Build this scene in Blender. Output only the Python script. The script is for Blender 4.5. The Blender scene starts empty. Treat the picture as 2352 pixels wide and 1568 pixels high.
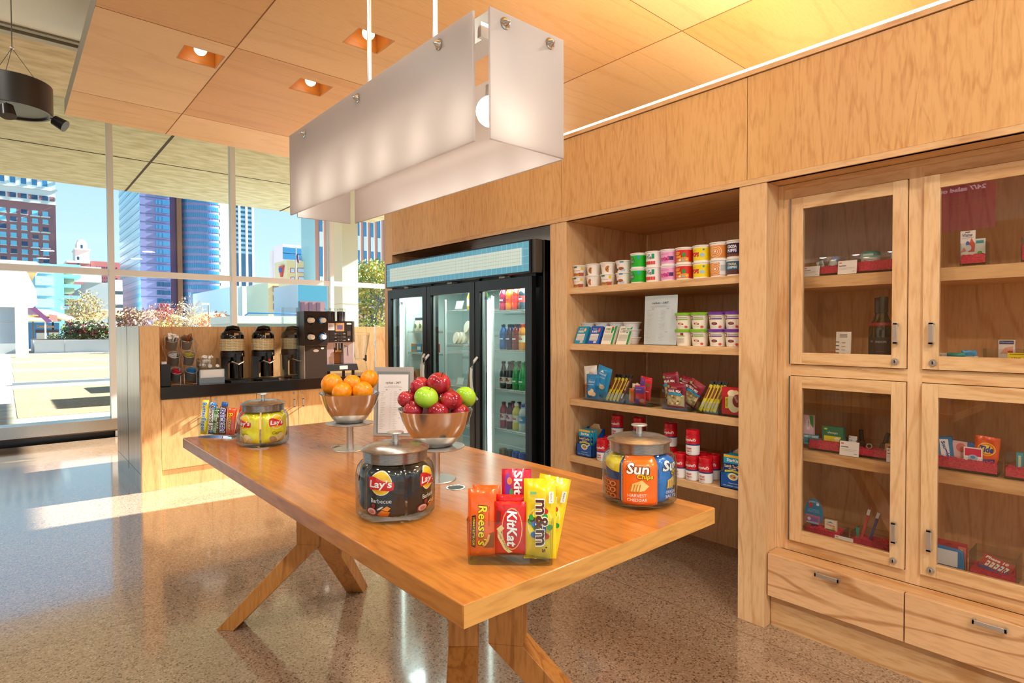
import bpy, bmesh, math, random
from mathutils import Vector, Matrix
S = bpy.context.scene
COL = S.collection
PI = math.pi
# ---------------------------------------------------------------- camera
W, H, F = 2352, 1568, 1336.03
CAM = Vector((0, 0, 1.41))
RX = Vector((0.75334322, -0.65761768, -0.00360329))
UX = Vector((0.01613478, 0.01300529, 0.99978524))
FX = Vector((0.65742959, 0.75323957, -0.02040796))
cd = bpy.data.cameras.new('camera'); cam = bpy.data.objects.new('camera', cd); COL.objects.link(cam)
cd.sensor_fit = 'HORIZONTAL'; cd.sensor_width = 36; cd.lens = F * 36 / W; cd.clip_end = 2000
cam.matrix_world = Matrix(((RX.x, UX.x, -FX.x, CAM.x), (RX.y, UX.y, -FX.y, CAM.y), (RX.z, UX.z, -FX.z, CAM.z), (0, 0, 0, 1)))
S.camera = cam
S.view_settings.view_transform = 'Standard'; S.view_settings.look = 'None'
S.view_settings.exposure = 0.45; S.view_settings.gamma = 1; S.view_settings.use_curve_mapping = False
try:
    S.cycles.transparent_max_bounces = 24; S.cycles.max_bounces = 10; S.cycles.diffuse_bounces = 5; S.cycles.glossy_bounces = 5
    S.cycles.sample_clamp_indirect = 6; S.cycles.caustics_reflective = False; S.cycles.caustics_refractive = False
except Exception: pass
# ---------------------------------------------------------------- sky, sun
w = bpy.data.worlds.new('sky'); S.world = w; w.use_nodes = True
nt = w.node_tree; nt.nodes.clear()
def N(nt, t, **k):
    n = nt.nodes.new(t)
    for a, b in k.items(): setattr(n, a, b)
    return n
tc = N(nt, 'ShaderNodeTexCoord'); sp = N(nt, 'ShaderNodeSeparateXYZ'); cr = N(nt, 'ShaderNodeValToRGB')
bg = N(nt, 'ShaderNodeBackground'); ou = N(nt, 'ShaderNodeOutputWorld')
nt.links.new(tc.outputs['Generated'], sp.inputs[0]); nt.links.new(sp.outputs[2], cr.inputs[0])
nt.links.new(cr.outputs[0], bg.inputs[0]); nt.links.new(bg.outputs[0], ou.inputs[0])
e = cr.color_ramp.elements
e[0].position = 0.0; e[0].color = (0.50, 0.47, 0.42, 1)
e[1].position = 0.9; e[1].color = (0.30, 0.50, 0.85, 1)
k = e.new(0.10); k.color = (0.68, 0.90, 1.0, 1)
k = e.new(0.35); k.color = (0.38, 0.66, 1.0, 1)
k = e.new(0.004); k.color = (0.84, 0.95, 0.98, 1)
bg.inputs[1].default_value = 0.95
sl = bpy.data.lights.new('sun', 'SUN'); sun = bpy.data.objects.new('sun', sl); COL.objects.link(sun)
sl.energy = 25; sl.angle = math.radians(0.6); sl.color = (1, 0.95, 0.86)
sun.rotation_euler = Vector((-1, 0.09, -0.577)).to_track_quat('-Z', 'Y').to_euler()

def area(name, loc, size, power, col=(1, 0.9, 0.75), aim=(0, 0, -1)):
    l = bpy.data.lights.new(name, 'AREA'); l.shape = 'RECTANGLE'; l.size, l.size_y = size; l.energy = power; l.color = col
    o = bpy.data.objects.new(name, l); COL.objects.link(o); o.location = loc
    o.rotation_euler = Vector(aim).to_track_quat('-Z', 'Y').to_euler()
    return o
# unseen fill lamps added behind and beside the camera to brighten the room
FILL_LAMPS = [(-1.6, -.4), (-1.6, -2.6), (.9, -1.0), (.9, -3.2), (3.0, .4), (-1.6, 2.2), (3.0, -1.6), (-1.6, 5.2)]
for x_, y_ in FILL_LAMPS:
    l_ = bpy.data.lights.new('fill_lamp', 'AREA'); l_.shape = 'DISK'; l_.size = .3; l_.energy = 42 if (x_, y_) != (-1.6, 5.2) else 22; l_.color = (1, .95, .86)
    o_ = bpy.data.objects.new('fill_lamp', l_); COL.objects.link(o_); o_.location = (x_, y_, 3.56 if x_ > .5 else 4.3)
# ---------------------------------------------------------------- helpers
def at(px, py, ax, val):
    d = FX + RX * ((px - 1176) / F) - UX * ((py - 784) / F)
    i = 'xyz'.index(ax)
    return CAM + d * ((val - CAM[i]) / d[i])
def lin(c):
    if isinstance(c, str):
        c = c.lstrip('#')
        if len(c) == 3: c = ''.join(a * 2 for a in c)
        c = [int(c[i:i + 2], 16) / 255 for i in (0, 2, 4)]
        c = [(a / 12.92 if a <= .04045 else ((a + .055) / 1.055) ** 2.4) for a in c]
    return (*c[:3], 1)
MC = {}
def P(name, col='#888', rough=.5, metal=0, **kw):
    if name in MC: return MC[name]
    m = bpy.data.materials.new(name); m.use_nodes = True
    b = m.node_tree.nodes['Principled BSDF']
    b.inputs['Base Color'].default_value = lin(col); b.inputs['Roughness'].default_value = rough; b.inputs['Metallic'].default_value = metal
    for a, v in kw.items(): b.inputs[a.replace('_', ' ')].default_value = v
    MC[name] = m
    return m
def C(hexc, rough=.4):
    return P('c_%s_%g' % (hexc, rough), hexc, rough)
def glow(name, col, strength):
    if name in MC: return MC[name]
    m = P(name, col, .5); b = m.node_tree.nodes['Principled BSDF']
    b.inputs['Emission Color'].default_value = lin(col); b.inputs['Emission Strength'].default_value = strength
    return m
def pane_mat(name, tint='#f4faf8', refl=1.0, rough=0.0, ior=1.45, edge=None):
    if name in MC: return MC[name]
    m = bpy.data.materials.new(name); m.use_nodes = True; nt = m.node_tree; nt.nodes.clear()
    tr = N(nt, 'ShaderNodeBsdfTransparent'); tr.inputs[0].default_value = lin(tint)
    gl = N(nt, 'ShaderNodeBsdfGlossy'); gl.inputs['Roughness'].default_value = rough
    ge = N(nt, 'ShaderNodeNewGeometry'); dp = N(nt, 'ShaderNodeVectorMath', operation='DOT_PRODUCT'); nt.links.new(ge.outputs['Normal'], dp.inputs[0]); nt.links.new(ge.outputs['Incoming'], dp.inputs[1])
    def mth(op, a, b=None):
        q = N(nt, 'ShaderNodeMath', operation=op)
        for i_, v_ in ((0, a), (1, b)):
            if v_ is None: continue
            if isinstance(v_, (int, float)): q.inputs[i_].default_value = v_
            else: nt.links.new(v_, q.inputs[i_])
        return q.outputs[0]
    r0 = ((ior - 1) / (ior + 1)) ** 2
    sch = mth('ADD', mth('MULTIPLY', mth('POWER', mth('SUBTRACT', 1, mth('ABSOLUTE', dp.outputs['Value'])), 5), 1 - r0), r0)
    if edge:
        cm = N(nt, 'ShaderNodeMix', data_type='RGBA'); cm.inputs[6].default_value = lin(tint); cm.inputs[7].default_value = lin(edge)
        nt.links.new(mth('POWER', mth('SUBTRACT', 1, mth('ABSOLUTE', dp.outputs['Value'])), 3), cm.inputs[0]); nt.links.new(cm.outputs[2], tr.inputs[0])
    mu = N(nt, 'ShaderNodeMath', operation='MULTIPLY'); mu.inputs[1].default_value = refl; nt.links.new(sch, mu.inputs[0])
    mx = N(nt, 'ShaderNodeMixShader'); o = N(nt, 'ShaderNodeOutputMaterial'); nt.links.new(mu.outputs[0], mx.inputs[0])
    nt.links.new(tr.outputs[0], mx.inputs[1]); nt.links.new(gl.outputs[0], mx.inputs[2]); nt.links.new(mx.outputs[0], o.inputs[0])
    MC[name] = m
    return m
def wood(name, base, dark, axis='z', fig=3.0, rough=.35, grain=.5, figa=.5, planks=0, seed=0, streak=None):
    """base/dark hex, grain along axis; soft figure lines plus fine grain, optional glued planks"""
    if name in MC: return MC[name]
    m = P(name, base, rough); nt = m.node_tree; b = nt.nodes['Principled BSDF']; L = nt.links.new
    tc = N(nt, 'ShaderNodeTexCoord'); mp = N(nt, 'ShaderNodeMapping')
    sc = [1, 1, 1]; sc['xyz'.index(axis)] = .14
    mp.inputs['Scale'].default_value = sc; mp.inputs['Location'].default_value = (seed * 1.7, seed * .9, seed)
    L(tc.outputs['Object'], mp.inputs[0]); vec = mp.outputs[0]
    n1 = N(nt, 'ShaderNodeTexNoise'); n1.inputs['Scale'].default_value = fig; n1.inputs['Detail'].default_value = 2.5; n1.inputs['Roughness'].default_value = .45
    L(vec, n1.inputs['Vector'])
    mu = N(nt, 'ShaderNodeMath', operation='MULTIPLY'); mu.inputs[1].default_value = 60; L(n1.outputs[0], mu.inputs[0])
    si = N(nt, 'ShaderNodeMath', operation='SINE'); L(mu.outputs[0], si.inputs[0])
    mr = N(nt, 'ShaderNodeMapRange'); mr.inputs[1].default_value = .72; mr.inputs[2].default_value = 1; mr.inputs[3].default_value = 0; mr.inputs[4].default_value = figa; L(si.outputs[0], mr.inputs[0])
    n2 = N(nt, 'ShaderNodeTexNoise'); n2.inputs['Scale'].default_value = 90; n2.inputs['Detail'].default_value = 3; L(vec, n2.inputs['Vector'])
    mr2 = N(nt, 'ShaderNodeMapRange'); mr2.inputs[1].default_value = .45; mr2.inputs[2].default_value = .75; mr2.inputs[3].default_value = 0; mr2.inputs[4].default_value = grain; L(n2.outputs[0], mr2.inputs[0])
    n3 = N(nt, 'ShaderNodeTexNoise'); n3.inputs['Scale'].default_value = 1.6; n3.inputs['Detail'].default_value = 2; L(vec, n3.inputs['Vector'])
    mr3 = N(nt, 'ShaderNodeMapRange'); mr3.inputs[1].default_value = .35; mr3.inputs[2].default_value = .7; mr3.inputs[3].default_value = 0; mr3.inputs[4].default_value = .45; L(n3.outputs[0], mr3.inputs[0])
    ad = N(nt, 'ShaderNodeMath', operation='ADD'); L(mr.outputs[0], ad.inputs[0]); L(mr2.outputs[0], ad.inputs[1])
    a2 = N(nt, 'ShaderNodeMath', operation='ADD', use_clamp=True); L(ad.outputs[0], a2.inputs[0]); L(mr3.outputs[0], a2.inputs[1])
    mx = N(nt, 'ShaderNodeMix', data_type='RGBA'); mx.inputs[6].default_value = lin(base); mx.inputs[7].default_value = lin(dark); L(a2.outputs[0], mx.inputs[0])
    out = mx.outputs[2]
    if planks:
        sx = N(nt, 'ShaderNodeSeparateXYZ'); L(tc.outputs['Object'], sx.inputs[0])
        m1 = N(nt, 'ShaderNodeMath', operation='MULTIPLY'); m1.inputs[1].default_value = planks; L(sx.outputs[0], m1.inputs[0])
        fl = N(nt, 'ShaderNodeMath', operation='FLOOR'); L(m1.outputs[0], fl.inputs[0])
        wn = N(nt, 'ShaderNodeTexWhiteNoise', noise_dimensions='1D'); L(fl.outputs[0], wn.inputs['W'])
        hs = N(nt, 'ShaderNodeHueSaturation'); mr4 = N(nt, 'ShaderNodeMapRange'); mr4.inputs[3].default_value = .78; mr4.inputs[4].default_value = 1.18
        L(wn.outputs[0], mr4.inputs[0]); L(mr4.outputs[0], hs.inputs['Value']); L(out, hs.inputs['Color']); out = hs.outputs[0]
    L(out, b.inputs['Base Color'])
    bp = N(nt, 'ShaderNodeBump'); bp.inputs['Strength'].default_value = .06; bp.inputs['Distance'].default_value = .002; L(n2.outputs[0], bp.inputs['Height']); L(bp.outputs[0], b.inputs['Normal'])
    return m
def noisy(name, c1, c2, scale=5, rough=.5, stretch=(1, 1, 1), lo=.4, hi=.6, detail=4, metal=0, bump=0, kind='noise'):
    if name in MC: return MC[name]
    m = P(name, c1, rough, metal); nt = m.node_tree; b = nt.nodes['Principled BSDF']; L = nt.links.new
    tc = N(nt, 'ShaderNodeTexCoord'); mp = N(nt, 'ShaderNodeMapping'); mp.inputs['Scale'].default_value = stretch
    n = N(nt, 'ShaderNodeTexNoise'); n.inputs['Scale'].default_value = scale; n.inputs['Detail'].default_value = detail
    mr = N(nt, 'ShaderNodeMapRange'); mr.inputs[1].default_value = lo; mr.inputs[2].default_value = hi
    mx = N(nt, 'ShaderNodeMix', data_type='RGBA'); mx.inputs[6].default_value = lin(c1); mx.inputs[7].default_value = lin(c2)
    L(tc.outputs['Object'], mp.inputs[0]); L(mp.outputs[0], n.inputs['Vector']); L(n.outputs[0], mr.inputs[0]); L(mr.outputs[0], mx.inputs[0]); L(mx.outputs[2], b.inputs['Base Color'])
    if bump:
        bp = N(nt, 'ShaderNodeBump'); bp.inputs['Strength'].default_value = bump; bp.inputs['Distance'].default_value = .01; L(n.outputs[0], bp.inputs['Height']); L(bp.outputs[0], b.inputs['Normal'])
    return m
TX = {}
def text2d(s, bold=0, spacing=1.0):
    key = (s, bold, spacing)
    if key in TX: return TX[key]
    c = bpy.data.curves.new('t', 'FONT'); c.body = s; c.size = 1; c.resolution_u = 2; c.offset = bold; c.space_character = spacing
    o = bpy.data.objects.new('t', c); m = bpy.data.meshes.new_from_object(o)
    vs = [(v.co.x, v.co.y) for v in m.vertices]; fs = [tuple(p.vertices) for p in m.polygons]
    bpy.data.objects.remove(o); bpy.data.curves.remove(c); bpy.data.meshes.remove(m)
    if vs:
        x0 = min(v[0] for v in vs); x1 = max(v[0] for v in vs); y0 = min(v[1] for v in vs); y1 = max(v[1] for v in vs)
        vs = [(v[0] - (x0 + x1) / 2, v[1] - (y0 + y1) / 2) for v in vs]; wd, hg = x1 - x0, y1 - y0
    else: wd = hg = 1
    TX[key] = (vs, fs, wd, hg)
    return TX[key]
class MB:
    def __init__(s): s.bm = bmesh.new(); s.mats = []
    def mi(s, m):
        if isinstance(m, str): m = C(m)
        if m not in s.mats: s.mats.append(m)
        return s.mats.index(m)
    def face(s, vs, i, M=None):
        try:
            f = s.bm.faces.new(vs); f.material_index = i; return f
        except ValueError: return None
    def mesh(s, pts, faces, mat, M=None):
        i = s.mi(mat); vs = [s.bm.verts.new((M @ Vector(p)) if M else p) for p in pts]
        for f in faces: s.face([vs[a] for a in f], i)
        return s
    def box(s, x0, x1, y0, y1, z0, z1, mat, M=None):
        p = [(x, y, z) for z in (z0, z1) for y in (y0, y1) for x in (x0, x1)]
        return s.mesh(p, [(0, 2, 3, 1), (4, 5, 7, 6), (0, 1, 5, 4), (2, 6, 7, 3), (0, 4, 6, 2), (1, 3, 7, 5)], mat, M)
    def hexa(s, pts, mat):   # 8 corners, bottom 4 ccw, top 4 ccw
        return s.mesh(pts, [(3, 2, 1, 0), (4, 5, 6, 7), (0, 1, 5, 4), (1, 2, 6, 5), (2, 3, 7, 6), (3, 0, 4, 7)], mat)
    def lathe(s, prof, mat, seg=28, c=(0, 0, 0), M=None, sx=1, sy=1):
        i = s.mi(mat); rings = []
        for r, z in prof:
            if r <= 1e-6: q = Vector((c[0], c[1], c[2] + z)); rings.append([s.bm.verts.new(M @ q if M else q)])
            else:
                rg = []
                for k in range(seg):
                    a = 2 * PI * k / seg; q = Vector((c[0] + sx * r * math.cos(a), c[1] + sy * r * math.sin(a), c[2] + z)); rg.append(s.bm.verts.new(M @ q if M else q))
                rings.append(rg)
        for a, b in zip(rings, rings[1:]):
            for k in range(seg):
                k2 = (k + 1) % seg
                if len(a) == 1 and len(b) == 1: continue
                if len(a) == 1: s.face([a[0], b[k2], b[k]][::-1], i)
                elif len(b) == 1: s.face([a[k], a[k2], b[0]], i)
                else: s.face([a[k], a[k2], b[k2], b[k]], i)
        return s
    def cyl(s, p0, p1, r, mat, seg=12, r1=None):
        p0, p1 = Vector(p0), Vector(p1); d = p1 - p0; M = Matrix.Translation(p0) @ d.to_track_quat('Z', 'Y').to_matrix().to_4x4()
        r1 = r if r1 is None else r1
        return s.lathe([(0, 0), (r, 0), (r1, d.length), (0, d.length)], mat, seg, M=M)
    def tube(s, pts, r, mat, seg=8, closed=False):
        i = s.mi(mat); pts = [Vector(p) for p in pts]; n = len(pts); rings = []
        for k, p in enumerate(pts):
            a = pts[(k - 1) % n] if (closed or k) else p; b = pts[(k + 1) % n] if (closed or k < n - 1) else p
            t = (b - a).normalized(); up = Vector((0, 0, 1)) if abs(t.z) < .9 else Vector((1, 0, 0))
            u = t.cross(up).normalized(); v = u.cross(t); rr = r[k] if isinstance(r, (list, tuple)) else r
            rings.append([s.bm.verts.new(p + (u * math.cos(2 * PI * j / seg) + v * math.sin(2 * PI * j / seg)) * rr) for j in range(seg)])
        for k in range(n if closed else n - 1):
            a, b = rings[k], rings[(k + 1) % n]
            for j in range(seg): s.face([a[j], b[j], b[(j + 1) % seg], a[(j + 1) % seg]], i)
        if not closed: s.face(rings[0], i); s.face(rings[-1][::-1], i)
        return s
    def prism(s, poly, d0, d1, mat, axis='y', M=None):
        """poly in the two other axes, extruded along axis"""
        def q(a, b, d): return {'y': (a, d, b), 'x': (d, a, b), 'z': (a, b, d)}[axis]
        n = len(poly); pts = [q(a, b, d0) for a, b in poly] + [q(a, b, d1) for a, b in poly]
        fs = [tuple(range(n)), tuple(range(2 * n - 1, n - 1, -1))] + [(k, k + n, (k + 1) % n + n, (k + 1) % n) for k in range(n)]
        return s.mesh(pts, fs, mat, M)
    def ball(s, c, r, mat, seg=20, rings=12, sz=1, M=None):
        return s.lathe([(r * math.sin(PI * k / rings), -r * sz * math.cos(PI * k / rings)) for k in range(rings + 1)], mat, seg, c=c, M=M)
    def surf(s, f, u0, u1, v0, v1, nu, nv, mat):
        i = s.mi(mat); g = [[s.bm.verts.new(f(u0 + (u1 - u0) * a / nu, v0 + (v1 - v0) * b / nv)) for a in range(nu + 1)] for b in range(nv + 1)]
        for b in range(nv):
            for a in range(nu): s.face([g[b][a], g[b][a + 1], g[b + 1][a + 1], g[b + 1][a]], i)
        return s
    def art(s, shapes, fn, step=None, eps=.0004, M=None):
        """flat print laid on a surface: fn(x, y, h) -> point"""
        for li, sh in enumerate(shapes):
            k = sh[0]; h = eps * (1 + li * .5); b2 = bmesh.new()
            def add(pts, faces):
                vs = [b2.verts.new((x, y, 0)) for x, y in pts]
                for f in faces:
                    try: b2.faces.new([vs[a] for a in f])
                    except ValueError: pass
            if k == 'r': _, x0, x1, y0, y1, col = sh; add([(x0, y0), (x1, y0), (x1, y1), (x0, y1)], [(0, 1, 2, 3)])
            elif k == 'e':
                _, cx, cy, rx, ry, col = sh[:6]; rot = sh[6] if len(sh) > 6 else 0; n = 20
                add([(cx + rx * math.cos(2 * PI * j / n) * math.cos(rot) - ry * math.sin(2 * PI * j / n) * math.sin(rot), cy + rx * math.cos(2 * PI * j / n) * math.sin(rot) + ry * math.sin(2 * PI * j / n) * math.cos(rot)) for j in range(n)], [tuple(range(n))])
            elif k == 'p': _, pts, col = sh; add(pts, [tuple(range(len(pts)))])
            elif k == 't':
                _, st, cx, cy, size, col = sh[:6]; o = sh[6] if len(sh) > 6 else {}
                vs, fs, wd, hg = text2d(st, o.get('bold', 0), o.get('sp', 1)); sc = size / hg if o.get('fit', 1) else size; sx = sc * o.get('sx', 1)
                if 'w' in o: sx = o['w'] / wd
                sh_, r = o.get('shear', 0), o.get('rot', 0); arc = o.get('arc', 0)
                pts = []
                for x, y in vs:
                    x, y = x * sx + y * sc * sh_, y * sc
                    if arc: y -= arc * x * x
                    pts.append((cx + x * math.cos(r) - y * math.sin(r), cy + x * math.sin(r) + y * math.cos(r)))
                add(pts, fs)
            if step:
                xs = [v.co.x for v in b2.verts]; ys = [v.co.y for v in b2.verts]
                if xs:
                    for ax, lo, hi in ((0, min(xs), max(xs)), (1, min(ys), max(ys))):
                        st_ = step if not isinstance(step, tuple) else step[ax]
                        if not st_: continue
                        c = math.ceil(lo / st_ + 1e-6) * st_
                        while c < hi - 1e-6:
                            co = (c, 0, 0) if ax == 0 else (0, c, 0); no = (1, 0, 0) if ax == 0 else (0, 1, 0)
                            bmesh.ops.bisect_plane(b2, geom=b2.verts[:] + b2.edges[:] + b2.faces[:], plane_co=co, plane_no=no); c += st_
            i = s.mi(col); mp = {}
            for v in b2.verts:
                q = Vector(fn(v.co.x, v.co.y, h)); mp[v.index if False else v] = s.bm.verts.new(M @ q if M else q)
            for f in b2.faces: s.face([mp[v] for v in f.verts], i)
            b2.free()
        return s
    def build(s, name, parent=None, loc=None, rz=0, label=None, cat=None, group=None, kind=None, bevel=0, flat=False):
        bm = s.bm
        bmesh.ops.recalc_face_normals(bm, faces=bm.faces[:]); bm.normal_update()
        if not flat:
            for e in bm.edges:
                if len(e.link_faces) == 2 and e.calc_face_angle(0) > .62: e.smooth = False
            for f in bm.faces: f.smooth = True
        me = bpy.data.meshes.new(name); bm.to_mesh(me); bm.free()
        for m in s.mats: me.materials.append(m)
        o = bpy.data.objects.new(name, me); COL.objects.link(o)
        if parent: o.parent = parent
        if loc is not None: o.location = loc
        if rz: o.rotation_euler.z = rz
        if bevel:
            md = o.modifiers.new('bevel', 'BEVEL'); md.width = bevel; md.segments = 2; md.limit_method = 'ANGLE'; md.harden_normals = False
        tag(o, label, cat, group, kind)
        return o
def tag(o, label=None, cat=None, group=None, kind=None):
    if label: o['label'] = label
    if cat: o['category'] = cat
    if group: o['group'] = group
    if kind: o['kind'] = kind
    return o
def thing(name, label, cat, loc=(0, 0, 0), rz=0, group=None):
    o = bpy.data.objects.new(name, None); COL.objects.link(o); o.location = loc; o.rotation_euler.z = rz
    o.empty_display_size = .05
    return tag(o, label, cat, group)
def copy_tree(o, loc=None, rz=None, label=None, group=None, parent=None):
    c = o.copy(); COL.objects.link(c); c.parent = parent
    if parent is not None: c.matrix_parent_inverse = o.matrix_parent_inverse.copy()
    if loc is not None: c.location = loc
    if rz is not None: c.rotation_euler.z = rz
    if label: c['label'] = label
    if group: c['group'] = group
    for ch in list(o.children): copy_tree(ch, parent=c)
    return c
def struct(mb, name, **k): return mb.build(name, kind='structure', **k)
def plane(o, u, v, n):
    o, u, v, n = Vector(o), Vector(u), Vector(v), Vector(n)
    return lambda x, y, h: o + u * x + v * y + n * h
def front(y0=0): return lambda x, y, h: (x, y0 - h, y)      # the side facing local -y
def wrap(rf):                                                 # around a body of revolution, centred on -y
    def f(x, y, h):
        r = rf(y) + h; a = x / rf(0); return (r * math.sin(a), -r * math.cos(a), y)
    return f
SH = -PI / 2        # things on the wall shelves face -X
# ================================================================ materials
MAPLE = wood('maple_upright', '#eac493', '#c9945c', 'z', 3.2, .38, .45, .38)
MAPLE2 = wood('maple_fascia', '#e6b878', '#c48a4a', 'z', 7, .4, .5, .26, seed=3)
MAPLEY = wood('maple_long', '#e6bf8c', '#c4905a', 'y', 2.4, .36, .5, .5, seed=5)
MAPLEX = wood('maple_counter', '#e8be86', '#c8905a', 'z', 2.6, .36, .5, .4, seed=8)
DRAWER = wood('drawer_front', '#e8ba88', '#b98250', 'y', 4.2, .33, .35, .8, seed=12)
CEILW = [wood('ceiling_ply_%d' % i, c, d, 'x', 1.5, .45, .3, .25, seed=20 + i) for i, (c, d) in enumerate((('#e2b87e', '#cb9758'), ('#dcaa68', '#c48a4a'), ('#e6c08c', '#cfa068')))]
OAK = wood('oak_slab', '#bd7a34', '#965a22', 'y', 4.5, .2, .5, .22, planks=9, seed=2)
OAKE = wood('oak_end', '#d09850', '#ac7434', 'x', 5, .35, .6, .5, seed=4)
OAKL = wood('oak_leg', '#cd8c45', '#9f6228', 'z', 4, .35, .6, .5, seed=6)
STEEL = noisy('brushed_steel', '#b9b7b2', '#9a9892', 40, .28, (1, 1, 30), .3, .7, metal=1)
STEELM = P('polished_steel', '#cfcdc8', .1, 1)
SATIN = P('satin_steel', '#cfccc6', .32, .85)
ALU = P('mullion_aluminium', '#dfe5ea', .4, .1)
BLACK = P('black_plastic', '#08080a', .3)
BLACKG = P('black_gloss', '#050506', .08)
BROWNB = P('brown_black', '#221b18', .35)
WHITE = P('white_paint', '#f0efea', .5)
DARK = P('shadow_gap', '#3a2412', .8)
PANE = pane_mat('window_pane', '#f2f8f7', .5)
CPANE = pane_mat('cabinet_pane', '#fcf9f5', 1.5, ior=1.5)
FPANE = pane_mat('cooler_pane', '#eef6f4', .8, ior=1.45)
CLEAR = pane_mat('clear_glass', '#f8fbfa', 1.2, ior=1.5, edge='#95a4a1')
ACRYL = pane_mat('clear_acrylic', '#f9fbfb', .9, ior=1.45, edge='#8a9896')
# ================================================================ floor
m = P('terrazzo', '#c0a080', .12); nt = m.node_tree; b = nt.nodes['Principled BSDF']; L = nt.links.new
tc = N(nt, 'ShaderNodeTexCoord')
v1 = N(nt, 'ShaderNodeTexVoronoi'); v1.inputs['Scale'].default_value = 150; L(tc.outputs['Object'], v1.inputs['Vector'])
sv = N(nt, 'ShaderNodeSeparateColor'); L(v1.outputs['Color'], sv.inputs[0])
cr = N(nt, 'ShaderNodeValToRGB'); cr.color_ramp.interpolation = 'CONSTANT'; L(sv.outputs[0], cr.inputs[0])
for i, (p_, c) in enumerate(((0, '#6b4f3a'), (.08, '#85705a'), (.2, '#a08872'), (.62, '#a8927a'), (.82, '#967e66'), (.93, '#b8a48c'))):
    el = cr.color_ramp.elements[i] if i < 2 else cr.color_ramp.elements.new(p_)
    el.position = p_; el.color = lin(c)
n1 = N(nt, 'ShaderNodeTexNoise'); n1.inputs['Scale'].default_value = 1.3; n1.inputs['Detail'].default_value = 4; L(tc.outputs['Object'], n1.inputs['Vector'])
mr = N(nt, 'ShaderNodeMapRange'); mr.inputs[3].default_value = .82; mr.inputs[4].default_value = 1.12; L(n1.outputs[0], mr.inputs[0])
hs = N(nt, 'ShaderNodeHueSaturation'); L(cr.outputs[0], hs.inputs['Color']); L(mr.outputs[0], hs.inputs['Value'])
sx = N(nt, 'ShaderNodeSeparateXYZ'); L(tc.outputs['Object'], sx.inputs[0])
def joint(out, off, per):
    a = N(nt, 'ShaderNodeMath', operation='ADD'); a.inputs[1].default_value = -off + 50 * per; L(out, a.inputs[0])
    q = N(nt, 'ShaderNodeMath', operation='MODULO'); q.inputs[1].default_value = per; L(a.outputs[0], q.inputs[0])
    c = N(nt, 'ShaderNodeMath', operation='LESS_THAN'); c.inputs[1].default_value = .005; L(q.outputs[0], c.inputs[0]); return c.outputs[0]
ja = N(nt, 'ShaderNodeMath', operation='MAXIMUM'); L(joint(sx.outputs[0], 2.56, 3.1), ja.inputs[0]); L(joint(sx.outputs[1], 3.33, 3.1), ja.inputs[1])
mx = N(nt, 'ShaderNodeMix', data_type='RGBA'); mx.inputs[7].default_value = lin('#6d5744'); L(ja.outputs[0], mx.inputs[0]); L(hs.outputs[0], mx.inputs[6]); L(mx.outputs[2], b.inputs['Base Color'])
mr2 = N(nt, 'ShaderNodeMapRange'); mr2.inputs[3].default_value = .08; mr2.inputs[4].default_value = .2; L(n1.outputs[0], mr2.inputs[0]); L(mr2.outputs[0], b.inputs['Roughness'])
b.inputs['Specular IOR Level'].default_value = .6; b.inputs['Coat Weight'].default_value = .9; b.inputs['Coat Roughness'].default_value = .07; b.inputs['Coat IOR'].default_value = 1.6
TERR = m
struct(MB().box(-7, 9, -6, 9.28, -.1, 0, TERR), 'floor')
# ================================================================ window wall
sill = MB().box(-7, 9, 9.30, 9.42, .10, .235, STEEL).box(-7, 9, 9.30, 9.62, .235, .245, STEEL).box(-7, 9, 9.3, 9.34, .085, .1, DARK)
for x in (-.4, 1.12, 2.64, 4.16): sill.box(x - .02, x + .02, 9.33, 9.36, 0, .1, ALU)
struct(sill, 'trim_1')
struct(MB().box(-7, 9, 9.42, 9.5, -.1, .1, BLACK), 'trim_2')
MX = (-4.95, -3.43, -1.91, -.42, 1.095, 2.625, 4.165, 5.69, 7.2)
for k, x in enumerate(MX):
    o = struct(MB().box(x - .032, x + .032, 9.36, 9.5, .245, 4.4, ALU), 'trim_%d' % (3 + k))
struct(MB().box(-7, 9, 9.37, 9.47, 2.155, 2.235, ALU), 'trim_12')
n = 1
for a, b_ in zip(MX, MX[1:]):
    for z0, z1 in ((.245, 2.155), (2.235, 4.4)):
        struct(MB().box(a + .032, b_ - .032, 9.415, 9.427, z0, z1, PANE), 'window_%d' % n); n += 1
# roof slab reaching out over the plaza
m = noisy('board_marked_soffit', '#d9ccab', '#bdac86', 3.2, .8, (1.0, 2.2, 1), .36, .64, 8)
roof = MB().box(-9, 7.8, 7.72, 14.85, 4.4, 4.75, m)
for x in (2.0, 5.25, 8.6, -1.4, -4.6):
    if x < 7.8: roof.box(x - .018, x + .018, 9.4, 14.84, 4.393, 4.4, DARK)
roof.box(-9, 7.8, 12.0, 12.025, 4.394, 4.4, DARK)
struct(roof, 'roof_slab')
struct(MB().box(-9, 7.8, -6, 7.5, 4.4, 4.75, P('pale_soffit', '#f6faf6', .6)), 'ceiling_upper')
struct(MB().box(-9, 7.8, 7.5, 7.56, 4.38, 4.75, P('slot_edge', '#8e8a78', .5)).box(-9, 7.8, 7.62, 7.72, 4.37, 4.75, P('slot_trim', '#a9a695', .5)).box(-9, 7.8, 7.56, 7.62, 4.5, 4.75, BLACK), 'trim_13')
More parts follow.
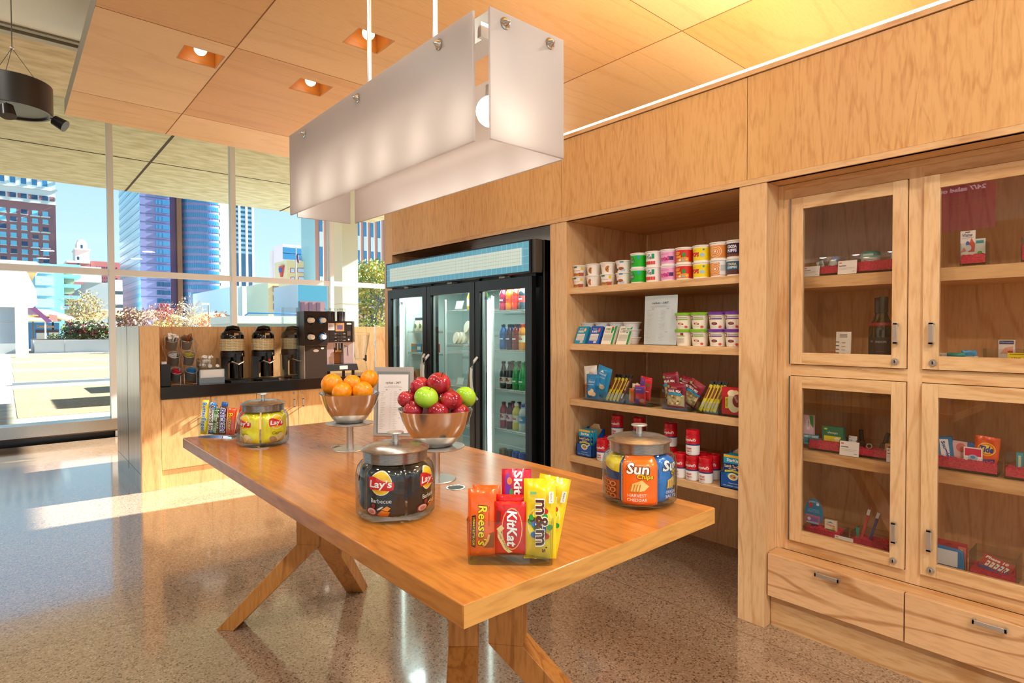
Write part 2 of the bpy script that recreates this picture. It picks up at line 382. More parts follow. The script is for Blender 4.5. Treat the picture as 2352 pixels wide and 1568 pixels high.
# ================================================================ plywood ceiling cloud with square light pockets
gx = [-.0, .5, 1.08, 1.373, 1.4, 1.98, 2.28, 3.81, 6.0][1:]
gy = [-6, 0.03, 2.44, 3.95, 4.235, 4.85, 5.06, 5.35, 6.68, 7.48]
holes = [(1.08, 1.373, 5.06, 5.35), (1.98, 2.28, 3.95, 4.235), (1.98, 2.28, 5.06, 5.35)]
cl = MB()
for i in range(len(gx) - 1):
    for j in range(len(gy) - 1):
        x0, x1, y0, y1 = gx[i], gx[i + 1], gy[j], gy[j + 1]
        if any(abs(x0 - h[0]) < .001 and abs(x1 - h[1]) < .001 and abs(y0 - h[2]) < .001 and abs(y1 - h[3]) < .001 for h in holes): continue
        pi = (0 if x0 < 1.4 else 1 if x0 < 3.8 else 2); pj = 0 if y0 < 2.4 else 1 if y0 < 4.8 else 2 if y0 < 6.6 else 3
        cl.box(x0, x1, y0, y1, 3.61, 3.75, CEILW[(pi * 2 + pj) % 3 if not (pi == 0 and pj == 1) else 1])
G = P('seam', '#8a5a2c', .8)
for x, ww in ((1.4, .008), (3.81, .007)): cl.box(x - ww, x, -6, 7.48, 3.6085, 3.611, G)
for y in (6.68, 4.85, 2.44, .03): cl.box(.5, 6, y - .0025, y + .0025, 3.609, 3.611, G)
cl.box(.498, .5, -6, 7.48, 3.61, 3.75, P('cloud_edge', '#9b978a', .5)); cl.box(.5, 6, 7.48, 7.482, 3.61, 3.75, P('cloud_edge', '#9b978a', .5))
struct(cl, 'ceiling')
POCK = wood('pocket_wood', '#cf8a3c', '#b06c28', 'x', 3, .4, .3, .2)
BULB = glow('lamp_globe', '#fff3dc', 4)
for i, (h, lb) in enumerate(zip(holes, ('square wood-lined ceiling downlight left of the dark ceiling seam, farthest left of three', 'square wood-lined ceiling downlight behind the left hanging rod, nearest the pendant', 'square wood-lined ceiling downlight just right of the dark seam, lowest in the photo'))):
    x0, x1, y0, y1 = h
    t = thing('ceiling_downlight', lb, 'ceiling light', ((x0 + x1) / 2, (y0 + y1) / 2, 3.61), group='plywood ceiling downlights')
    a, b_ = (x1 - x0) / 2, (y1 - y0) / 2; d = .17
    MB().box(-a, a, -b_, b_, d - .01, d, POCK).box(-a + .0015, -a + .008, -b_ + .0015, b_ - .0015, 0.001, d - .011, POCK).box(a - .008, a - .0015, -b_ + .0015, b_ - .0015, .001, d - .011, POCK).box(-a + .009, a - .009, -b_ + .0015, -b_ + .008, .0015, d - .011, POCK).box(-a + .009, a - .009, b_ - .008, b_ - .0015, .0015, d - .011, POCK).build('pocket', t)
    MB().cyl((0, 0, d - .01), (0, 0, d - .07), .02, WHITE).build('lamp_holder', t)
    MB().ball((0, 0, .062), .047, BULB).build('globe_bulb', t)
    l = bpy.data.lights.new('bulb_light', 'POINT'); l.energy = 2.6; l.color = (1, .86, .66); l.shadow_soft_size = .047
    lo = bpy.data.objects.new('bulb_light', l); COL.objects.link(lo); lo.parent = t; lo.location = (0, 0, .062)
# ================================================================ right wall and the fascia over the casework
struct(MB().box(5.2, 5.35, -6, 4.86, 0, 4.4, WHITE), 'wall_right')
WARMW = wood('wall_panelling', '#d9a873', '#bd8448', 'z', 2.5, .4, .4, .3, seed=31)  # unseen back and left walls, added and toned for reflections in glass and steel
bw = MB().box(-7, 5.2, -4.3, -4.15, 0, .4, WHITE).box(-7, 5.2, -4.3, -4.15, 3.3, 4.4, WHITE)
for x_ in (-7, -4.6, -2.2, .2, 2.6, 4.6): bw.box(x_, x_ + .5, -4.3, -4.15, .4, 3.3, WHITE)
struct(bw, 'wall_back')
lw = MB().box(-7.15, -7, -4.3, 9.5, 0, .5, WARMW).box(-7.15, -7, -4.3, 9.5, 3.2, 4.4, WHITE).box(-7.15, -7, .8, 7.0, .5, 3.2, WARMW)
for y_ in (-4.3, -1.9, 8.9): lw.box(-7.15, -7, y_, y_ + .5, .5, 3.2, WHITE)
struct(lw, 'wall_left')
fa = MB().box(2.678, 2.70, -1.2, 4.72, 2.09, 2.625, DARK)
for y0, y1 in ((-1.2, .12), (.123, 1.357), (1.360, 2.581), (2.584, 3.60), (3.601, 4.72)): fa.box(2.673, 2.679, y0, y1, 2.118, 2.6, MAPLE2)
fa.box(2.668, 2.70, -1.2, 4.72, 2.09, 2.116, MAPLEY).box(2.664, 2.70, -1.2, 4.72, 2.603, 2.625, MAPLEY)
struct(fa, 'fascia')
struct(MB().box(2.70, 3.54, -1.2, 4.72, 2.09, 2.11, MAPLEY), 'soffit')
struct(MB().box(2.70, 3.54, -1.2, 4.72, 2.60, 2.61, MAPLEY), 'casework_top')
struct(MB().box(2.673, 3.6, 4.72, 4.86, 0, 2.625, MAPLE), 'end_pillar')
# cove lamp standing along the top of the casework
for x_, y_ in FILL_LAMPS:  # housings made for the added fill lamps
    z_ = 3.56 if x_ > .5 else 4.3
    lt = thing('added_fill_lamp', 'round white ceiling lamp behind the camera', 'ceiling light', (x_, y_, z_), group='round ceiling lamps behind the camera')
    MB().lathe([(0, .05), (.16, .05), (.16, .002), (.153, 0), (.153, .01), (0, .012)], WHITE, 32).build('housing', lt)
t = thing('cove_light', 'long white glowing light strip along the top edge of the wood fascia', 'light strip', (2.72, 1.76, 2.61))
MB().box(-.02, .05, -2.9, 2.9, 0, .012, WHITE).build('housing', t)
MB().box(-.004, .03, -2.88, 2.88, .012, .052, glow('cove_tube', '#fff6dc', 2.2)).build('diffuser', t)
cv = area('cove_glow', (3.05, 1.7, 2.66), (.5, 5.6), 60, (1, .88, .62), (.1, 0, 1)); cv.parent = t; cv.matrix_parent_inverse = Matrix.Translation(-t.location)
# ================================================================ bookcase
t = thing('bookcase', 'tall maple bookcase niche with four thick shelves of snacks', 'bookcase', (0, 0, 0))
MB().box(2.673, 3.52, 1.265, 1.397, 0, 2.09, MAPLE).build('side_post', t, bevel=.002)
MB().box(2.673, 3.52, 2.54, 2.684, 0, 2.09, MAPLE).build('side_post', t, bevel=.002)
MB().box(3.52, 3.54, 1.397, 2.54, 0, 2.09, MAPLE).build('back_panel', t)
for z in (1.672, 1.32, .971, .612): MB().box(2.70, 3.52, 1.397, 2.54, z - .04, z, MAPLEY).build('shelf', t, bevel=.002)
SHZ = (1.672, 1.32, .971, .612)
# ================================================================ display cabinet
t = thing('display_cabinet', 'tall maple display cabinet with four glazed doors right of the bookcase', 'cabinet', (0, 0, 0))
cb = MB()
cb.box(2.84, 3.30, -.35, -.33, .355, 2.09, MAPLE).box(2.84, 3.3, 1.245, 1.264, .355, 2.09, MAPLE).box(3.28, 3.3, -.33, 1.245, .355, 2.09, MAPLE)
cb.box(2.84, 3.28, .70, .715, .355, 2.09, MAPLE).box(2.84, 3.28, -.33, 1.245, 1.20, 1.244, MAPLEY).box(2.845, 3.28, -.33, 1.245, .36, .411, MAPLEY)
cb.build('carcass', t)
fr = MB()
fr.box(2.805, 2.84, -.35, 1.264, 2.022, 2.088, MAPLEY).box(2.805, 2.84, -.35, 1.264, .356, .406, MAPLEY).box(2.805, 2.84, -.35, 1.264, 1.190, 1.241, MAPLEY)
fr.box(2.8044, 2.84, 1.206, 1.264, .356, 2.088, MAPLE).box(2.8044, 2.84, .682, .733, .356, 2.088, MAPLE).box(2.8044, 2.84, .16, .211, .356, 2.088, MAPLE)
fr.box(2.7975, 2.806, 1.243, 1.264, .356, 2.088, MAPLE).box(2.798, 2.806, -.35, 1.243, 2.066, 2.088, MAPLEY)
fr.build('face_frame', t)
for k, (y0, y1) in enumerate(((.715, 1.245), (-.33, .70))):
    MB().box(2.88, 3.28, y0, y1, 1.602, 1.655, MAPLEY).build('shelf', t); MB().box(2.88, 3.28, y0, y1, .777, .828, MAPLEY).build('shelf', t)
for (y0, y1, hinge) in ((.736, 1.203, 1), (.214, .679, -1)):
    for z0, z1 in ((1.244, 2.018), (.41, 1.187)):
        d = MB(); wl, wr, wt = (.054, .052, .054)
        d.box(2.79, 2.812, y1 - wl, y1, z0, z1, MAPLE).box(2.79, 2.812, y0, y0 + wr, z0, z1, MAPLE)
        d.box(2.7905, 2.812, y0 + wr, y1 - wl, z1 - wt, z1, MAPLEY).box(2.7905, 2.812, y0 + wr, y1 - wl, z0, z0 + wt, MAPLEY)
        d.box(2.806, 2.813, y0 - .003, y1 + .003, z0 - .003, z0, DARK).box(2.806, 2.813, y0 - .003, y1 + .003, z1, z1 + .003, DARK).box(2.806, 2.813, y0 - .003, y0, z0, z1, DARK).box(2.806, 2.813, y1, y1 + .003, z0, z1, DARK)
        do = d.build('door', t, bevel=.0012)
        MB().box(2.798, 2.802, y0 + wr - .004, y1 - wl + .004, z0 + wt - .004, z1 - wt + .004, CPANE).build('glass', do)
        hy = y0 + .033 if hinge == 1 else y1 - .033; hz = z0 + .145 if z0 > 1 else z0 + .15
        MB().box(2.765, 2.772, hy - .008, hy + .008, hz - .043, hz + .043, SATIN).box(2.765, 2.79, hy - .008, hy + .008, hz - .043, hz - .035, SATIN).box(2.765, 2.79, hy - .008, hy + .008, hz + .035, hz + .043, SATIN).build('handle', do, bevel=.001)
        MB().lathe([(0, .012), (.006, .012), (.0065, .008), (.013, .008), (.0135, .0), (0, 0)], SATIN, 20, M=Matrix.Translation((2.79, hy + (.004 if hinge == 1 else -.004), z0 + .028)) @ Matrix.Rotation(-PI / 2, 4, 'Y')).box(2.777, 2.779, hy - .002 + .004 * hinge, hy + .002 + .004 * hinge, z0 + .022, z0 + .034, BLACK).build('lock', do)
        yh = y1 + .002 if hinge == 1 else y0 - .002
        MB().cyl((2.79, yh, z0), (2.79, yh, z1), .0035, P('hinge_steel', '#77726a', .4, 1), 8).build('hinge', do)
# drawers
t = thing('drawer_base', 'low maple drawer base under the glazed display cabinet', 'drawer cabinet', (0, 0, 0))
MB().box(2.733, 3.3, -.35, 1.262, 0, .155, MAPLEY).box(2.712, 3.3, -.35, 1.262, .150, .349, MAPLE).box(2.712, 2.80, -.35, 1.262, .345, .355, MAPLEY).build('carcass', t)
for y0, y1 in ((.709, 1.258), (.155, .704)):
    do = MB().box(2.69, 2.711, y0, y1, .155, .353, DRAWER).build('drawer', t, bevel=.0015)
    c = .99 if y0 > .5 else .437
    MB().box(2.665, 2.671, c - .05, c + .05, .322, .338, SATIN).box(2.665, 2.69, c - .05, c - .042, .322, .338, SATIN).box(2.665, 2.69, c + .042, c + .05, .322, .338, SATIN).build('handle', do, bevel=.001)
# ================================================================ table
t = thing('oak_table', 'long thick-topped oak table on splayed wooden legs', 'table', (0, 0, 0))
MB().box(.62, 1.493, .848, 3.054, .864, .91, OAK).build('tabletop', t, bevel=.003)
MB().box(.6215, 1.4915, .8475, .849, .8655, .9085, OAKE).build('end_grain', t)
def leg(cx, cy, fx, fy):
    d = Vector((fx - cx, fy - cy, 0)).normalized(); n = Vector((-d.y, d.x, 0)); hw = .046
    c = Vector((cx, cy, 0)); f = Vector((fx, fy, 0))
    b = MB()
    def col(p, z, a, b_): return [p + d * a - n * hw + Vector((0, 0, z)), p + d * b_ - n * hw + Vector((0, 0, z)), p + d * b_ + n * hw + Vector((0, 0, z)), p + d * a + n * hw + Vector((0, 0, z))]
    b.hexa(col(c, .42, -.055, .055) + col(c, .864, -.055, .055), OAKL)
    b.hexa(col(f, 0, -.045, .04) + col(c, .42, -.055, .055), OAKL)
    # heel under the block so the leg leaves it at a thick elbow
    return b.build('leg', t, bevel=.002)
for args in ((1.075, 2.665, .79, 2.965), (1.135, 2.62, 1.43, 2.93), (1.10, 1.50, .79, 1.13), (1.205, 1.405, 1.47, 1.08)): leg(*args)
MB().box(.98, 1.16, 1.1, 2.8, .835, .864, OAKL).build('rail', t)
for x, y, lb in ((1.069, 2.36, None), (1.07, 1.50, None)):
    MB().lathe([(.024, -.012), (.024, 0), (.026, .002), (.030, .002), (.031, 0)], STEELM, 28, c=(x, y, .9095)).lathe([(0, -.0), (.0235, 0)], P('grommet_floor', '#5a5348', .3, 1), 28, c=(x, y, .9105)).build('grommet', t)
# ================================================================ coffee counter
t = thing('coffee_counter', 'maple coffee counter unit with steel-clad end and locked doors', 'counter', (0, 0, 0))
CST = noisy('clad_end', '#b3aca0', '#958d80', 8, .3, (1, 1, .12), .3, .7, metal=.25)
MB().box(.885, 1.035, 5.93, 7.3, 0, 1.455, MAPLEX).build('end_post', t, bevel=.002)
c = MB().box(.878, .885, 5.932, 7.3, .0, 1.454, CST).box(.8765, .8785, 6.585, 6.589, .1, 1.454, BLACK).box(.8765, .8785, 5.932, 7.3, .155, .158, BLACK)
c.build('end_cladding', t)
MB().box(1.035, 4.4, 5.955, 6.44, 0, .80, MAPLEX).box(1.035, 4.4, 6.44, 7.3, 0, 1.44, MAPLEX).build('carcass', t)
MB().box(1.035, 4.4, 6.42, 6.439, .91, 1.451, MAPLEX).box(1.035, 4.4, 6.4395, 7.3, 1.4405, 1.451, MAPLEX).build('upstand', t)
MB().box(1.035, 4.4, 5.946, 5.956, 0.0, .163, MAPLEX).build('plinth', t)
ed = [1.040, 1.445, 1.853, 2.265, 2.68, 3.09, 3.5, 3.9]
for k in range(7):
    do = MB().box(ed[k] + .002, ed[k + 1] - .002, 5.938, 5.955, .167, .797, MAPLEX).build('door', t, bevel=.001)
    hx = ed[k + 1] - .045 if k % 2 == 0 else ed[k] + .045
    MB().lathe([(0, .006), (.010, .006), (.012, 0), (0, 0)], SATIN, 16, M=Matrix.Translation((hx, 5.938, .765)) @ Matrix.Rotation(PI / 2, 4, 'X')).build('lock', do)
    MB().box(hx - .006, hx + .006, 5.912, 5.918, .63, .71, SATIN).box(hx - .006, hx + .006, 5.912, 5.938, .63, .637, SATIN).box(hx - .006, hx + .006, 5.912, 5.938, .703, .71, SATIN).build('handle', do)
t = MB().box(1.036, 4.4, 5.91, 6.42, .802, .91, P('black_worktop', '#161211', .16)).build('worktop', bevel=.003, label='long black worktop of the coffee counter', cat='worktop')

# hanging menu board left of the camera, seen only as a reflection in the right cabinet glass
t = thing('menu_board', 'purple hanging menu board reflected in the upper right cabinet glass', 'sign', (-1.2, 1.33, 2.1), PI / 2)
PB = glow('board_purple', '#9c2c68', .9)  # glow added so the board shows up in the cabinet reflection
BW0, BW1, BZ0, BZ1 = -.22, .62, .23, .98
bd = MB().box(BW0, BW1, 0, .02, BZ0, BZ1, PB)
bd.art([('t', '24/7 salad or sandwich', .155, .614, .042, glow('board_text', '#ffd8e8', 1.3), {'w': .62, 'bold': .04}), ('t', 'Add chicken or ham $1.00', .06, .545, .024, '#f4d0e0', {'w': .36}), ('e', -.145, .50, .006, .006, '#ffe8f0'), ('t', 'Bag of chips or whole fruit', .09, .50, .024, '#f8d8e4', {'w': .42}), ('e', -.145, .468, .006, .006, '#ffe8f0'), ('t', 'Bottle of water or soda', .06, .468, .024, '#f8d8e4', {'w': .36}), ('e', -.145, .70, .006, .006, '#ffe8f0'), ('t', 'Whole fruit or dessert', .08, .70, .028, '#f8d8e4', {'w': .38})], front(0), None, .001)
bd.build('board', t)
for x_ in (-.12, .5): MB().cyl((x_, .01, .98), (x_, .01, 2.3), .003, SATIN, 6).build('cable', t)
# ================================================================ drinks cooler
t = thing('drinks_cooler', 'black three-door glass drinks cooler with lit blue tiled header', 'refrigerator', (0, 0, 0))
IN = P('cooler_liner', '#cfdcd8', .5); INS = P('cooler_back', '#aebdbb', .5)
b = MB()
b.box(2.66, 3.45, 2.722, 2.74, .0, 1.995, BLACK).box(2.66, 3.45, 4.66, 4.68, 0, 1.995, BLACK).box(2.66, 3.45, 2.722, 4.68, 1.79, 1.995, BLACK).box(3.42, 3.45, 2.722, 4.68, 0, 1.995, BLACK).box(2.66, 3.45, 2.722, 4.68, 0, .2, BLACK)
b.box(2.70, 3.42, 2.74, 2.76, .2, 1.79, IN).box(2.70, 3.42, 4.64, 4.66, .2, 1.79, IN).box(3.40, 3.42, 2.76, 4.64, .2, 1.79, INS).box(2.70, 3.42, 2.76, 4.64, 1.77, 1.79, IN).box(2.70, 3.42, 2.76, 4.64, .2, .22, IN)
b.box(2.655, 2.70, 2.74, 2.80, .0, 1.79, BLACK).box(2.655, 2.70, 2.74, 4.66, 1.76, 1.80, BLACK).box(2.655, 2.70, 3.375, 3.41, .2, 1.79, BLACK).box(2.655, 2.70, 4.015, 4.05, .2, 1.79, BLACK)
b.build('body', t)
hd = MB().box(2.585, 2.66, 2.775, 4.675, 1.782, 1.998, BLACK).box(2.598, 2.66, 2.74, 2.78, 1.782, 1.998, P('cooler_trim', '#4a4642', .4))
hd.box(2.655, 2.662, 2.722, 2.726, .1, 1.995, P('cooler_trim', '#4a4642', .4))
tile = glow('tile_blue', '#67b9dc', .15); tile2 = glow('tile_line', '#9ed6ea', .18); tw = glow('tile_white', '#d6ece8', .22); twl = glow('tile_grid', '#8fc0c6', .1)
sh = [('r', -.935, .935, -.098, .098, tile)]
for i in range(1, 34): sh.append(('r', -.935 + i * .055 - .0018, -.935 + i * .055 + .0018, -.098, .098, tile2))
for v in (-.05, 0, .05): sh.append(('r', -.935, .935, v - .0018, v + .0018, tile2))
sh.append(('r', -.87, .87, -.055, .06, tw))
for i in range(1, 96): sh.append(('r', -.87 + i * .0182 - .0007, -.87 + i * .0182 + .0007, -.055, .06, twl))
for v in (-.032, -.009, .014, .037): sh.append(('r', -.87, .87, v - .0008, v + .0008, twl))
hd.art(sh, plane((2.584, 3.725, 1.890), (0, -1, 0), (0, 0, 1), (-1, 0, 0)), None, .0002)
hd.build('header_sign', t)
DY = ((2.783, 3.388), (3.397, 4.03), (4.039, 4.672))
for k, (y0, y1) in enumerate(DY):
    d = MB(); z0, z1 = .12, 1.762; f = .062; g = 0.075
    d.box(2.598, 2.64, y0, y0 + f, z0, z1, BLACK).box(2.598, 2.64, y1 - f + .01, y1, z0, z1, BLACK).box(2.599, 2.64, y0 + .001, y1 - .001, z1 - g, z1 + .001, BLACK).box(2.599, 2.64, y0 + .001, y1 - .001, z0 - .001, z0 + .06, BLACK)
    d.box(2.62, 2.64, y0 + f, y0 + f + .012, z0, z1, P('gasket', '#77807e', .6)).box(2.62, 2.64, y1 - f, y1 - f + .01, z0, z1, P('gasket', '#77807e', .6))
    do = d.build('door', t, bevel=.002)
    MB().box(2.612, 2.618, y0 + f - .002, y1 - f + .012, z0 + .055, z1 - g + .002, FPANE).build('glass', do)
    hy = y1 - .028 if k != 2 else y0 + .03
    pts = [(2.598, hy, .90), (2.574, hy + (.012 if k != 2 else -.012), .93), (2.556, hy + (.02 if k != 2 else -.02), 1.0), (2.553, hy + (.02 if k != 2 else -.02), 1.07), (2.556, hy + (.02 if k != 2 else -.02), 1.13), (2.574, hy + (.01 if k != 2 else -.01), 1.18), (2.598, hy, 1.21)]
    MB().tube(pts, .0105, P('white_handle', '#e2e2df', .3, .2), 10).build('handle', do)
    MB().box(2.60, 2.655, (y0 + y1) / 2 - .03, (y0 + y1) / 2 + .03, z1 + .004, z1 + .016, P('cooler_catch', '#9a9a96', .4)).build('catch', do)
TUBE = glow('cooler_tube', '#f2fff8', 4.5)
for y in (3.345, 4.60): MB().box(2.70, 2.715, y - .02, y + .02, .3, 1.66, WHITE).cyl((2.695, y, .32), (2.695, y, 1.63), .014, TUBE, 12).build('light_tube', t)
for x in (2.95,):
    for k, (y0, y1) in enumerate(((2.77, 3.39), (3.42, 4.02), (4.06, 4.63))):
        l = area('cooler_light', (2.80, (y0 + y1) / 2, 1.76), (.15, .5), 4 if k else 5.5, (.9, 1, .97)); l.parent = t
WIRE = P('cooler_wire', '#d5dcd8', .4)
CZ = {0: (1.554, 1.261, .969, .672, .39), 1: (1.574, 1.287, .95, .64, .39), 2: (1.40, 1.21, .93, .64, .39)}
for k, (y0, y1) in enumerate(((2.765, 3.385), (3.425, 4.01), (4.065, 4.63))):
    for z in CZ[k]:
        s_ = MB().box(2.775, 2.785, y0, y1, z - .016, z - .010, WIRE).box(2.775, 2.785, y0, y1, z - .004, z, WIRE).box(3.33, 3.34, y0, y1, z - .006, z, WIRE)
        yy = y0
        while yy < y1: s_.box(2.78, 3.34, yy - .0012, yy + .0012, z - .004, z - .0015, WIRE); yy += .025
        for q in range(9): s_.box(2.775, 2.785, y0 + (y1 - y0) * q / 8 - .002, y0 + (y1 - y0) * q / 8 + .002, z - .016, z, WIRE)
        s_.build('wire_shelf', t)
    MB().box(2.76, 2.775, y1 - .004, y1 + .008, .25, 1.66, WIRE).build('shelf_bracket', t)
# bottles
def bottle(name, label, body, cap, lab, h=.2, r=.031, style='sport', loc=(0, 0, 0), group=None, art=None, liquid=None):
    t = thing(name, label, 'bottle', loc, SH, group)
    bm_ = P('drink_' + body, body, .08, 0, Coat_Weight=.6)
    if style == 'sport': pr = [(0, 0), (r * .9, 0), (r, .008), (r, h * .25), (r * .93, h * .3), (r * .93, h * .55), (r, h * .6), (r, h * .68), (r * .7, h * .8), (r * .45, h * .87), (r * .45, h * .92)]
    else: pr = [(0, 0), (r * .85, 0), (r, .01), (r, h * .5), (r * .95, h * .56), (r * .7, h * .7), (r * .42, h * .84), (r * .4, h * .92)]
    b = MB().lathe(pr, bm_, 18)
    lz0, lz1 = (h * .3, h * .56) if style == 'sport' else (h * .2, h * .42)
    lr = r * .955 if style == 'sport' else r * 1.012
    b.lathe([(lr, lz0), (lr, lz1)], lab if isinstance(lab, str) else lab, 18)
    if art:
        b.art([(a[0], *[q * 1 for q in a[1:]]) if False else a for a in art], wrap(lambda y: lr), .012, .0005, M=Matrix.Translation((0, 0, (lz0 + lz1) / 2)))
    b.build('bottle', t)
    MB().lathe([(r * .45, h * .9), (r * .52, h * .9), (r * .52, h * .985), (r * .44, h), (0, h)], cap, 14).build('cap', t)
    return t
rows = [
    (1.554, [('#b8304f', '#f2d21c', '#8b2040'), ('#e87a28', '#f2d21c', '#d8541c'), ('#d8432c', '#f2d21c', '#d33b3b'), ('#3a4650', '#d8dad8', '#c44')], 'sport', .18,
     ['dark pink juice bottle with yellow cap on the cooler top shelf, leftmost', 'orange juice bottle with yellow cap on the cooler top shelf', 'red juice bottle with yellow cap on the cooler top shelf', 'dark bottle with grey cap at the right of the cooler top shelf']),
    (1.261, [('#1464b0', '#20262c', '#1c6ec0'), ('#3a1f50', '#20262c', '#4a2a68'), ('#7a1620', '#20262c', '#8c1a28'), ('#e08a20', '#c03010', '#f0e8c8')], 'sport', .19,
     ['blue drink bottle on the second cooler shelf', 'dark purple drink bottle on the second cooler shelf', 'dark red drink bottle on the second cooler shelf', 'orange juice bottle with cream label on the second cooler shelf']),
    (.969, [('#1c1310', '#15100e', '#d8d4cc'), ('#1d1512', '#15100e', '#e2ded6'), ('#0f8a3a', '#0c7a34', '#17a048'), ('#129040', '#0c7a34', '#1aa850')], 'soda', .205,
     ['dark cola bottle with pale label, leftmost on the third cooler shelf', 'dark cola bottle beside the green bottles in the cooler', 'green soda bottle beside the colas on the third cooler shelf', 'green soda bottle at the right of the third cooler shelf']),
    (.672, [('#a83a4c', '#6a3a3a', '#e8e0e4'), ('#6a2430', '#402020', '#e6d8f0'), ('#d8c850', '#e8e8e0', '#e9efe6'), ('#b8c8c8', '#2858a8', '#3f8fc8')], 'sport', .195,
     ['pink water bottle with white label on the fourth cooler shelf', 'dark red water bottle with pale label on the fourth cooler shelf', 'yellow water bottle on the fourth cooler shelf', 'clear bottle with blue cap on the fourth cooler shelf'])]
for rows_i, (z, cols, st, h, labs) in enumerate(rows):
    for i, ((bc, cc, lc), lb) in enumerate(zip(cols, labs)):
        art = [('r', -.02, .02, -.006, .004, '#f4f0e8' if lc[1] not in 'def' else '#c0283a'), ('e', .0, .012, .012, .007, bc)]
        a = bottle('drink_bottle', lb, bc, cc, lc, h, .031, st, (2.835, 3.345 - .072 * i, z), 'bottles in the right cooler door', art)
        c2 = copy_tree(a, loc=(2.915, 3.33 - .072 * i, z), label='back-row ' + lb.split(' on ')[0].split(' beside ')[0].split(',')[0].split(' at ')[0] + ', %s on cooler shelf %s' % (('leftmost', 'second', 'third', 'rightmost')[i], ('one', 'two', 'three', 'four')[rows_i]) )
# cans on the bottom shelf, tubs, jars, packs
for i in range(4):
    for r_, x in enumerate((2.84,)):
        col = ['#8a6a30', '#5a4a34', '#2a4ca8', '#2440a0'][i]
        o = MB().lathe([(0, 0), (.028, 0), (.032, .008), (.032, .108), (.027, .12), (0, .12)], P('can_' + col, col, .25, .4), 18).art([('r', -.02, .02, .04, .075, '#cfc8b8')], wrap(lambda y: .0322), .012).build('drink_can', loc=(x, 3.36 - .074 * i, .39), rz=SH, label='%s drink can on the bottom cooler shelf, %s' % (['tan', 'brown', 'blue', 'dark blue'][i], ['leftmost', 'second from left', 'third from left', 'rightmost']
[i]), cat='can', group='cans on the bottom cooler shelf')
for i in range(4):
    t = thing('dressing_jar', 'small cream jar with dark lid in the left cooler door, %s' % ('leftmost', 'second from left', 'third from left', 'rightmost')[i], 'jar', (2.87, 4.60 - .083 * i, 1.40), SH, 'jars in the left cooler door')
    MB().lathe([(0, 0), (.03, 0), (.034, .01), (.034, .08), (.025, .1)], '#e4dcc0', 18).art([('e', 0, .045, .02, .022, '#6b7a3a')], wrap(lambda y: .0345), .012).build('jar_body', t)
    MB().lathe([(.026, .098), (.028, .098), (.028, .122), (0, .122)], '#2c3436', 16).build('lid', t)
for i, (c1, c2) in enumerate((('#c89058', '#4a9cc0'), ('#2f8fb8', '#e0e0d0'), ('#c86a48', '#e8c89a'), ('#b8543c', '#d8d8c8'))):
    MB().box(-.04, .04, -.04, .04, 0, .075, c1).art([('r', -.03, .03, .02, .05, c2)], front(-.04)).build('snack_carton', loc=(2.86, 4.60 - .09 * i, 1.21), rz=SH, label='small %s carton in the left cooler door' % ('tan', 'blue', 'orange', 'rust red')[i], cat='carton', group='cartons in the left cooler door')
for i in range(3):
    M_ = Matrix.Rotation(.3 * (i - 1), 4, 'Y')
    o = MB()
    o.prism([(-.07, 0), (.06, 0), (-.02, .12)], -.03, .03, '#b8854c', 'y').prism([(-.06, .012), (.045, .012), (-.02, .10)], -.033, .033, ['#c8442a', '#5a7a30', '#d8b078'][i], 'y')
    o.build('sandwich', loc=(2.86, 4.58 - .11 * i, .93), rz=SH + .3 * i, label='wrapped sandwich wedge with %s filling in the left cooler door' % ('red', 'green', 'pale')[i], cat='sandwich', group='sandwiches in the left cooler door')
for i in range(5):
    c = (2.87, 3.98 - .052 * i, 1.287 + (.09 if i == 3 else 0))
    MB().lathe([(0, 0), (.048, 0), (.05, .004), (.05, .02), (.048, .024), (0, .024)], '#e6dcc6', 24, M=Matrix.Translation((0, 0, .052)) @ Matrix.Rotation(PI / 2 - .2, 4, 'X')).art([('e', 0, .05, .036, .036, '#7a3a30'), ('e', 0, .05, .030, .030, '#eadfca'), ('r', -.02, .02, .044, .056, '#7a3a30')], plane((0, -.0245, 0), (1, 0, 0), (0, .2, .98), (0, -.98, .2)), None, .0006).build('round_tub', loc=c, rz=SH - .2, label='round tub with brown ring label standing in the middle cooler door, %s' % ('leftmost', 'second', 'third', 'on top', 'rightmost')[i], cat='tub', group='round tubs in the middle cooler door')
for i, c in enumerate(('#d8a028', '#c89020', '#3f8a30')):
    t = thing('juice_bottle', '%s bottle on the top shelf of the middle cooler door' % ('amber', 'golden', 'green')[i], 'bottle', (2.88, 3.80 - .085 * i, 1.574), SH, 'bottles in the middle cooler door')
    MB().lathe([(0, 0), (.036, 0), (.038, .01), (.038, .1), (.02, .15), (.02, .16)], P('drink_' + c, c, .1), 18).lathe([(.0385, .03), (.0385, .085)], '#e8e0b0' if i < 2 else '#2a5a9a', 18).build('bottle', t)
    MB().lathe([(.022, .155), (.022, .18), (0, .18)], '#2a2018', 14).build('cap', t)
def card(name, label, w, h, loc, rz, tilt=.12, border='#e8e8e4', shapes=(), grp=None, cat='sign'):
    b = MB(); M_ = Matrix.Rotation(-tilt, 4, 'X')
    b.box(-w / 2, w / 2, -.0015, .0015, 0, h, border, M=M_)
    f = lambda x, y, hh: M_ @ Vector((x, -.0015 - hh, y))
    b.art(list(shapes), f)
    return b.build(name, loc=loc, rz=rz, label=label, cat=cat, group=grp)
card('price_sign', 'small grey framed price sign in the middle cooler door', .11, .08, (2.84, 3.93, 1.574), SH, .3, '#5d6a68', [('r', -.045, .045, .01, .07, '#cdd8d6'), ('r', -.03, .03, .045, .05, '#5d6a68')])
card('price_sign', 'small pale sign beside the brown bags in the cooler', .1, .07, (2.84, 3.92, .95), SH, .3, '#b9c9c4', [('r', -.04, .04, .01, .06, '#dde6e2')])
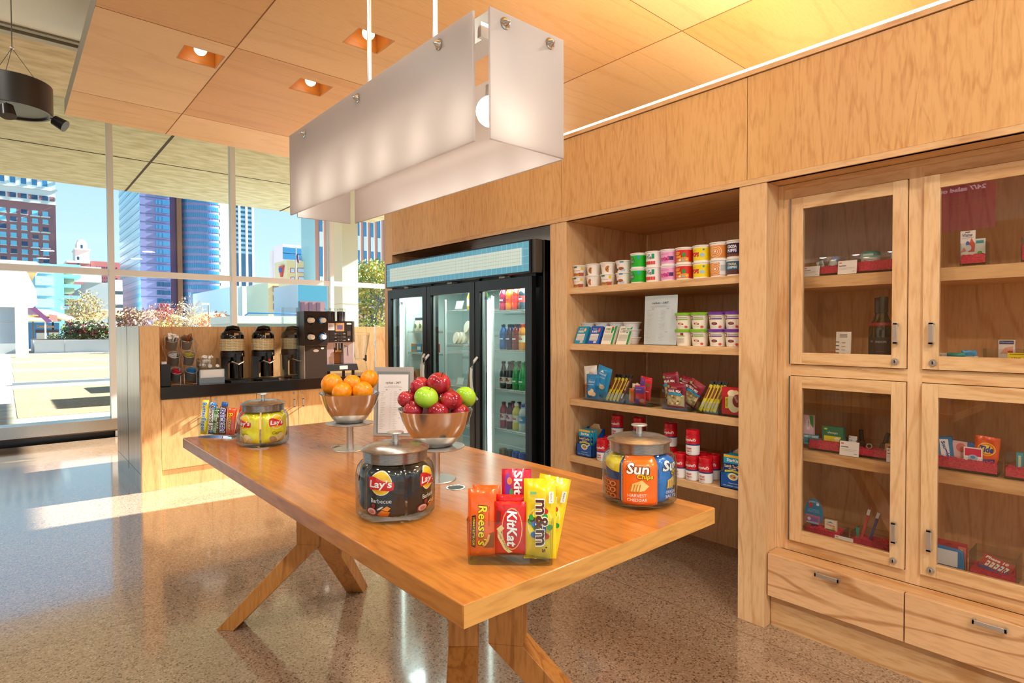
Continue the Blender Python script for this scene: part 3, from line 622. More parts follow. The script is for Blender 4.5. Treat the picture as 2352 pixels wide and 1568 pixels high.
MB().hexa([(-.04, -.03, 0), (.04, -.03, 0), (.04, .03, 0), (-.04, .03, 0), (-.036, -.012, .15), (.036, -.015, .15), (.036, .01, .15), (-.036, .012, .15)], '#a4703c').art([('r', -.015, .02, .04, .09, '#d8b48a')], lambda x, y, h: (x, -.031 + .12 * y - h, y)).build('paper_bag', loc=(2.86, 3.76, .95), rz=SH, label='brown paper bag standing in the middle cooler door', cat='bag')

# ================================================================ pendant lamp over the table
m = bpy.data.materials.new('frosted_glass'); m.use_nodes = True; nt = m.node_tree; nt.nodes.clear()
df = N(nt, 'ShaderNodeBsdfDiffuse'); df.inputs[0].default_value = lin('#c2b8b4'); tl = N(nt, 'ShaderNodeBsdfTranslucent'); tl.inputs[0].default_value = lin('#e0dad5')
gl = N(nt, 'ShaderNodeBsdfGlossy'); gl.inputs['Roughness'].default_value = .35
m1 = N(nt, 'ShaderNodeMixShader'); m1.inputs[0].default_value = .62; m2 = N(nt, 'ShaderNodeMixShader'); m2.inputs[0].default_value = .08; o = N(nt, 'ShaderNodeOutputMaterial')
nt.links.new(df.outputs[0], m1.inputs[1]); nt.links.new(tl.outputs[0], m1.inputs[2]); nt.links.new(m1.outputs[0], m2.inputs[1]); nt.links.new(gl.outputs[0], m2.inputs[2]); nt.links.new(m2.outputs[0], o.inputs[0])
FROST = m
FEDGE = P('frost_edge', '#f3eeec', .3)
t = thing('pendant_lamp', 'long rectangular pendant lamp of frosted glass panels above the table', 'pendant lamp', (1.1, 1.89, 1.91))
def gpanel(x0, x1, y0, y1):
    X, Y, Z = 1.1, 1.89, 1.91
    return MB().box(x0 - X, x1 - X, y0 - Y, y1 - Y, 0, .343, FROST).build('glass_panel', t, bevel=.001)
pans = [gpanel(.944, .952, 1.235, 2.545), gpanel(1.246, 1.254, 1.205, 2.545), gpanel(.967, 1.243, 1.19, 1.198), gpanel(.985, 1.235, 2.565, 2.573)]
def stud(M_, par): return MB().lathe([(0, .022), (.004, .016), (.011, .006), (.012, .003), (.016, .002), (.016, 0), (.006, -.03), (0, -.03)], STEELM, 18, M=M_).build('stud', par)
for y in (1.392, 1.897, 2.378):
    stud(Matrix.Translation((-.156, y - 1.89, .31)) @ Matrix.Rotation(-PI / 2, 4, 'Y'), pans[0]); stud(Matrix.Translation((.154, y - 1.89, .31)) @ Matrix.Rotation(PI / 2, 4, 'Y'), pans[1])
for x in (1.018, 1.186):
    stud(Matrix.Translation((x - 1.1, 1.19 - 1.89, .315)) @ Matrix.Rotation(PI / 2, 4, 'X'), pans[2]); stud(Matrix.Translation((x - 1.1, .683, .315)) @ Matrix.Rotation(-PI / 2, 4, 'X'), pans[3])
ch = MB().box(-.075, -.005, -.64, .65, .315, .385, SATIN); ch.box(-.12, .12, -.645, -.63, .29, .33, SATIN).box(-.13, .13, .6, .615, .29, .33, SATIN)
ch.build('channel', t)
for y in (2.05 - 1.89, 1.60 - 1.89): MB().cyl((-.03, y, .38), (-.03, y, 1.70), .009, SATIN, 20).build('rod', t)
PBULB = glow('pendant_globe', '#fffaf0', 3)
for i in range(6):
    y = 1.29 + .22 * i - 1.89
    a = MB().cyl((-.05, y, .31), (-.05, y, .17), .006, SATIN, 8).cyl((-.05, y, .19), (-.05, y, .155), .016, SATIN, 12).build('lamp_holder', t)
    MB().ball((-.05, y, .118), .043, PBULB).build('globe_bulb', t)
    l = bpy.data.lights.new('pendant_light', 'POINT'); l.energy = .95; l.color = (1, .93, .82); l.shadow_soft_size = .045
    lo = bpy.data.objects.new('pendant_light', l); COL.objects.link(lo); lo.parent = t; lo.location = (-.05, y, .06)
# ================================================================ hanging drum with small spotlights
t = thing('hanging_drum', 'black drum fixture with small spotlights hanging on a cable at top left', 'ceiling light', (.07, 5.2, 2.9))
R_ = .215
MB().lathe([(0, .01), (R_ * .86, .01), (R_ * .9, 0), (R_, 0), (R_, .19), (R_ - .006, .195), (0, .2)], P('drum_black', '#15110f', .35), 40).lathe([(R_ * .9, -.002), (R_ * .985, -.002)], P('drum_rim', '#57534f', .4), 40).build('drum', t)
MB().cyl((0, 0, .43), (0, 0, 1.5), .003, P('cable', '#55524c', .5), 6).ball((0, 0, .42), .012, SATIN, 10, 8).build('cable', t)
for a in (.3, 2.4, 4.5): MB().cyl((0, 0, .42), (R_ * .8 * math.cos(a), R_ * .8 * math.sin(a), .195), .0018, P('cable', '#55524c', .5), 5).build('suspension_wire', t)
for a, d in ((-.15, (.8, -.35, -.5)), (-1.75, (.1, -.3, -1)), (2.6, (-.8, .2, -.4))):
    p = Vector((R_ * .92 * math.cos(a), R_ * .92 * math.sin(a), -.01)); d = Vector(d).normalized()
    MB().cyl(p, p + d * .03, .004, BLACK, 8).cyl(p + d * .025, p + d * .10, .034, BLACK, 18, .042).build('spotlight', t)
# ================================================================ things on the coffee counter
def T(z=.91): return z
t = thing('stir_stick_box', 'flat black box with white paper on top at the counter end', 'box', (1.09, 6.05, .91))
MB().box(-.045, .035, -.08, .08, 0, .20, P('matt_black', '#15171a', .5)).build('box_body', t, bevel=.004)
MB().box(-.03, .01, -.05, .0, .20, .222, '#eceae6').build('paper', t)
# wire rack with six tilted canisters
t = thing('condiment_rack', 'wire rack holding six tilted steel canisters on the black worktop', 'rack', (1.235, 6.14, .91))
rk = MB()
for sx_ in (-.12, -.015, .015, .12):
    rk.tube([(sx_, -.09, .005), (sx_, -.09, .1), (sx_ , -.03, .16), (sx_, -.05, .25), (sx_, .02, .31), (sx_, 0, .40), (sx_, .07, .46), (sx_, .075, .005)], .0028, SATIN, 6)
for (y, z) in ((-.09, .005), (.075, .005), (.07, .46), (-.05, .12), (0, .27)): rk.tube([(-.12, y, z), (.12, y, z)], .0028, SATIN, 6)
for sx_ in (-.125, .125): rk.tube([(sx_, .02, .1), (sx_ * 1.2, -.03, .2), (sx_, .02, .27), (sx_ * 1.2, -.02, .36), (sx_, .05, .44)], .0022, SATIN, 6)
rk.build('wire_frame', t)
kinds = (('#ece8e4', 'white sugar packets', 'stick'), ('#9c5a2c', 'brown stirring sticks', 'stick'), ('#dcdcdc', 'white sweetener packets', 'pk'), ('#c8b84a', 'yellow sweetener packets', 'pk'), ('#e0304a', 'pink sweetener packets', 'pk'), ('#2a7cc0', 'blue sweetener packets', 'pk'))
random.seed(4)
for k, (c, lb, kind) in enumerate(kinds):
    col, row = k % 2, k // 2
    p = Vector((1.235 + (-.062, .062)[col] + row * .008, 6.14 - .05 - .0 + (2 - row) * .045, .91 + .385 - row * .145))
    M_ = Matrix.Rotation(.62, 4, 'X')
    ct = thing('condiment_canister', 'tilted steel canister of ' + lb + ' in the wire rack', 'canister', p, group='canisters in the condiment rack')
    MB().lathe([(0, -.05), (.046, -.05), (.052, .045), (.055, .05), (.053, .052), (.049, .046), (.043, -.02), (0, -.02)], P('canister_steel', '#b4b0a8', .35, .6), 26, M=M_).build('canister', ct)
    pk = MB()
    for q in range(16):
        a, rr = random.uniform(0, 2 * PI), random.uniform(0, .036)
        if kind == 'stick': pk.box(-.003, .003, -.0025, .0025, -.02, .07 + random.uniform(-.01, .02) * (1 if k else 2), c, M=M_ @ Matrix.Translation((rr * math.cos(a), rr * math.sin(a), 0)) @ Matrix.Rotation(random.uniform(-.35, .35), 4, 'Y') @ Matrix.Rotation(random.uniform(-.25, .25), 4, 'X'))
        else: pk.box(-.014, .014, -.0015, .0015, -.02, .045 + random.uniform(-.01, .012), c, M=M_ @ Matrix.Translation((rr * .7 * math.cos(a), rr * math.sin(a), 0)) @ Matrix.Rotation(random.uniform(-.4, .4), 4, 'Y') @ Matrix.Rotation(random.uniform(-.4, .4), 4, 'Z'))
    if kind == 'stick' and k == 0:
        for q in range(12): pk.ball(M_ @ Vector((random.uniform(-.03, .04), random.uniform(-.03, .03), .085 + random.uniform(-.01, .01))), .011, '#f6f4f2', 8, 6)
    po = pk.build('packets', ct); po['kind'] = 'stuff'
t = thing('napkin_dispenser', 'low grey and white napkin dispenser beside the condiment rack', 'dispenser', (1.48, 6.10, .91))
MB().prism([(-.11, 0), (.11, 0), (.115, .10), (.11, .135), (-.105, .135), (-.11, .1)], -.07, .12, P('dispenser_grey', '#8d9aa3', .3, .5)).box(-.10, .105, -.073, -.07, .055, .13, '#e9e9e6').build('case', t, bevel=.004)
MB().box(-.08, .085, -.075, -.072, .065, .12, '#f6f3f0').build('napkin', t)
t = thing('creamer_bin', 'small clear bin heaped with white creamer cups on the napkin dispenser', 'bin', (1.468, 6.12, 1.046))
MB().box(-.085, .085, -.06, .06, 0, .004, ACRYL).box(-.087, -.085, -.06, .06, 0, .1, ACRYL).box(.085, .087, -.06, .06, 0, .1, ACRYL).box(-.087, .087, -.062, -.06, 0, .1, ACRYL).box(-.087, .087, .06, .062, 0, .1, ACRYL).build('bin', t)
cu0 = None; k = 0
for lz in range(3):
    for q in range(7 if lz < 2 else 5):
        x = random.uniform(-.065, .065); y = -.045 + .09 * ((q * 2) % 5) / 4; z = 1.05 + .012 + lz * .04 + random.uniform(0, .012)
        if cu0 is None:
            cu0 = MB().lathe([(0, 0), (.011, 0), (.015, .022), (.018, .022), (.018, .025), (0, .027)], '#f2efec', 12).build('creamer_cup', loc=(1.468 + x, 6.12 + y, z), label='small white creamer cup heaped in the clear bin', cat='creamer', group='creamer cups in the clear bin')
            c_ = cu0
        else: c_ = copy_tree(cu0, loc=(1.468 + x, 6.12 + y, z))
        c_.rotation_euler = (random.uniform(-1.2, 1.2), random.uniform(-1.2, 1.2), 0)
# urns
def urn(x, y, label, red=False):
    t = thing('coffee_urn', label, 'coffee urn', (x, y, .91), -.15, 'coffee urns on the black worktop')
    b = MB().lathe([(.02, .24), (.108, .24), (.108, .29), (.106, .292), (.106, .30), (.109, .302), (.109, .42), (.106, .425), (.107, .445), (.098, .475), (.08, .49)], BLACKG, 40)
    b.lathe([(.1092, .242), (.1092, .288)], BROWNB, 40).build('tank', t)
    wr = MB().lathe([(.1095, .303), (.1095, .418)], '#d9c79a', 40)
    words = 'coffee drift latte brew cafe bean roast mocha cup'.split(); sh = []
    for rr in range(7):
        x_ = -.15
        while x_ < .15:
            wd_ = words[(rr * 3 + int((x_ + .2) * 60)) % len(words)]; sh.append(('t', wd_, x_ + .02, .312 + rr * .0165, .009, '#3a2c1c', {'w': .036})); x_ += .046
    wr.art(sh, wrap(lambda y: .1098), .02).build('printed_band', t)
    MB().lathe([(.085, .485), (.07, .505), (.045, .525), (.03, .54), (0, .54)], BLACKG, 32).tube([(-.06, -.03, .50), (-.05, -.05, .53), (0, -.06, .54), (.05, -.05, .53), (.06, -.03, .50)], .012, BLACK, 10).box(.005, .045, -.106, -.09, .455, .475, P('latch', '#a8875c', .4)).build('lid', t)
    b = MB().prism([(-.105, .0), (-.045, 0), (-.045, .17), (-.02, .2), (-.02, .25), (-.108, .25), (-.105, .14)], -.03, .08, BLACKG)
    b.lathe([(0, .03), (.062, .03), (.06, .25)], BLACKG, 26, c=(.035, -.0, 0)).lathe([(0, 0), (.1, 0), (.112, .008), (.105, .02), (0, .025)], BLACK, 36).build('stand', t)
    MB().box(-.03, .13, -.13, -.02, .0, .012, BLACK).prism([(.04, .015), (.155, .03), (.15, .022), (.05, .0)], -.12, -.02, BLACK).build('drip_tray', t)
    b = MB().cyl((.03, -.10, .25), (.03, -.15, .25), .016, BLACK, 14).box(.014, .046, -.165, -.135, .17, .275, BLACK).tube([(-.025, -.1, .19), (-.02, -.16, .20), (.03, -.18, .175), (.075, -.16, .20), (.08, -.1, .19)], .009, P('guard', '#8a8478', .2, .8), 8)
    if red: b.ball((.03, -.172, .205), .012, '#e02020', 10, 8)
    b.build('tap', t)
    MB().lathe([(0, 0), (.011, 0)], '#d8e0d0', 12, M=Matrix.Translation((.075, -.079, .266)) @ Matrix.Rotation(-.75, 4, 'Z') @ Matrix.Rotation(PI / 2, 4, 'X')).build('badge', t)
    return t
urn(1.70, 6.16, 'black coffee urn with cream lettered band, leftmost of three')
urn(1.995, 6.165, 'black coffee urn with cream lettered band and red tap dot', True)
urn(2.335, 6.29, 'black coffee urn with cream lettered band half behind the cup dispenser')
t = thing('acrylic_screen', 'clear acrylic lid holder standing left of the black cup dispenser', 'holder', (2.26, 6.1, .91))
MB().box(-.075, .075, -.003, .0, 0, .74, ACRYL).box(-.078, -.075, -.003, .06, 0, .74, ACRYL).box(.075, .078, -.003, .06, 0, .74, ACRYL).box(-.075, .075, .0, .06, .55, .553, ACRYL).build('holder', t)
t = thing('cup_dispenser', 'tall black cup dispenser with four round cup holes beside the urns', 'dispenser', (2.468, 6.10, .91))
MB().box(-.125, .125, -.14, .06, .34, .70, BROWNB).box(-.125, .125, -.141, -.139, .514, .517, BLACK).build('upper_case', t, bevel=.004)
MB().box(-.12, .12, -.135, .06, .0, .335, P('fridge_brown', '#3a302b', .3)).box(-.125, -.12, -.137, .06, 0, .34, SATIN).box(-.12, .12, -.1352, -.135, .325, .33, BLACK).art([('e', 0, .285, .028, .014, '#e8e2d8'), ('e', 0, .285, .025, .011, '#b8988a'), ('e', .07, .31, .018, .01, '#e8e2d8')], front(-.1352)).build('milk_fridge', t, bevel=.004)
for x, z, c in ((-.062, .605, 0), (.062, .605, 1), (-.062, .43, 0), (.062, .43, 1)):
    MB().lathe([(.040, .0), (.052, .0), (.052, .008), (.048, .012), (.040, .012), (.036, -.01), (0, -.012)], BLACK, 26, M=Matrix.Translation((x, -.140, z)) @ Matrix.Rotation(PI / 2, 4, 'X')).build('cup_gasket', t)
    ct = thing('paper_cup_stack', ('stack of white paper cups' if not c else 'stack of white cups in a blue sleeve') + ' in the %s %s hole of the dispenser' % ('upper' if z > .5 else 'lower', 'left' if x < 0 else 'right'), 'cups', (2.462 + x, 5.98, .91 + z), group='cup stacks in the dispenser')
    M_ = Matrix.Rotation(PI / 2 + .0, 4, 'X') @ Matrix.Rotation(.22, 4, 'Y')
    if c: MB().lathe([(.038, -.01), (.037, .03), (.030, .038), (.028, .04)], P('cup_blue', '#1668b0', .2), 24, M=M_).build('sleeve', ct)
    MB().lathe([(.033, -.01), (.031, .012), (.029, .012), (.029, .03), (.027, .034), (.027, .05), (.0255, .07), (0, .07)], '#efe6d6' if not c else '#f6f4ee', 24, M=M_).build('cups', ct)
t = thing('coffee_machine', 'silver and black bean coffee machine with small screen on black stand', 'coffee machine', (2.77, 6.12, .91))
PK = noisy('machine_side', '#d9cfd6', '#cfc0ca', 3, .25, metal=.6)
MB().box(-.16, -.08, -.10, .16, .13, .37, PK).box(.03, .155, -.10, .16, .13, .37, PK).box(-.08, .03, -.02, .16, .13, .37, P('machine_recess', '#c08348', .35, .3)).box(-.16, .155, -.10, .16, .36, .60, PK).build('body', t, bevel=.004)
sh = [('r', -.13, .115, .375, .585, BROWNB), ('r', -.15, -.075, .50, .578, '#e6e0e2'), ('r', -.065, .035, .488, .58, '#c89a68'), ('r', -.045, .018, .508, .556, '#6d5a86'), ('r', .065, .12, .562, .58, '#e4e2de'), ('r', .068, .11, .44, .49, '#5b4a46'), ('r', .078, .095, .39, .405, '#f0eee8')]
for i in range(3):
    for j in (-.035, .0): sh += [('e', j, .46 - i * .035, .011, .011, '#6a5f58'), ('e', j, .46 - i * .035, .0085, .0085, BROWNB)]
    sh += [('r', -.075, -.055, .458 - i * .035, .463 - i * .035, '#c8c0b8'), ('r', .022, .048, .458 - i * .035, .463 - i * .035, '#c8c0b8')]
sh += [('r', -.14, -.09, .55, .553, '#9a9094'), ('r', -.14, -.095, .54, .543, '#9a9094')]
MB().box(-.16, .155, -.112, -.10, .37, .60, BROWNB).box(.135, .142, -.114, -.112, .37, .60, SATIN).art(sh, front(-.112), None, .0005).build('control_panel', t, bevel=.002)
MB().cyl((-.055, -.06, .37), (-.055, -.06, .31), .012, STEELM, 12).cyl((-.02, -.06, .37), (-.02, -.06, .28), .014, STEELM, 12).cyl((.01, -.06, .37), (.01, -.06, .30), .010, STEELM, 12).tube([(.035, -.105, .33), (.07, -.115, .325), (.075, -.115, .22)], .004, BLACK, 8).box(-.065, .005, -.105, -.02, .262, .28, P('spout_cap', '#b8915c', .3, .4)).build('spouts', t)
MB().prism([(-.19, .06), (.18, .06), (.165, .13), (-.175, .13)], -.15, .16, P('tray_black', '#2c2f33', .35)).art([('r', -.04, .055, .075, .115, '#e9e9e0')], lambda x, y, h: (x, -.1505 - h, y)).build('drip_tray', t)
for x, y in ((-.15, -.12), (.13, -.12), (-.05, .12), (.13, .12)): MB().box(x - .012, x + .012, y - .012, y + .012, 0, .06, BLACK).build('foot', t)
for k, x in enumerate((-.10, -.035, .04, .085)):
    o = MB().lathe([(.0, 0), (.034, 0), (.034, .12), (.030, .135), (0, .135)], ACRYL, 20, c=(x, .04 if k % 2 else .0, .60)).lathe([(0, .002), (.031, .002), (.031, .105), (0, .112)], noisy('coffee_beans', '#3a1c10', '#160a06', 90, .35, (1, 1, 1), .45, .55, bump=.5), 20, c=(x, .04 if k % 2 else 0, .60)).lathe([(.030, .128), (.036, .128), (.036, .142), (0, .146)], ACRYL, 20, c=(x, .04 if k % 2 else 0, .60)).build('bean_hopper', t)
t = thing('juice_dispenser', 'empty clear plastic drinks dispenser with black tap', 'dispenser', (3.065, 6.16, .91))
MB().lathe([(.075, 0), (.085, .003), (.08, .07), (.062, .15), (.06, .17), (.078, .26), (.098, .36), (.108, .44), (.104, .445), (.104, .43), (.094, .36), (.072, .25), (.056, .17), (0, .168)], ACRYL, 36).build('tank', t)
MB().lathe([(.109, .44), (.112, .45), (.106, .47), (.03, .475), (0, .475)], ACRYL, 36).build('lid', t)
MB().cyl((.02, -.06, .17), (.02, -.10, .17), .012, BLACK, 12).box(.012, .028, -.11, -.095, .15, .22, BLACK).build('tap', t)
t = thing('sign_pole', 'thin steel pole rising from the worktop right of the clear dispenser', 'pole', (3.25, 6.15, .91))
MB().cyl((0, 0, 0), (0, 0, .56), .009, SATIN, 12).cyl((0, 0, .30), (0, 0, .38), .013, SATIN, 12).lathe([(0, 0), (.06, 0), (.06, .006), (0, .008)], SATIN, 24).build('pole', t)
# ================================================================ packages
def sm(a): a = max(0, min(1, a)); return a * a * (3 - 2 * a)
def pillow(w, h, d, seed=0, wr=.0012, yb=0, crimp=.1):
    rs = random.Random(seed); ph = [rs.uniform(0, 6.28) for _ in range(6)]; fr_ = [rs.uniform(50, 120) for _ in range(4)]
    def th(x, y):
        u = min(1, abs(2 * x / w)); v = y / h
        e = (1 - u ** 2.8) ** .55 * sm(v / crimp / 1.6) ** .6 * sm((1 - v) / crimp / 1.6) ** .6
        k = wr * e * (math.sin(fr_[0] * x + ph[0] + 30 * y) + .8 * math.sin(fr_[1] * y + ph[1] + 40 * x) + .6 * math.sin(fr_[2] * (x + y) + ph[2])) + wr * .8 * math.sin(260 * x + ph[3]) * (1 - sm(v * (1 - v) * 9))
        return d / 2 * e + k, e
    def f(x, y, hh=0):
        t_, e = th(x, y); return (x * (1 - .05 * e), yb - t_ - hh, y)
    def b(x, y, hh=0):
        t_, e = th(-x, y); return (x * (1 - .05 * e), yb + t_ + hh, y)
    return f, b
def bag(name, w, h, d, mat, art, loc, rz, label, cat='snack', group=None, seed=0, tilt=0, lean=0, wr=.0012, bend=0, parent=None, back=None, crimp=.1, nu=16, nv=20):
    f, bk = pillow(w, h, d, seed, wr, 0, crimp)
    M_ = Matrix.Rotation(tilt, 4, 'Y') @ Matrix.Rotation(-lean, 4, 'X')
    if bend:
        f0, b0 = f, bk
        def bw(g):
            def q(x, y, hh=0):
                p = g(x, y, hh); a = p[0] / bend; r = bend + (-p[1]) - d / 2 - .022 * sm((p[2] / h - .78) / .22) - .012 * sm((.06 - p[2] / h) / .06); return (r * math.sin(a), -r * math.cos(a), p[2])
            return q
        f, bk = bw(f0), bw(b0)
    mb = MB()
    FF = lambda x, y, hh=0: M_ @ Vector(f(x, y, hh)); BB = lambda x, y, hh=0: M_ @ Vector(bk(x, y, hh))
    mb.surf(FF, -w / 2, w / 2, 0, h, nu, nv, mat); mb.surf(lambda x, y: BB(-x, y), -w / 2, w / 2, 0, h, nu, nv, back or mat)
    mb.art(art, FF, .006, .0006)
    return mb.build(name, loc=loc, rz=rz, label=label, cat=cat, group=group, parent=parent)
def foil(c, r=.28): return P('foil_' + c, c, r, .15, Coat_Weight=.4)
def box_pack(name, w, h, d, col, art, loc, rz, label, cat='box', group=None, lean=0, tilt=0, mat=None):
    M_ = Matrix.Rotation(tilt, 4, 'Y') @ Matrix.Rotation(-lean, 4, 'X')
    b = MB().box(-w / 2, w / 2, 0, d, 0, h, mat or P('pack_' + col, col, .35), M=M_)
    b.art(art, lambda x, y, hh: M_ @ Vector((x, -hh, y)), None, .0004)
    return b.build(name, loc=loc, rz=rz, label=label, cat=cat, group=group)
def facing(x, y, off=0): return math.atan2(y, x) - PI / 2 + off
TZ = .9102
# ---------------------------------------------------------------- glass jars of chips
JLID = noisy('jar_lid_steel', '#b2afaa', '#8f8c86', 60, .22, (1, 1, 8), .3, .7, metal=.9)
def jar(x, y, label):
    t = thing('glass_jar', label, 'jar', (x, y, TZ), 0, 'glass jars with steel lids on the oak table')
    R = .106
    MB().lathe([(0, 0), (.088, 0), (.098, .004), (R, .014), (R + .001, .06), (R, .118), (.101, .136), (.092, .147), (.084, .151), (.083, .158)], CLEAR, 56).lathe([(0, .008), (.086, .008), (.098, .016), (.1025, .03), (.1025, .115), (.097, .134), (.088, .144), (.081, .150)], pane_mat('inner_glass', '#fbfdfc', .35, ior=1.4), 56).build('glass', t)
    MB().lathe([(.0835, .150), (.086, .150), (.0865, .176), (.0915, .178), (.092, .181), (.088, .183), (.07, .191), (.04, .196), (0, .197)], JLID, 56).build('lid', t)
    MB().lathe([(.0085, .195), (.0085, .216), (.010, .218), (.022, .219), (.023, .221), (.022, .2235), (.008, .225), (0, .2255)], SATIN, 32).build('knob', t)
    return t
def lays(cx, cz, s, ccol='#f6c21c', halo='#f8f0d8'):
    sh = [('e', cx, cz, .037 * s, .036 * s, halo), ('e', cx, cz, .034 * s, .033 * s, ccol), ('e', cx - .004 * s, cz - .006 * s, .024 * s, .020 * s, '#f2a81c')]
    rib = [(-.042, .017), (-.03, .021), (-.012, .017), (.01, .006), (.03, .003), (.041, .004), (.043, -.006), (.041, -.019), (.03, -.022), (.006, -.020), (-.015, -.018), (-.038, -.021), (-.043, -.012)]
    sh.append(('p', [(cx + a * s, cz + b_ * s) for a, b_ in rib], '#d81f26'))
    sh.append(('t', "Lay's", cx, cz - .0045 * s, .029 * s, '#fbfbfb', {'shear': .12, 'bold': .022, 'w': .073 * s}))
    return sh
def chipbag(cx, cy, ang, col, flavour, label, yellow):
    art = lays(0, .094, .86)
    if yellow:
        art += [('t', flavour, 0, .048, .012, '#6b4a14', {'w': .05}), ('e', .004, .026, .026, .014, '#e8cf8c', .3), ('e', -.02, .022, .018, .012, '#b88a68', -.4), ('e', .022, .034, .018, .011, '#efdca4', -.5), ('e', .03, .018, .016, .009, '#dcbf78', .6)]
    else:
        art += [('t', flavour, 0, .049, .011, '#e9e9e9', {'w': .06}), ('e', -.028, .019, .018, .012, '#7a1c2c'), ('e', -.028, .020, .014, .009, '#e8b8b0'), ('e', -.028, .020, .009, .005, '#c87878'), ('p', [(-.012, .012), (.004, .026), (.026, .022), (.02, .010), (.006, .006)], '#e8781c'), ('p', [(.004, .028), (.018, .037), (.028, .031), (.02, .024)], '#f0902c'), ('e', .0, .031, .010, .0022, '#e6d8c0', .5), ('e', -.02, .036, .006, .006, '#8a1424')]
    return bag('chip_bag', .135, .140, .028, foil(col, .22), art, (cx, cy, TZ + .012), ang, label, 'chip bag', seed=hash(label) % 97 if False else len(label), bend=.098, back=foil('#c9ccd0', .25), wr=.0016)
jr = jar(.799, 1.401, 'glass jar with steel lid full of black barbecue chip bags')
a0 = facing(.799, 1.401)
chipbag(.799, 1.401, a0 - .40, '#1d2022', 'Barbecue', 'black barbecue chip bag facing the camera in the near left jar', False)
chipbag(.799, 1.401, a0 + 1.05, '#1d2022', 'Barbecue', 'black barbecue chip bag turned to the right in the near left jar', False)
chipbag(.799, 1.401, a0 + 2.6, '#1d2022', 'Barbecue', 'black barbecue chip bag at the back of the near left jar', False)
chipbag(.799, 1.401, a0 + 4.2, '#1d2022', 'Barbecue', 'black barbecue chip bag at the far left inside the near left jar', False)
jr = jar(.854, 2.649, 'glass jar with steel lid full of yellow classic chip bags')
a0 = facing(.854, 2.649)
chipbag(.854, 2.649, a0 - .88, '#f0e014', 'Classic', 'yellow chip bag on the left inside the far jar', True)
chipbag(.854, 2.649, a0 + .60, '#f0e014', 'Classic', 'yellow chip bag on the right inside the far jar', True)
chipbag(.854, 2.649, a0 + 2.2, '#f0e014', 'Classic', 'yellow chip bag at the back of the far jar', True)
jr = jar(1.39, 1.03, 'glass jar with steel lid holding orange and blue chip bags')
a0 = facing(1.39, 1.03)
def sunchip(ang, col, flav, label):
    art = [('t', 'Sun', -.006, .108, .032, '#3a2410', {'bold': .07, 'shear': .15, 'w': .069}), ('t', 'Sun', -.006, .108, .030, '#fdfdfd', {'bold': .03, 'shear': .15, 'w': .064}),
           ('t', 'Chips', .014, .086, .018, '#3a2410', {'bold': .07, 'shear': .15, 'w': .049}), ('t', 'Chips', .014, .086, .0165, '#f6d21c', {'bold': .03, 'shear': .15, 'w': .046})]
    art += [('p', [(-.03, .046), (-.024, .066), (.006, .078), (.024, .062), (.004, .046)], '#f2c46a'), ('p', [(-.014, .05), (.006, .076), (.026, .062), (.012, .048)], '#f8d88a')] + [('p', [(-.03 + .008 * i, .044), (-.024 + .008 * i, .066), (-.021 + .008 * i, .066), (-.027 + .008 * i, .044)], '#b88430') for i in range(4)]
    art += [('t', flav[0], -.008, .036, .0085, '#fbe8dc', {'w': .052}), ('t', flav[1], -.008, .024, .0085, '#fbe8dc', {'w': .056}), ('r', -.02, .012, .016, .0168, '#fbe8dc')]
    return bag('chip_bag', .115, .144, .03, foil(col, .25), art, (1.39, 1.03, TZ + .01), ang, label, 'chip bag', seed=len(label), bend=.115 if col[1] == 'f' else .098, wr=.0018, back=foil('#c9ccd0', .25))
sunchip(a0 + .02, '#f2701c', ('HARVEST', 'CHEDDAR'), 'orange cheddar chip bag facing the camera in the near right jar')
sunchip(a0 + 1.15, '#1478d2', ('ORIGINAL', 'SALTED'), 'blue chip bag on the right inside the near right jar')
art = [('p', [(-.05, .10), (.05, .085), (.05, .135), (-.05, .135)], '#e8c81c'), ('p', [(-.05, .075), (.05, .055), (.05, .088), (-.05, .103)], '#1c4478'), ('r', -.05, .05, .012, .066, '#b8562a')]
for i in range(5):
    for j in range(3): art += [('e', -.035 + .018 * i, .022 + .017 * j, .0088, .0075, '#e08a4a'), ('e', -.035 + .018 * i, .022 + .017 * j, .0055, .0045, '#7a3418')]
bag('pretzel_bag', .12, .140, .03, foil('#22508a', .25), art, (1.39, 1.03, TZ + .01), a0 - 1.12, 'yellow and blue pretzel bag on the left inside the near right jar', 'pretzel bag', seed=5, bend=.098)
bag('chip_bag', .12, .140, .03, foil('#8a1c1c', .25), [('r', -.04, .04, .05, .11, '#c8b8a8')], (1.39, 1.03, TZ + .01), a0 + 2.7, 'dark red chip bag at the back of the near right jar', 'chip bag', seed=9, bend=.098)
MB().surf(lambda x, y: (x, -.098 * math.cos(x / .098) * 0 - .092 - .001 * math.sin(300 * x), y), -.012, .012, .01, .115, 6, 10, '#f2f0ea').art([('r', -.009, .009, .02 + .012 * i, .024 + .012 * i, '#4a4440') for i in range(7)] + [('r', -.009, .009, .104, .111, '#4a4440')], lambda x, y, h: (x, -.0935 - h, y)).build('nutrition_panel', loc=(1.39, 1.03, TZ + .01), rz=a0 - .42, label='white printed bag edge with nutrition facts in the near right jar', cat='packet')
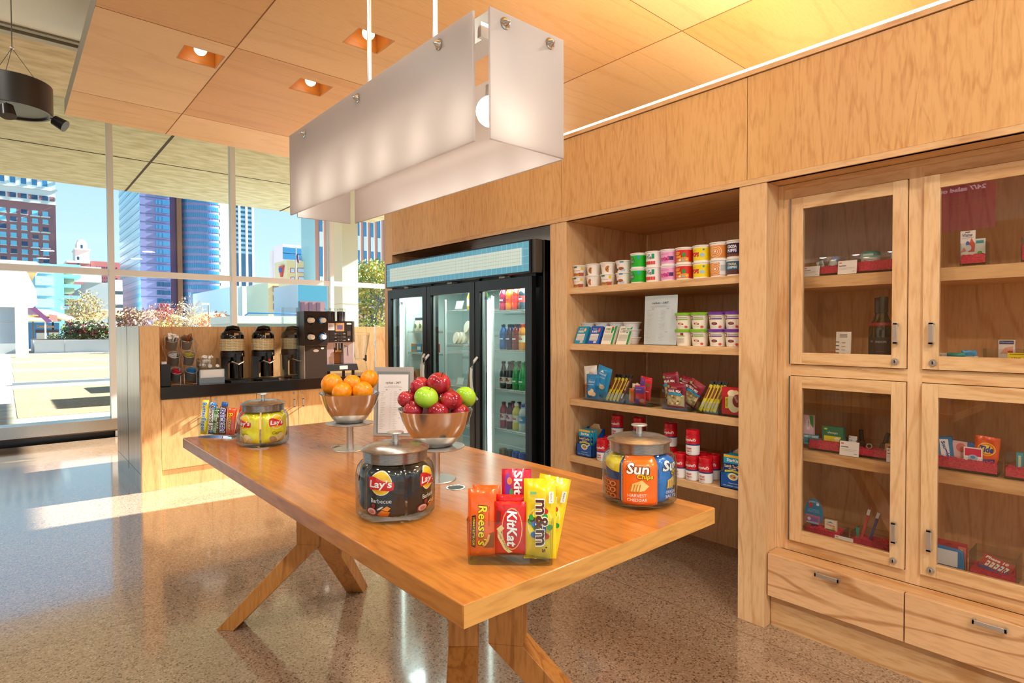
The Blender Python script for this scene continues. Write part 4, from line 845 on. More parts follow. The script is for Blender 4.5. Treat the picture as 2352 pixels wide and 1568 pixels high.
# ---------------------------------------------------------------- glass candy trays
def tray(x, y, rz, w, d, h, label):
    t = thing('glass_tray', label, 'tray', (x, y, TZ), rz, 'glass trays of candy on the oak table')
    r = .012; rr = []
    def ring(z, o): return [((w / 2 - r) * sx_ + (r - o) * math.cos(a), (d / 2 - r) * sy_ + (r - o) * math.sin(a), z) for (sx_, sy_, a0_) in ((1, -1, -PI / 2), (1, 1, 0), (-1, 1, PI / 2), (-1, -1, PI)) for a in (a0_, a0_ + PI / 4, a0_ + PI / 2)]
    b = MB(); i = b.mi(CLEAR)
    def skin(z0, z1, o0, o1, cap):
        A = [b.bm.verts.new(p) for p in ring(z0, o0)]; B = [b.bm.verts.new(p) for p in ring(z1, o1)]
        for k in range(len(A)): b.face([A[k], A[(k + 1) % len(A)], B[(k + 1) % len(A)], B[k]], i)
        if cap: b.face(A, i)
    skin(0, h, .003, 0, True); skin(h, h, 0, .004, False)
    skin(.004, h, .008, .004, False)
    # arched thick base
    b.surf(lambda u, v: (u, v, .006 + .014 * (1 - (2 * u / w) ** 2)), -w / 2 + .008, w / 2 - .008, -d / 2 + .006, d / 2 - .006, 16, 2, pane_mat('base_glass', '#c4d6d6', 1.4, ior=1.6))
    b.build('glass', t)
    return t
def vtext(s, x, y, size, col, L_, bold=.02, shear=0, sx=1): return ('t', s, x, y, size, col, {'rot': -PI / 2, 'w': L_, 'bold': bold, 'shear': shear})
x0, y0 = .80, .926; rz = math.atan2(-.126, .132); nrm = Vector((-math.sin(rz), math.cos(rz), 0)); uu = Vector((math.cos(rz), math.sin(rz), 0))
o_ = Vector((x0, y0, TZ)) + nrm * .030
tray(o_.x, o_.y, rz, .186, .066, .094, 'clear glass tray of candy bars at the near corner of the table')
def inT(u, v, z): q = o_ + uu * u + nrm * v; return (q.x, q.y, TZ + z)
G2 = 'candy bars in the near glass tray'
ORG = foil('#f2641a', .25)
reese = [('p', [(-.022, .085), (-.022, .022), (-.013, .019), (-.013, .087)], '#3a1c10')] + [vtext('2 PEANUT BUTTER CUPS', -.0175, .053, .005, '#f4d41c', .058)] + [vtext("Reese's", .003, .065, .0225, '#3a1c10', .085, .05, .1), vtext("Reese's", .003, .065, .021, '#f8d81c', .082, .02, .1), ('p', [(.006, .02), (.028, .02), (.028, .052), (.018, .048), (.012, .035)], '#8a4a26'), ('p', [(.004, .022), (.010, .024), (.017, .034), (.020, .047), (.015, .047), (.012, .036)], '#f0b060'), vtext('MILK CHOCOLATE', .017, .085, .003, '#7a3010', .04, 0)]
bag('candy_bar', .062, .142, .018, ORG, reese, inT(-.062, -.012, .012), rz, 'orange peanut butter cup pack at the front left of the near tray', 'candy', G2, 3, lean=.16, crimp=.05)
bag('candy_bar', .062, .142, .016, ORG, [], inT(-.054, .010, .014), rz, 'orange peanut butter cup pack behind the front one in the near tray', 'candy', G2, 4, lean=.16, crimp=.05)
RED = foil('#dc1f1c', .22)
def ring_art(cx, cz, rx, ry, w_, col, rot=0, n=30, a0_=0, a1_=2 * PI):
    out = []
    for k in range(n):
        a, b_ = a0_ + (a1_ - a0_) * k / n, a0_ + (a1_ - a0_) * (k + 1) / n
        q = []
        for (aa, k_) in ((a, 1), (b_, 1), (b_, 1 - w_), (a, 1 - w_)):
            X, Y = rx * k_ * math.cos(aa), ry * k_ * math.sin(aa); q.append((cx + X * math.cos(rot) - Y * math.sin(rot), cz + X * math.sin(rot) + Y * math.cos(rot)))
        out.append(('p', q, col))
    return out
def merge_polys(shapes):   # keep one layer height for many slices of one colour
    return shapes
def kitkat():
    a = [('e', .004, .056, .0235, .044, '#f2b878'), ('e', .004, .056, .0215, .0415, '#dc1f1c')]
    a += [vtext('KitKat', .004, .056, .025, '#a0141c', .077, .05, .15), vtext('KitKat', .004, .056, .0235, '#fbfbfb', .074, .03, .15)]
    a += [('p', [(-.028, .052), (-.022, .052), (-.006, .016), (.006, .008), (-.004, .006), (-.014, .014), (-.028, .038)], '#f4dc9c'), ('t', 'Crisp Wafers', -.0165, .031, .0055, '#7a2c14', {'rot': -1.05, 'w': .042}), ('p', [(-.030, .055), (-.020, .064), (-.013, .057), (-.024, .046)], '#f4d890'), ('p', [(-.031, .064), (-.024, .068), (-.022, .092), (-.030, .094)], '#7a2a1c')]
    return a
bag('candy_bar', .068, .112, .016, RED, kitkat(), inT(.000, -.012, .016), rz, 'red wafer bar with white slanted lettering in the near tray', 'candy', G2, 6, lean=.12, crimp=.04, wr=.0006)
bag('candy_bar', .068, .112, .014, RED, [], inT(.002, .006, .026), rz, 'red wafer bar hidden behind the front one in the near tray', 'candy', G2, 7, lean=.14, crimp=.04, wr=.0006)
skit = [('p', [(-.026, .155), (-.016, .165), (-.012, .12), (-.018, .09), (-.026, .09)], '#7a2c9c'), ('e', -.016, .146, .006, .008, '#f07a3a'), ('e', -.012, .12, .004, .01, '#3a9c3a'), vtext('Skittles', .004, .118, .020, '#fbfbfb', .10, .03), vtext('original', .022, .128, .006, '#f8c81c', .05, .01)]
bag('candy_pouch', .066, .172, .016, foil('#d01838', .25), skit, inT(.012, .020, .018), rz, 'red and purple chewy candy pouch at the back of the near tray', 'candy', G2, 8, lean=.14)
YEL = foil('#f4d416', .22)
def mm():
    a = [('e', .0, .074, .028, .036, '#f0e8a0'), ('e', 0, .074, .026, .034, '#f4d416')]
    rs = random.Random(3)
    for k in range(26):
        c = rs.choice(['#c8281c', '#1c6cc0', '#2a9c3a', '#f0a01c', '#f4e01c', '#5a2c14'])
        an = rs.uniform(0, 6.28); q = rs.uniform(.4, 1); a.append(('e', .024 * q * math.cos(an), .074 + .032 * q * math.sin(an), .006, .006, c))
    a += [vtext('m&m', .004, .078, .0305, '#f6f2ec', .100, .065), vtext('m&m', .004, .078, .0285, '#5a2a1c', .094, .02), vtext("'s", .010, .022, .012, '#5a2a1c', .012, .02), ('p', [(.020, .118), (.030, .118), (.030, .142), (.020, .142)], '#f2efe6'), vtext('PEANUT', .025, .130, .004, '#7a5a1c', .02, 0), ('r', -.022, -.008, .136, .142, '#7ac07a')]
    return a
bag('candy_pouch', .070, .168, .024, YEL, mm(), inT(.064, -.010, .008), rz, 'yellow pouch of peanut chocolates with brown lettering in the near tray', 'candy', G2, 11, lean=.16, tilt=.0, wr=.0018)
bag('candy_pouch', .070, .168, .02, YEL, mm(), inT(.066, .016, .01), rz, 'yellow candy pouch leaning right behind the front one in the near tray', 'candy', G2, 12, lean=.12, tilt=.20, wr=.0018)
# far tray
rz = math.atan2(-.166, .135); nrm = Vector((-math.sin(rz), math.cos(rz), 0)); uu = Vector((math.cos(rz), math.sin(rz), 0))
o_ = Vector((.7345, 2.932, TZ)) + nrm * .03
tray(o_.x, o_.y, rz, .208, .062, .09, 'clear glass tray of candy bars at the far left end of the table')
G3 = 'candy bars in the far glass tray'
def bar(u, v, w_, h_, col, txt, tc, label, oc=None, extra=(), tilt=0, seed=1, L_=None, ts=.8):
    a = list(extra)
    if txt:
        if oc: a.append(vtext(txt, 0, h_ * .5, w_ * ts * 1.12, oc, (L_ or h_ * .85) * 1.03, .06))
        a.append(vtext(txt, 0, h_ * .5, w_ * ts, tc, L_ or h_ * .85, .02))
    return bag('candy_bar', w_, h_, .02, foil(col, .28), a, inT(u, v, .014), rz, label, 'candy', G3, seed, lean=.1, tilt=tilt, crimp=.06)
bar(-.082, -.008, .036, .160, '#f4dc1c', 'Butterfinger', '#1c78c8', 'yellow candy bar with blue lettering in the far tray', '#f4f4ec')
bar(-.044, -.006, .036, .150, '#1c7cc8', 'Almond Joy', '#5a1c28', 'blue and white candy bar in the far tray', '#f4f4f0', [('r', -.012, .012, .02, .12, '#f0f0ea')], seed=2)
bar(-.010, .010, .034, .150, '#1460b0', 'A', '#f4f4f0', 'dark blue candy bar standing behind the others in the far tray', None, [('r', -.014, .014, .06, .12, '#e8f0ee')], .12, 3, .03)
bar(-.016, -.012, .030, .122, '#3a6a34', 'Milky Way', '#3f9a3a', 'green lettered candy bar in the far tray', '#f4f4e8', [('r', -.004, .015, .01, .11, '#6a3a24')], seed=4)
bar(.018, -.012, .036, .132, '#5a2a20', 'SNICKERS', '#1c38a8', 'brown candy bar with blue lettering in the far tray', '#f4f0f0', [('r', -.012, .012, .016, .116, '#e8e4f0')], seed=5)
bar(.058, -.012, .044, .126, '#f05014', 'Butter', '#f4c81c', 'orange candy bar with yellow lettering in the far tray', '#7a2408', [('e', 0, .03, .004, .003, '#5a1c08'), ('e', .01, .02, .003, .003, '#5a1c08')], .06, 6, .08, .5)
bar(.088, .010, .046, .148, '#f03c10', None, '#fff', 'red orange candy bar at the right of the far tray', None, [], .16, 7)
# ---------------------------------------------------------------- fruit stands, bowls, fruit
def stand(x, y, which):
    t = thing('fruit_stand', 'round steel pedestal stand under the bowl of ' + which, 'stand', (x, y, TZ), 0, 'steel pedestal stands')
    MB().lathe([(0, .003), (.066, .003), (.068, .001), (.068, 0), (0, 0)], SATIN, 48).build('base', t)
    MB().cyl((0, 0, .003), (0, 0, .108), .0148, SATIN, 28).build('stem', t)
    MB().lathe([(0, .107), (.092, .107), (.097, .110), (.097, .112), (.09, .1135), (0, .1135)], SATIN, 56).build('plate', t)
    b = MB()
    pr = [(0, .0), (.05, 0), (.058, .003), (.072, .018), (.094, .05), (.112, .085), (.1235, .12), (.1255, .1235), (.122, .1235), (.107, .085), (.088, .05), (.062, .02), (.03, .008), (0, .007)]
    b.lathe(pr, noisy('bowl_steel', '#cfcdca', '#bebcb8', 5, .12, (1, 1, 1), .4, .6, metal=.88), 72)
    for v in b.bm.verts:
        r = math.hypot(v.co.x, v.co.y)
        if r > .01:
            a = math.atan2(v.co.y, v.co.x); k = 1 / (abs(math.cos(a)) ** 3.2 + abs(math.sin(a)) ** 3.2) ** (1 / 3.2); k = 1 + (k - 1.03) * .8 * min(1, v.co.z / .05); v.co.x *= k; v.co.y *= k
            v.co.z += .0
    b.build('fruit_bowl', loc=(x, y, TZ + .1137), rz=facing(x, y, .12), label='polished steel bowl heaped with ' + which + ' on a pedestal', cat='bowl', group='steel fruit bowls')
stand(1.082, 1.631, 'red and green apples'); stand(1.089, 2.286, 'oranges')
def fruit_frame(x, y):
    th = math.atan2(y, x); d = Vector((math.cos(th), math.sin(th), 0)); r = Vector((math.sin(th), -math.cos(th), 0)); return d, r
APR = noisy('apple_red', '#8e1420', '#b8323a', 26, .16, (1, 1, .25), .42, .68); APG = noisy('apple_green', '#8fc21a', '#a9d040', 14, .2, (1, 1, .6), .4, .7)
def apple_mesh(mat, r):
    b = MB(); pr = []
    for k in range(19):
        a = PI * k / 18; rr = r * math.sin(a) * (1 + .06 * math.cos(a)) * 1.04; z = -r * .93 * math.cos(a)
        if k > 14: z -= r * .26 * ((k - 14) / 4) ** 2
        if k < 3: z += r * .12 * ((3 - k) / 3) ** 2
        pr.append((max(rr, 0), z))
    pr[0] = (0, pr[0][1]); pr[-1] = (0, pr[-1][1])
    return b.lathe(pr, mat, 30)
d_, r_ = fruit_frame(1.082, 1.631)
reds = [(-.052, .012, 1.222, 'red apple with a stem at the upper left of the heap', .033, (.35, -.5)), (.013, -.012, 1.233, 'large dark red apple on top of the heap', .038, (.5, -.15)), (-.092, .0, 1.180, 'red apple at the far left edge of the bowl', .031, (-.1, .1)),
        (.052, -.052, 1.178, 'red apple in the middle right of the heap', .036, (.1, .3)), (-.072, -.045, 1.150, 'red apple low at the left rim of the bowl', .032, (.6, 0)), (.010, -.068, 1.146, 'red apple low at the front rim of the bowl', .034, (.2, .3)), (.080, -.05, 1.140, 'red apple low at the right rim of the bowl', .030, (.2, .5)), (0, .03, 1.17, 'red apple hidden in the middle of the bowl', .036, (0, 0)), (.04, .06, 1.18, 'red apple at the back of the bowl', .036, (.3, .3))]
for x, y, z, lb, r, (tx, ty) in reds + [(-.028, -.058, 1.192, 'green apple at the front of the heap', .038, (.2, .35)), (.100, .0, 1.184, 'green apple with its stem hollow showing at the right', .036, (.9, .25))]:
    q = Vector((1.082, 1.631, 0)) + r_ * x + d_ * y; gr = lb.startswith('green')
    o = apple_mesh(APG if gr else APR, r).build('apple', loc=(q.x, q.y, z), label=lb, cat='apple', group='apples in the steel bowl')
    o.rotation_euler = (tx, ty, .5 * x * 40)
    MB().tube([(0, 0, r * .6), (.001, 0, r * .8), (.004, .001, r * 1.12)], .0013, '#5a3c1c', 6).build('stem', o)
ORM = noisy('orange_peel', '#ee8406', '#f29a10', 60, .3, (1, 1, 1), .4, .6, bump=.12)
d_, r_ = fruit_frame(1.089, 2.286)
for x, y, z, lb, r in [(-.070, .0, 1.185, 'large orange at the left of the heap', .045), (.012, .02, 1.182, 'orange at the top middle of the heap', .040), (-.030, -.055, 1.155, 'paler orange low at the front of the bowl', .042), (.052, -.05, 1.156, 'orange at the front right of the bowl', .043), (.082, .03, 1.2, 'orange at the right partly behind the framed sign', .04), (-.02, .06, 1.15, 'orange at the back of the bowl', .04)]:
    q = Vector((1.089, 2.286, 0)) + r_ * x + d_ * y
    o = MB().ball((0, 0, 0), r, ORM, 30, 18, .95).build('orange', loc=(q.x, q.y, z), label=lb, cat='orange', group='oranges in the steel bowl')
    MB().lathe([(0, 0), (.0035, 0), (0, .001)], '#6a7a2a', 8, c=(0, 0, r * .94)).build('navel', o)
    o.rotation_euler = (x * 20, y * 15, x * 9)
# ---------------------------------------------------------------- framed menu on the table
def menu(w, h, y0_=-.0):
    a = [('t', 're:fuel - 24/7', 0, h * .86, h * .040, '#2a2624', {'w': w * .5, 'bold': .01}), ('r', -w * .18, w * .18, h * .800, h * .804, '#9a9694'), ('r', -w * .3, w * .3, h * .782, h * .786, '#9a9694'), ('r', -w * .25, -w * .19, h * .735, h * .742, '#4a4644'), ('r', w * .2, w * .27, h * .735, h * .742, '#4a4644')]
    rs = random.Random(9)
    for i in range(22):
        z = h * (.70 - i * .0295)
        a.append(('r', -w * .41, -w * .41 + w * rs.uniform(.08, .2), z, z + h * .004, '#a3a09e')); a.append(('r', -w * .10, -w * .05, z, z + h * .004, '#b8b5b3'))
        if i < 14 or i > 15: a.append(('r', w * .03, w * .03 + w * rs.uniform(.06, .17), z, z + h * .004, '#a3a09e')); a.append(('r', w * .35, w * .41, z, z + h * .004, '#b8b5b3'))
        if i == 15: a.append(('r', w * .2, w * .27, z, z + h * .005, '#4a4644'))
    return a
t = thing('framed_menu', 'tall silver framed menu standing on the table between the fruit bowls', 'sign', (1.375, 2.43, TZ), facing(1.375, 2.43, -.30))
M_ = Matrix.Rotation(-.07, 4, 'X')
MB().box(-.095, .095, -.006, .006, 0, .325, P('frame_silver', '#bcb6ae', .35, .5), M=M_).box(-.08, .08, -.0075, -.006, .012, .305, P('frame_inner', '#8f9794', .35, .5), M=M_).build('frame', t, bevel=.001)
MB().box(-.072, .072, -.009, -.0076, .015, .29, '#ecebe9', M=M_).art(menu(.144, .275), lambda x, y, hh: M_ @ Vector((x, -.009 - hh, y + .015))).build('menu_sheet', t)
MB().box(-.03, .03, .0, .07, 0, .004, P('frame_silver', '#bcb6ae', .35, .5)).build('foot', t)
# ================================================================ goods on the bookcase shelves
def SP(px, X, z): return Vector((X, at(px, 784, 'x', X).y, z))
def cup(px, z, X, rt, rb, h, label, body, art, group, rim='#f2f0ec', lid=None, yaw=0, name='cereal_cup'):
    p = SP(px, X, z)
    rf = lambda y: rb + (rt - rb) * max(0, min(1, y / h))
    b = MB().lathe([(0, 0), (rb, 0), (rf(h * .93), h * .93), (rt + .0025, h * .94), (rt + .003, h * .985), (rt, h), (rt - .004, h - .002), (0, h - .002)], body, 26)
    if lid: b.lathe([(rt + .0035, h * .86), (rt + .004, h * .99), (rt, h + .002), (0, h + .002)], lid, 26)
    else: b.lathe([(rt + .0028, h * .93), (rt + .0034, h * .99), (rt - .001, h + .0006), (0, h + .0006)], rim, 26)
    b.art(art, lambda x, y, hh: wrap(rf)(x, y, hh), .008, .0007)
    return b.build(name, loc=p, rz=SH + yaw, label=label, cat='cup', group=group)
Z1, Z2, Z3, Z4 = SHZ
G = 'cereal cups on the top shelf'
def ART_pk(h, kind):
    w_ = .05
    if kind == 'oat': return [('r', -.03, .04, .002, h * .30, '#c89858'), ('r', .012, .04, .002, h * .34, '#c05a48'), ('r', -.02, .002, h * .78, h * .90, '#2a7a6a'), ('t', 'O', -.024, h * .55, .010, '#6a5a4a'), ('r', -.01, .02, h * .52, h * .56, '#e8b0a8'), ('r', .022, .034, h * .6, h * .86, '#e8d048')] + [('e', -.025 + .012 * i, h * .2 + .004 * (i % 2), .005, .004, '#a86a2c') for i in range(5)]
    if kind == 'bowl': return [('e', .016, h * .42, .017, .019, '#c8823c'), ('r', .018, .04, h * .1, h * .8, body_w), ('r', -.024, .002, h * .74, h * .78, '#e8a8a8'), ('r', -.024, .0, h * .64, h * .67, '#f0c4c0')] + [('e', .006 + .006 * i, h * .36 + .008 * (i % 3), .003, .003, '#8a4a1c') for i in range(3)]
    if kind == 'raisin': return [('e', .008, h * .32, .016, .009, '#a85a3c'), ('e', -.02, h * .26, .010, .007, '#2c2c34'), ('r', .004, .022, h * .82, h * .9, '#2c7ac8'), ('r', -.024, .0, h * .62, h * .66, '#e8a8a8'), ('p', [(.004, .006), (.03, .006), (.03, .02), (.012, .016)], '#b8cce8')]
    return []
body_w = '#f4f1ec'
top = [(1333, ('oat', 'oat')), (1364, ('bowl', 'bowl')), (1397, ('bowl', 'oat')), (1433, ('raisin', 'raisin'))]
names = ['first', 'second', 'third', 'fourth', 'fifth', 'sixth', 'seventh', 'eighth', 'ninth', 'tenth', 'eleventh']
desc = ['white cup with brown flakes', 'white cup with round flake picture', 'white cup with flake picture', 'white cup with raisin picture', 'bright green cup', 'white cup with black lettering and red band', 'pink cup with magenta lettering', 'red and orange cup with yellow lettering', 'yellow cup with red lettering', 'orange swirled cup', 'dark blue cup with white lettering']
for k, (px, kk) in enumerate(top):
    for lev in (0, 1):
        cup(px, Z1 + lev * .0705, 2.765, .047, .036, .070, '%s, %s stack from the left, %s of two' % (desc[k], names[k], ('bottom', 'top')[lev]), body_w, ART_pk(.07, kk[1 - lev]), G, yaw=(.1, -.25, .15, -.1)[k] + lev * .1)
def wide(px, k, arts, body, X=2.762, h=.0865):
    for lev in (0, 1):
        a = arts[lev] if isinstance(arts[0], list) else arts; bc = body[lev] if isinstance(body, tuple) else body
        cup(px, Z1 + lev * h, X, .0465, .043, h - .0005, '%s, %s stack from the left, %s of two' % (desc[k] if lev == 0 or k != 10 else 'dark brown cup with white lettering', names[k], ('bottom', 'top')[lev]), bc, a, G)
h = .0865
wh = lambda c: [('r', -.075, .075, .008, .072, c)]
wide(1467, 4, wh('#12b81c') + [('e', -.016, .042, .021, .026, '#2a8a2a'), ('t', 'JACKS', -.018, .036, .016, '#1a1a1a', {'w': .040, 'bold': .06}), ('t', 'JACKS', -.018, .036, .014, '#f4f4f0', {'w': .036}), ('t', 'Apple', -.020, .054, .008, '#f0c8b0', {'w': .022}), ('e', .026, .06, .008, .009, '#2a9ad0')], '#f2f4ee')
wide(1502, 5, [('t', 'FiVe', -.010, .052, .022, '#2a2622', {'w': .045, 'bold': .01}), ('r', -.035, .008, .012, .030, '#d83a34'), ('r', .010, .02, .012, .030, '#d83a34'), ('r', .022, .032, .012, .030, '#d83a34'), ('r', .014, .028, .044, .070, '#1f9a70'), ('r', -.004, .004, .06, .068, '#3aa0c8'), ('r', -.03, -.01, .067, .071, '#e0a8a0')], '#f6f5f2')
wide(1537, 6, wh('#eeaad6') + [('t', 'total', -.006, .036, .024, '#c81c84', {'w': .056, 'bold': .05}), ('r', -.032, .022, .058, .061, '#e070b8'), ('r', -.03, .018, .020, .0225, '#c060a0'), ('r', .024, .046, .026, .046, '#4a1c68')], '#f4eef4')
wide(1572, 7, wh('#d8281c') + [('p', [(-.04, .008), (.045, .008), (.045, .03), (.02, .036), (-.01, .024), (-.04, .028)], '#e89a48'), ('t', 'LUCKY', -.018, .054, .015, '#f8c81c', {'w': .038, 'bold': .06}), ('t', 'CHARMS', -.016, .036, .014, '#f8b81c', {'w': .044, 'bold': .06}), ('e', .02, .045, .009, .012, '#2f9a3a'), ('e', -.025, .016, .006, .005, '#f06040'), ('e', .0, .018, .006, .005, '#f4f4f0'), ('e', .018, .016, .006, .005, '#7ac0e0'), ('e', .034, .02, .005, .005, '#f0d040')], '#f4efe6')
wide(1612, 8, wh('#f2dc14') + [('t', 'POPS', -.015, .038, .024, '#d01c38', {'w': .046, 'bold': .07, 'rot': -.06}), ('t', 'Corn', -.018, .060, .008, '#e07a3c', {'w': .022}), ('e', .024, .034, .011, .010, '#9cc8e8'), ('e', .03, .062, .005, .005, '#2aa078')], '#f4f4ea')
sw = wh('#e08a3c') + [q for r in (.026, .018, .010) for q in (('e', .002, .040, r + .004, r + .004, '#f4c894'), ('e', .002, .040, r, r, '#d87a2c'))] + [('e', .002, .04, .006, .006, '#f8e8d8')]
wide(1652, 9, [sw + [('r', .022, .06, .010, .072, '#e8e8ea'), ('r', .026, .05, .03, .06, '#c0c4c8')], sw], '#f2f0ec', X=2.757, h=.0885)
wide(1690, 10, [[('r', -.075, .075, .008, .03, '#5a3024'), ('r', -.075, .075, .03, .072, '#1f5f88'), ('t', 'COCOA', -.0, .058, .012, '#e8d898', {'w': .044, 'bold': .05}), ('t', 'KRISPIES', .0, .042, .012, '#c8e4f4', {'w': .05, 'bold': .05})], [('r', -.075, .075, .008, .072, '#2c1a3c'), ('t', 'COCOA', -.0, .056, .015, '#f4f0f4', {'w': .046, 'bold': .06}), ('t', 'PUFFS', .0, .036, .016, '#dfe4ff', {'w': .046, 'bold': .06}), ('r', -.06, .06, .008, .02, '#7a3a1c')]], '#efeef0', X=2.757, h=.0885)
# shelf two: slanted cereal packs, stacked bowls, menu, oatmeal cups
G = 'slanted cereal packs on the second shelf'
def cpack(px, label, col, side, art):
    M_ = Matrix.Rotation(-.42, 4, 'X'); b = MB().box(-.045, .045, 0, .02, 0, .118, col, M=M_).box(.0, .018, .018, .03, .02, .1, '#e8e8e4', M=M_).prism([(.02, .0), (.085, .0), (.062, .07)], -.03, .03, '#efeee9', 'x')
    b.art([('r', .030, .045, .0, .118, side)] + art, lambda x, y, hh: M_ @ Vector((x, -hh, y)), None, .0004)
    p = SP(px, 2.722, Z2 + .001); return b.build('cereal_pack', loc=p, rz=SH, label=label, cat='cereal pack', group=G)
txt = lambda c: [('r', -.034, .026, .026 + .0075 * i, .0292 + .0075 * i, c) for i in range(5)]
kb = lambda c, nm: [('r', -.036, .028, .022, .066, '#e6e4dc')] + txt('#b0aca8') + [('t', nm[0], -.012, .10, .010, '#f6f6f4', {'w': .03}), ('t', nm[1], -.010, .082, .014, '#f6f6f4', {'w': .044, 'bold': .03}), ('r', .004, .026, .004, .018, '#f0f0ec')] + [('r', .006 + .003 * i, .007 + .003 * i, .006, .016, '#333') for i in range(6)]
cpack(1330, 'teal slanted cereal pack at the left end of the second shelf', '#1690b4', '#1184ac', kb('#1690b4', ('RICE', 'KRISPIES')) + [('e', .022, .092, .010, .012, '#e8c080')])
cpack(1361, 'blue slanted cereal pack, second from the left', '#1450b0', '#0f56b8', kb('#1450b0', ('Frosted', 'FLAKES')) + [('e', .026, .09, .008, .014, '#e0704a')])
for px, nm in ((1393, 'cream and green slanted cereal pack, third from the left'), (1428, 'cream and green slanted cereal pack, nearest the white bowls')):
    cpack(px, nm, '#ece4d4', '#18904a', [('r', -.044, .029, .022, .066, '#dcd8c8')] + txt('#a8a498') + [('t', 'CORN', -.018, .098, .015, '#5a7a40', {'w': .036, 'bold': .02}), ('t', 'FLAKES', -.016, .080, .013, '#8a9a80', {'w': .038}), ('p', [(.008, .108), (.024, .114), (.028, .098), (.02, .070), (.012, .072)], '#18904a'), ('e', .016, .11, .008, .004, '#d83a3a')])
b0 = None
for cpx, n_, nm in ((1352, 2, 'first'), (1385, 2, 'second'), (1418, 2, 'third'), (1452, 3, 'fourth')):
    for j in range(3):
        p = SP(cpx, 2.855 if cpx < 1440 else 2.80, Z2 + .001 + j * .044)
        lb = 'white lidded bowl, %s stack from the left behind the cereal packs, %s' % (nm, ('bottom', 'middle', 'top')[j])
        if b0 is None:
            b0 = MB().lathe([(0, 0), (.035, 0), (.038, .003), (.050, .036), (.056, .038), (.057, .042), (.05, .0435), (0, .0435)], '#e9e9ea', 28).build('cereal_bowl', loc=p, label=lb, cat='bowl', group='white bowls on the second shelf')
        else: copy_tree(b0, loc=p, label=lb)
p = SP(1514, 2.735, Z2 + .001)
M_ = Matrix.Rotation(-.05, 4, 'X')
t = thing('acrylic_menu_stand', 'white price menu in a clear acrylic stand on the second shelf', 'sign', p, SH)
MB().box(-.108, .108, -.0, .004, 0, .282, ACRYL, M=M_).box(-.108, .108, 0, .07, 0, .003, ACRYL).build('stand', t)
MB().box(-.106, .106, .0045, .0055, .003, .276, '#efeeec', M=M_).art(menu(.212, .27), lambda x, y, hh: M_ @ Vector((x, -.0006 - hh, y + .003)), None).build('menu_sheet', t)
oat = lambda c, d: [('r', -.030, -.016, .048, .068, '#8a2c2c'), ('e', -.023, .058, .0045, .006, '#f0e0d0'), ('r', -.012, .032, .060, .064, '#a8a49c'), ('r', -.012, .034, .050, .055, c), ('e', .004, .026, .020, .012, '#f6f0e4'), ('e', .002, .028, .014, .008, d), ('e', .012, .026, .004, .003, '#7a2c2c'), ('e', -.006, .029, .004, .003, '#7a2c2c'), ('e', .028, .012, .007, .006, '#d84a3a')]
for k, (px, c, d, lc) in enumerate(((1572, '#7ab81c', '#e0b890', 'lime green'), (1608, '#7ab81c', '#e0b890', 'lime green'), (1649, '#6a2c9c', '#8a5a50', 'purple'), (1687, '#6a2c9c', '#8a5a50', 'purple'))):
    for lev in (0, 1):
        a = oat(c, d)
        if k == 0 and lev == 0: a = [('r', -.02, .022, .05, .054, c)] + [('r', -.024, .02, .014 + .006 * i, .0165 + .006 * i, '#c8c0b0') for i in range(5)] + [('r', .004, .016, .056, .068, '#8a2c2c')]
        cup(px, Z2 + .001 + lev * .088, 2.752, .0475, .037, .0855, 'oatmeal cup with %s lid, %s column right of the menu, %s row' % (lc, names[k], ('lower', 'upper')[lev]), '#f1e8d6', a, 'oatmeal cups on the second shelf', lid=P('lid_' + c, c, .3), name='oatmeal_cup')
# shelf three: clear bins with snacks
def bin_(px0, px1, h, dep, X, label, z=Z3, grp='clear glass bins on the third shelf', cat='bin', fill=None, parent=None):
    a, b_ = SP(px0, X, z), SP(px1, X, z); w_ = a.y - b_.y; c = (a + b_) / 2
    t = thing('glass_bin', label, cat, (X, c.y, z + .001), SH, grp)
    MB().box(-w_ / 2, w_ / 2, 0, dep, 0, .010, pane_mat('bin_base_glass', '#dde9e8', 1.2, ior=1.5)).box(-w_ / 2, w_ / 2, 0, .002, .008, h, CLEAR).box(-w_ / 2, w_ / 2, dep - .002, dep, .008, h, CLEAR).box(-w_ / 2, -w_ / 2 + .002, 0.002, dep - .002, .008, h, CLEAR).box(w_ / 2 - .002, w_ / 2, 0.002, dep - .002, .008, h, CLEAR).build('glass', t)
    if fill:
        nz = random.Random(int(px0)); f = lambda u, v: (u, v, .010 + fill + .006 * math.sin(u * 60) * math.sin(v * 70 + 1) + nz.uniform(-.0025, .0025))
        b = MB().surf(f, -w_ / 2 + .003, w_ / 2 - .003, .003, dep - .003, int(w_ * 160) + 4, 12, PINKF)
        b.box(-w_ / 2 + .003, w_ / 2 - .003, .0026, dep - .003, .010, .010 + fill * .72, PINKF)
        b.surf(lambda u, v: (u, .0026 + nz.uniform(0, .0018), .010 + v * (fill + .004)), -w_ / 2 + .003, w_ / 2 - .003, 0, 1, int(w_ * 160) + 4, 8, PINKF)
        o = b.build('crinkle_paper', t); o['kind'] = 'stuff'
        b2 = MB()
        for _ in range(int(w_ * 1500)):
            q = Vector((nz.uniform(-w_ / 2 + .006, w_ / 2 - .006), nz.uniform(.004, dep * .7), .010 + fill + nz.uniform(-.002, .007))); d = Vector((nz.gauss(0, 1), nz.gauss(0, 1), nz.gauss(0, .7))).normalized() * .005
            b2.box(q.x - abs(d.x) - .0008, q.x + abs(d.x) + .0008, q.y - abs(d.y) * .5 - .0008, q.y + abs(d.y) * .5 + .0008, q.z - .001, q.z + .0012, PINKF)
        o = b2.build('paper_shreds', t); o['kind'] = 'stuff'
    return t
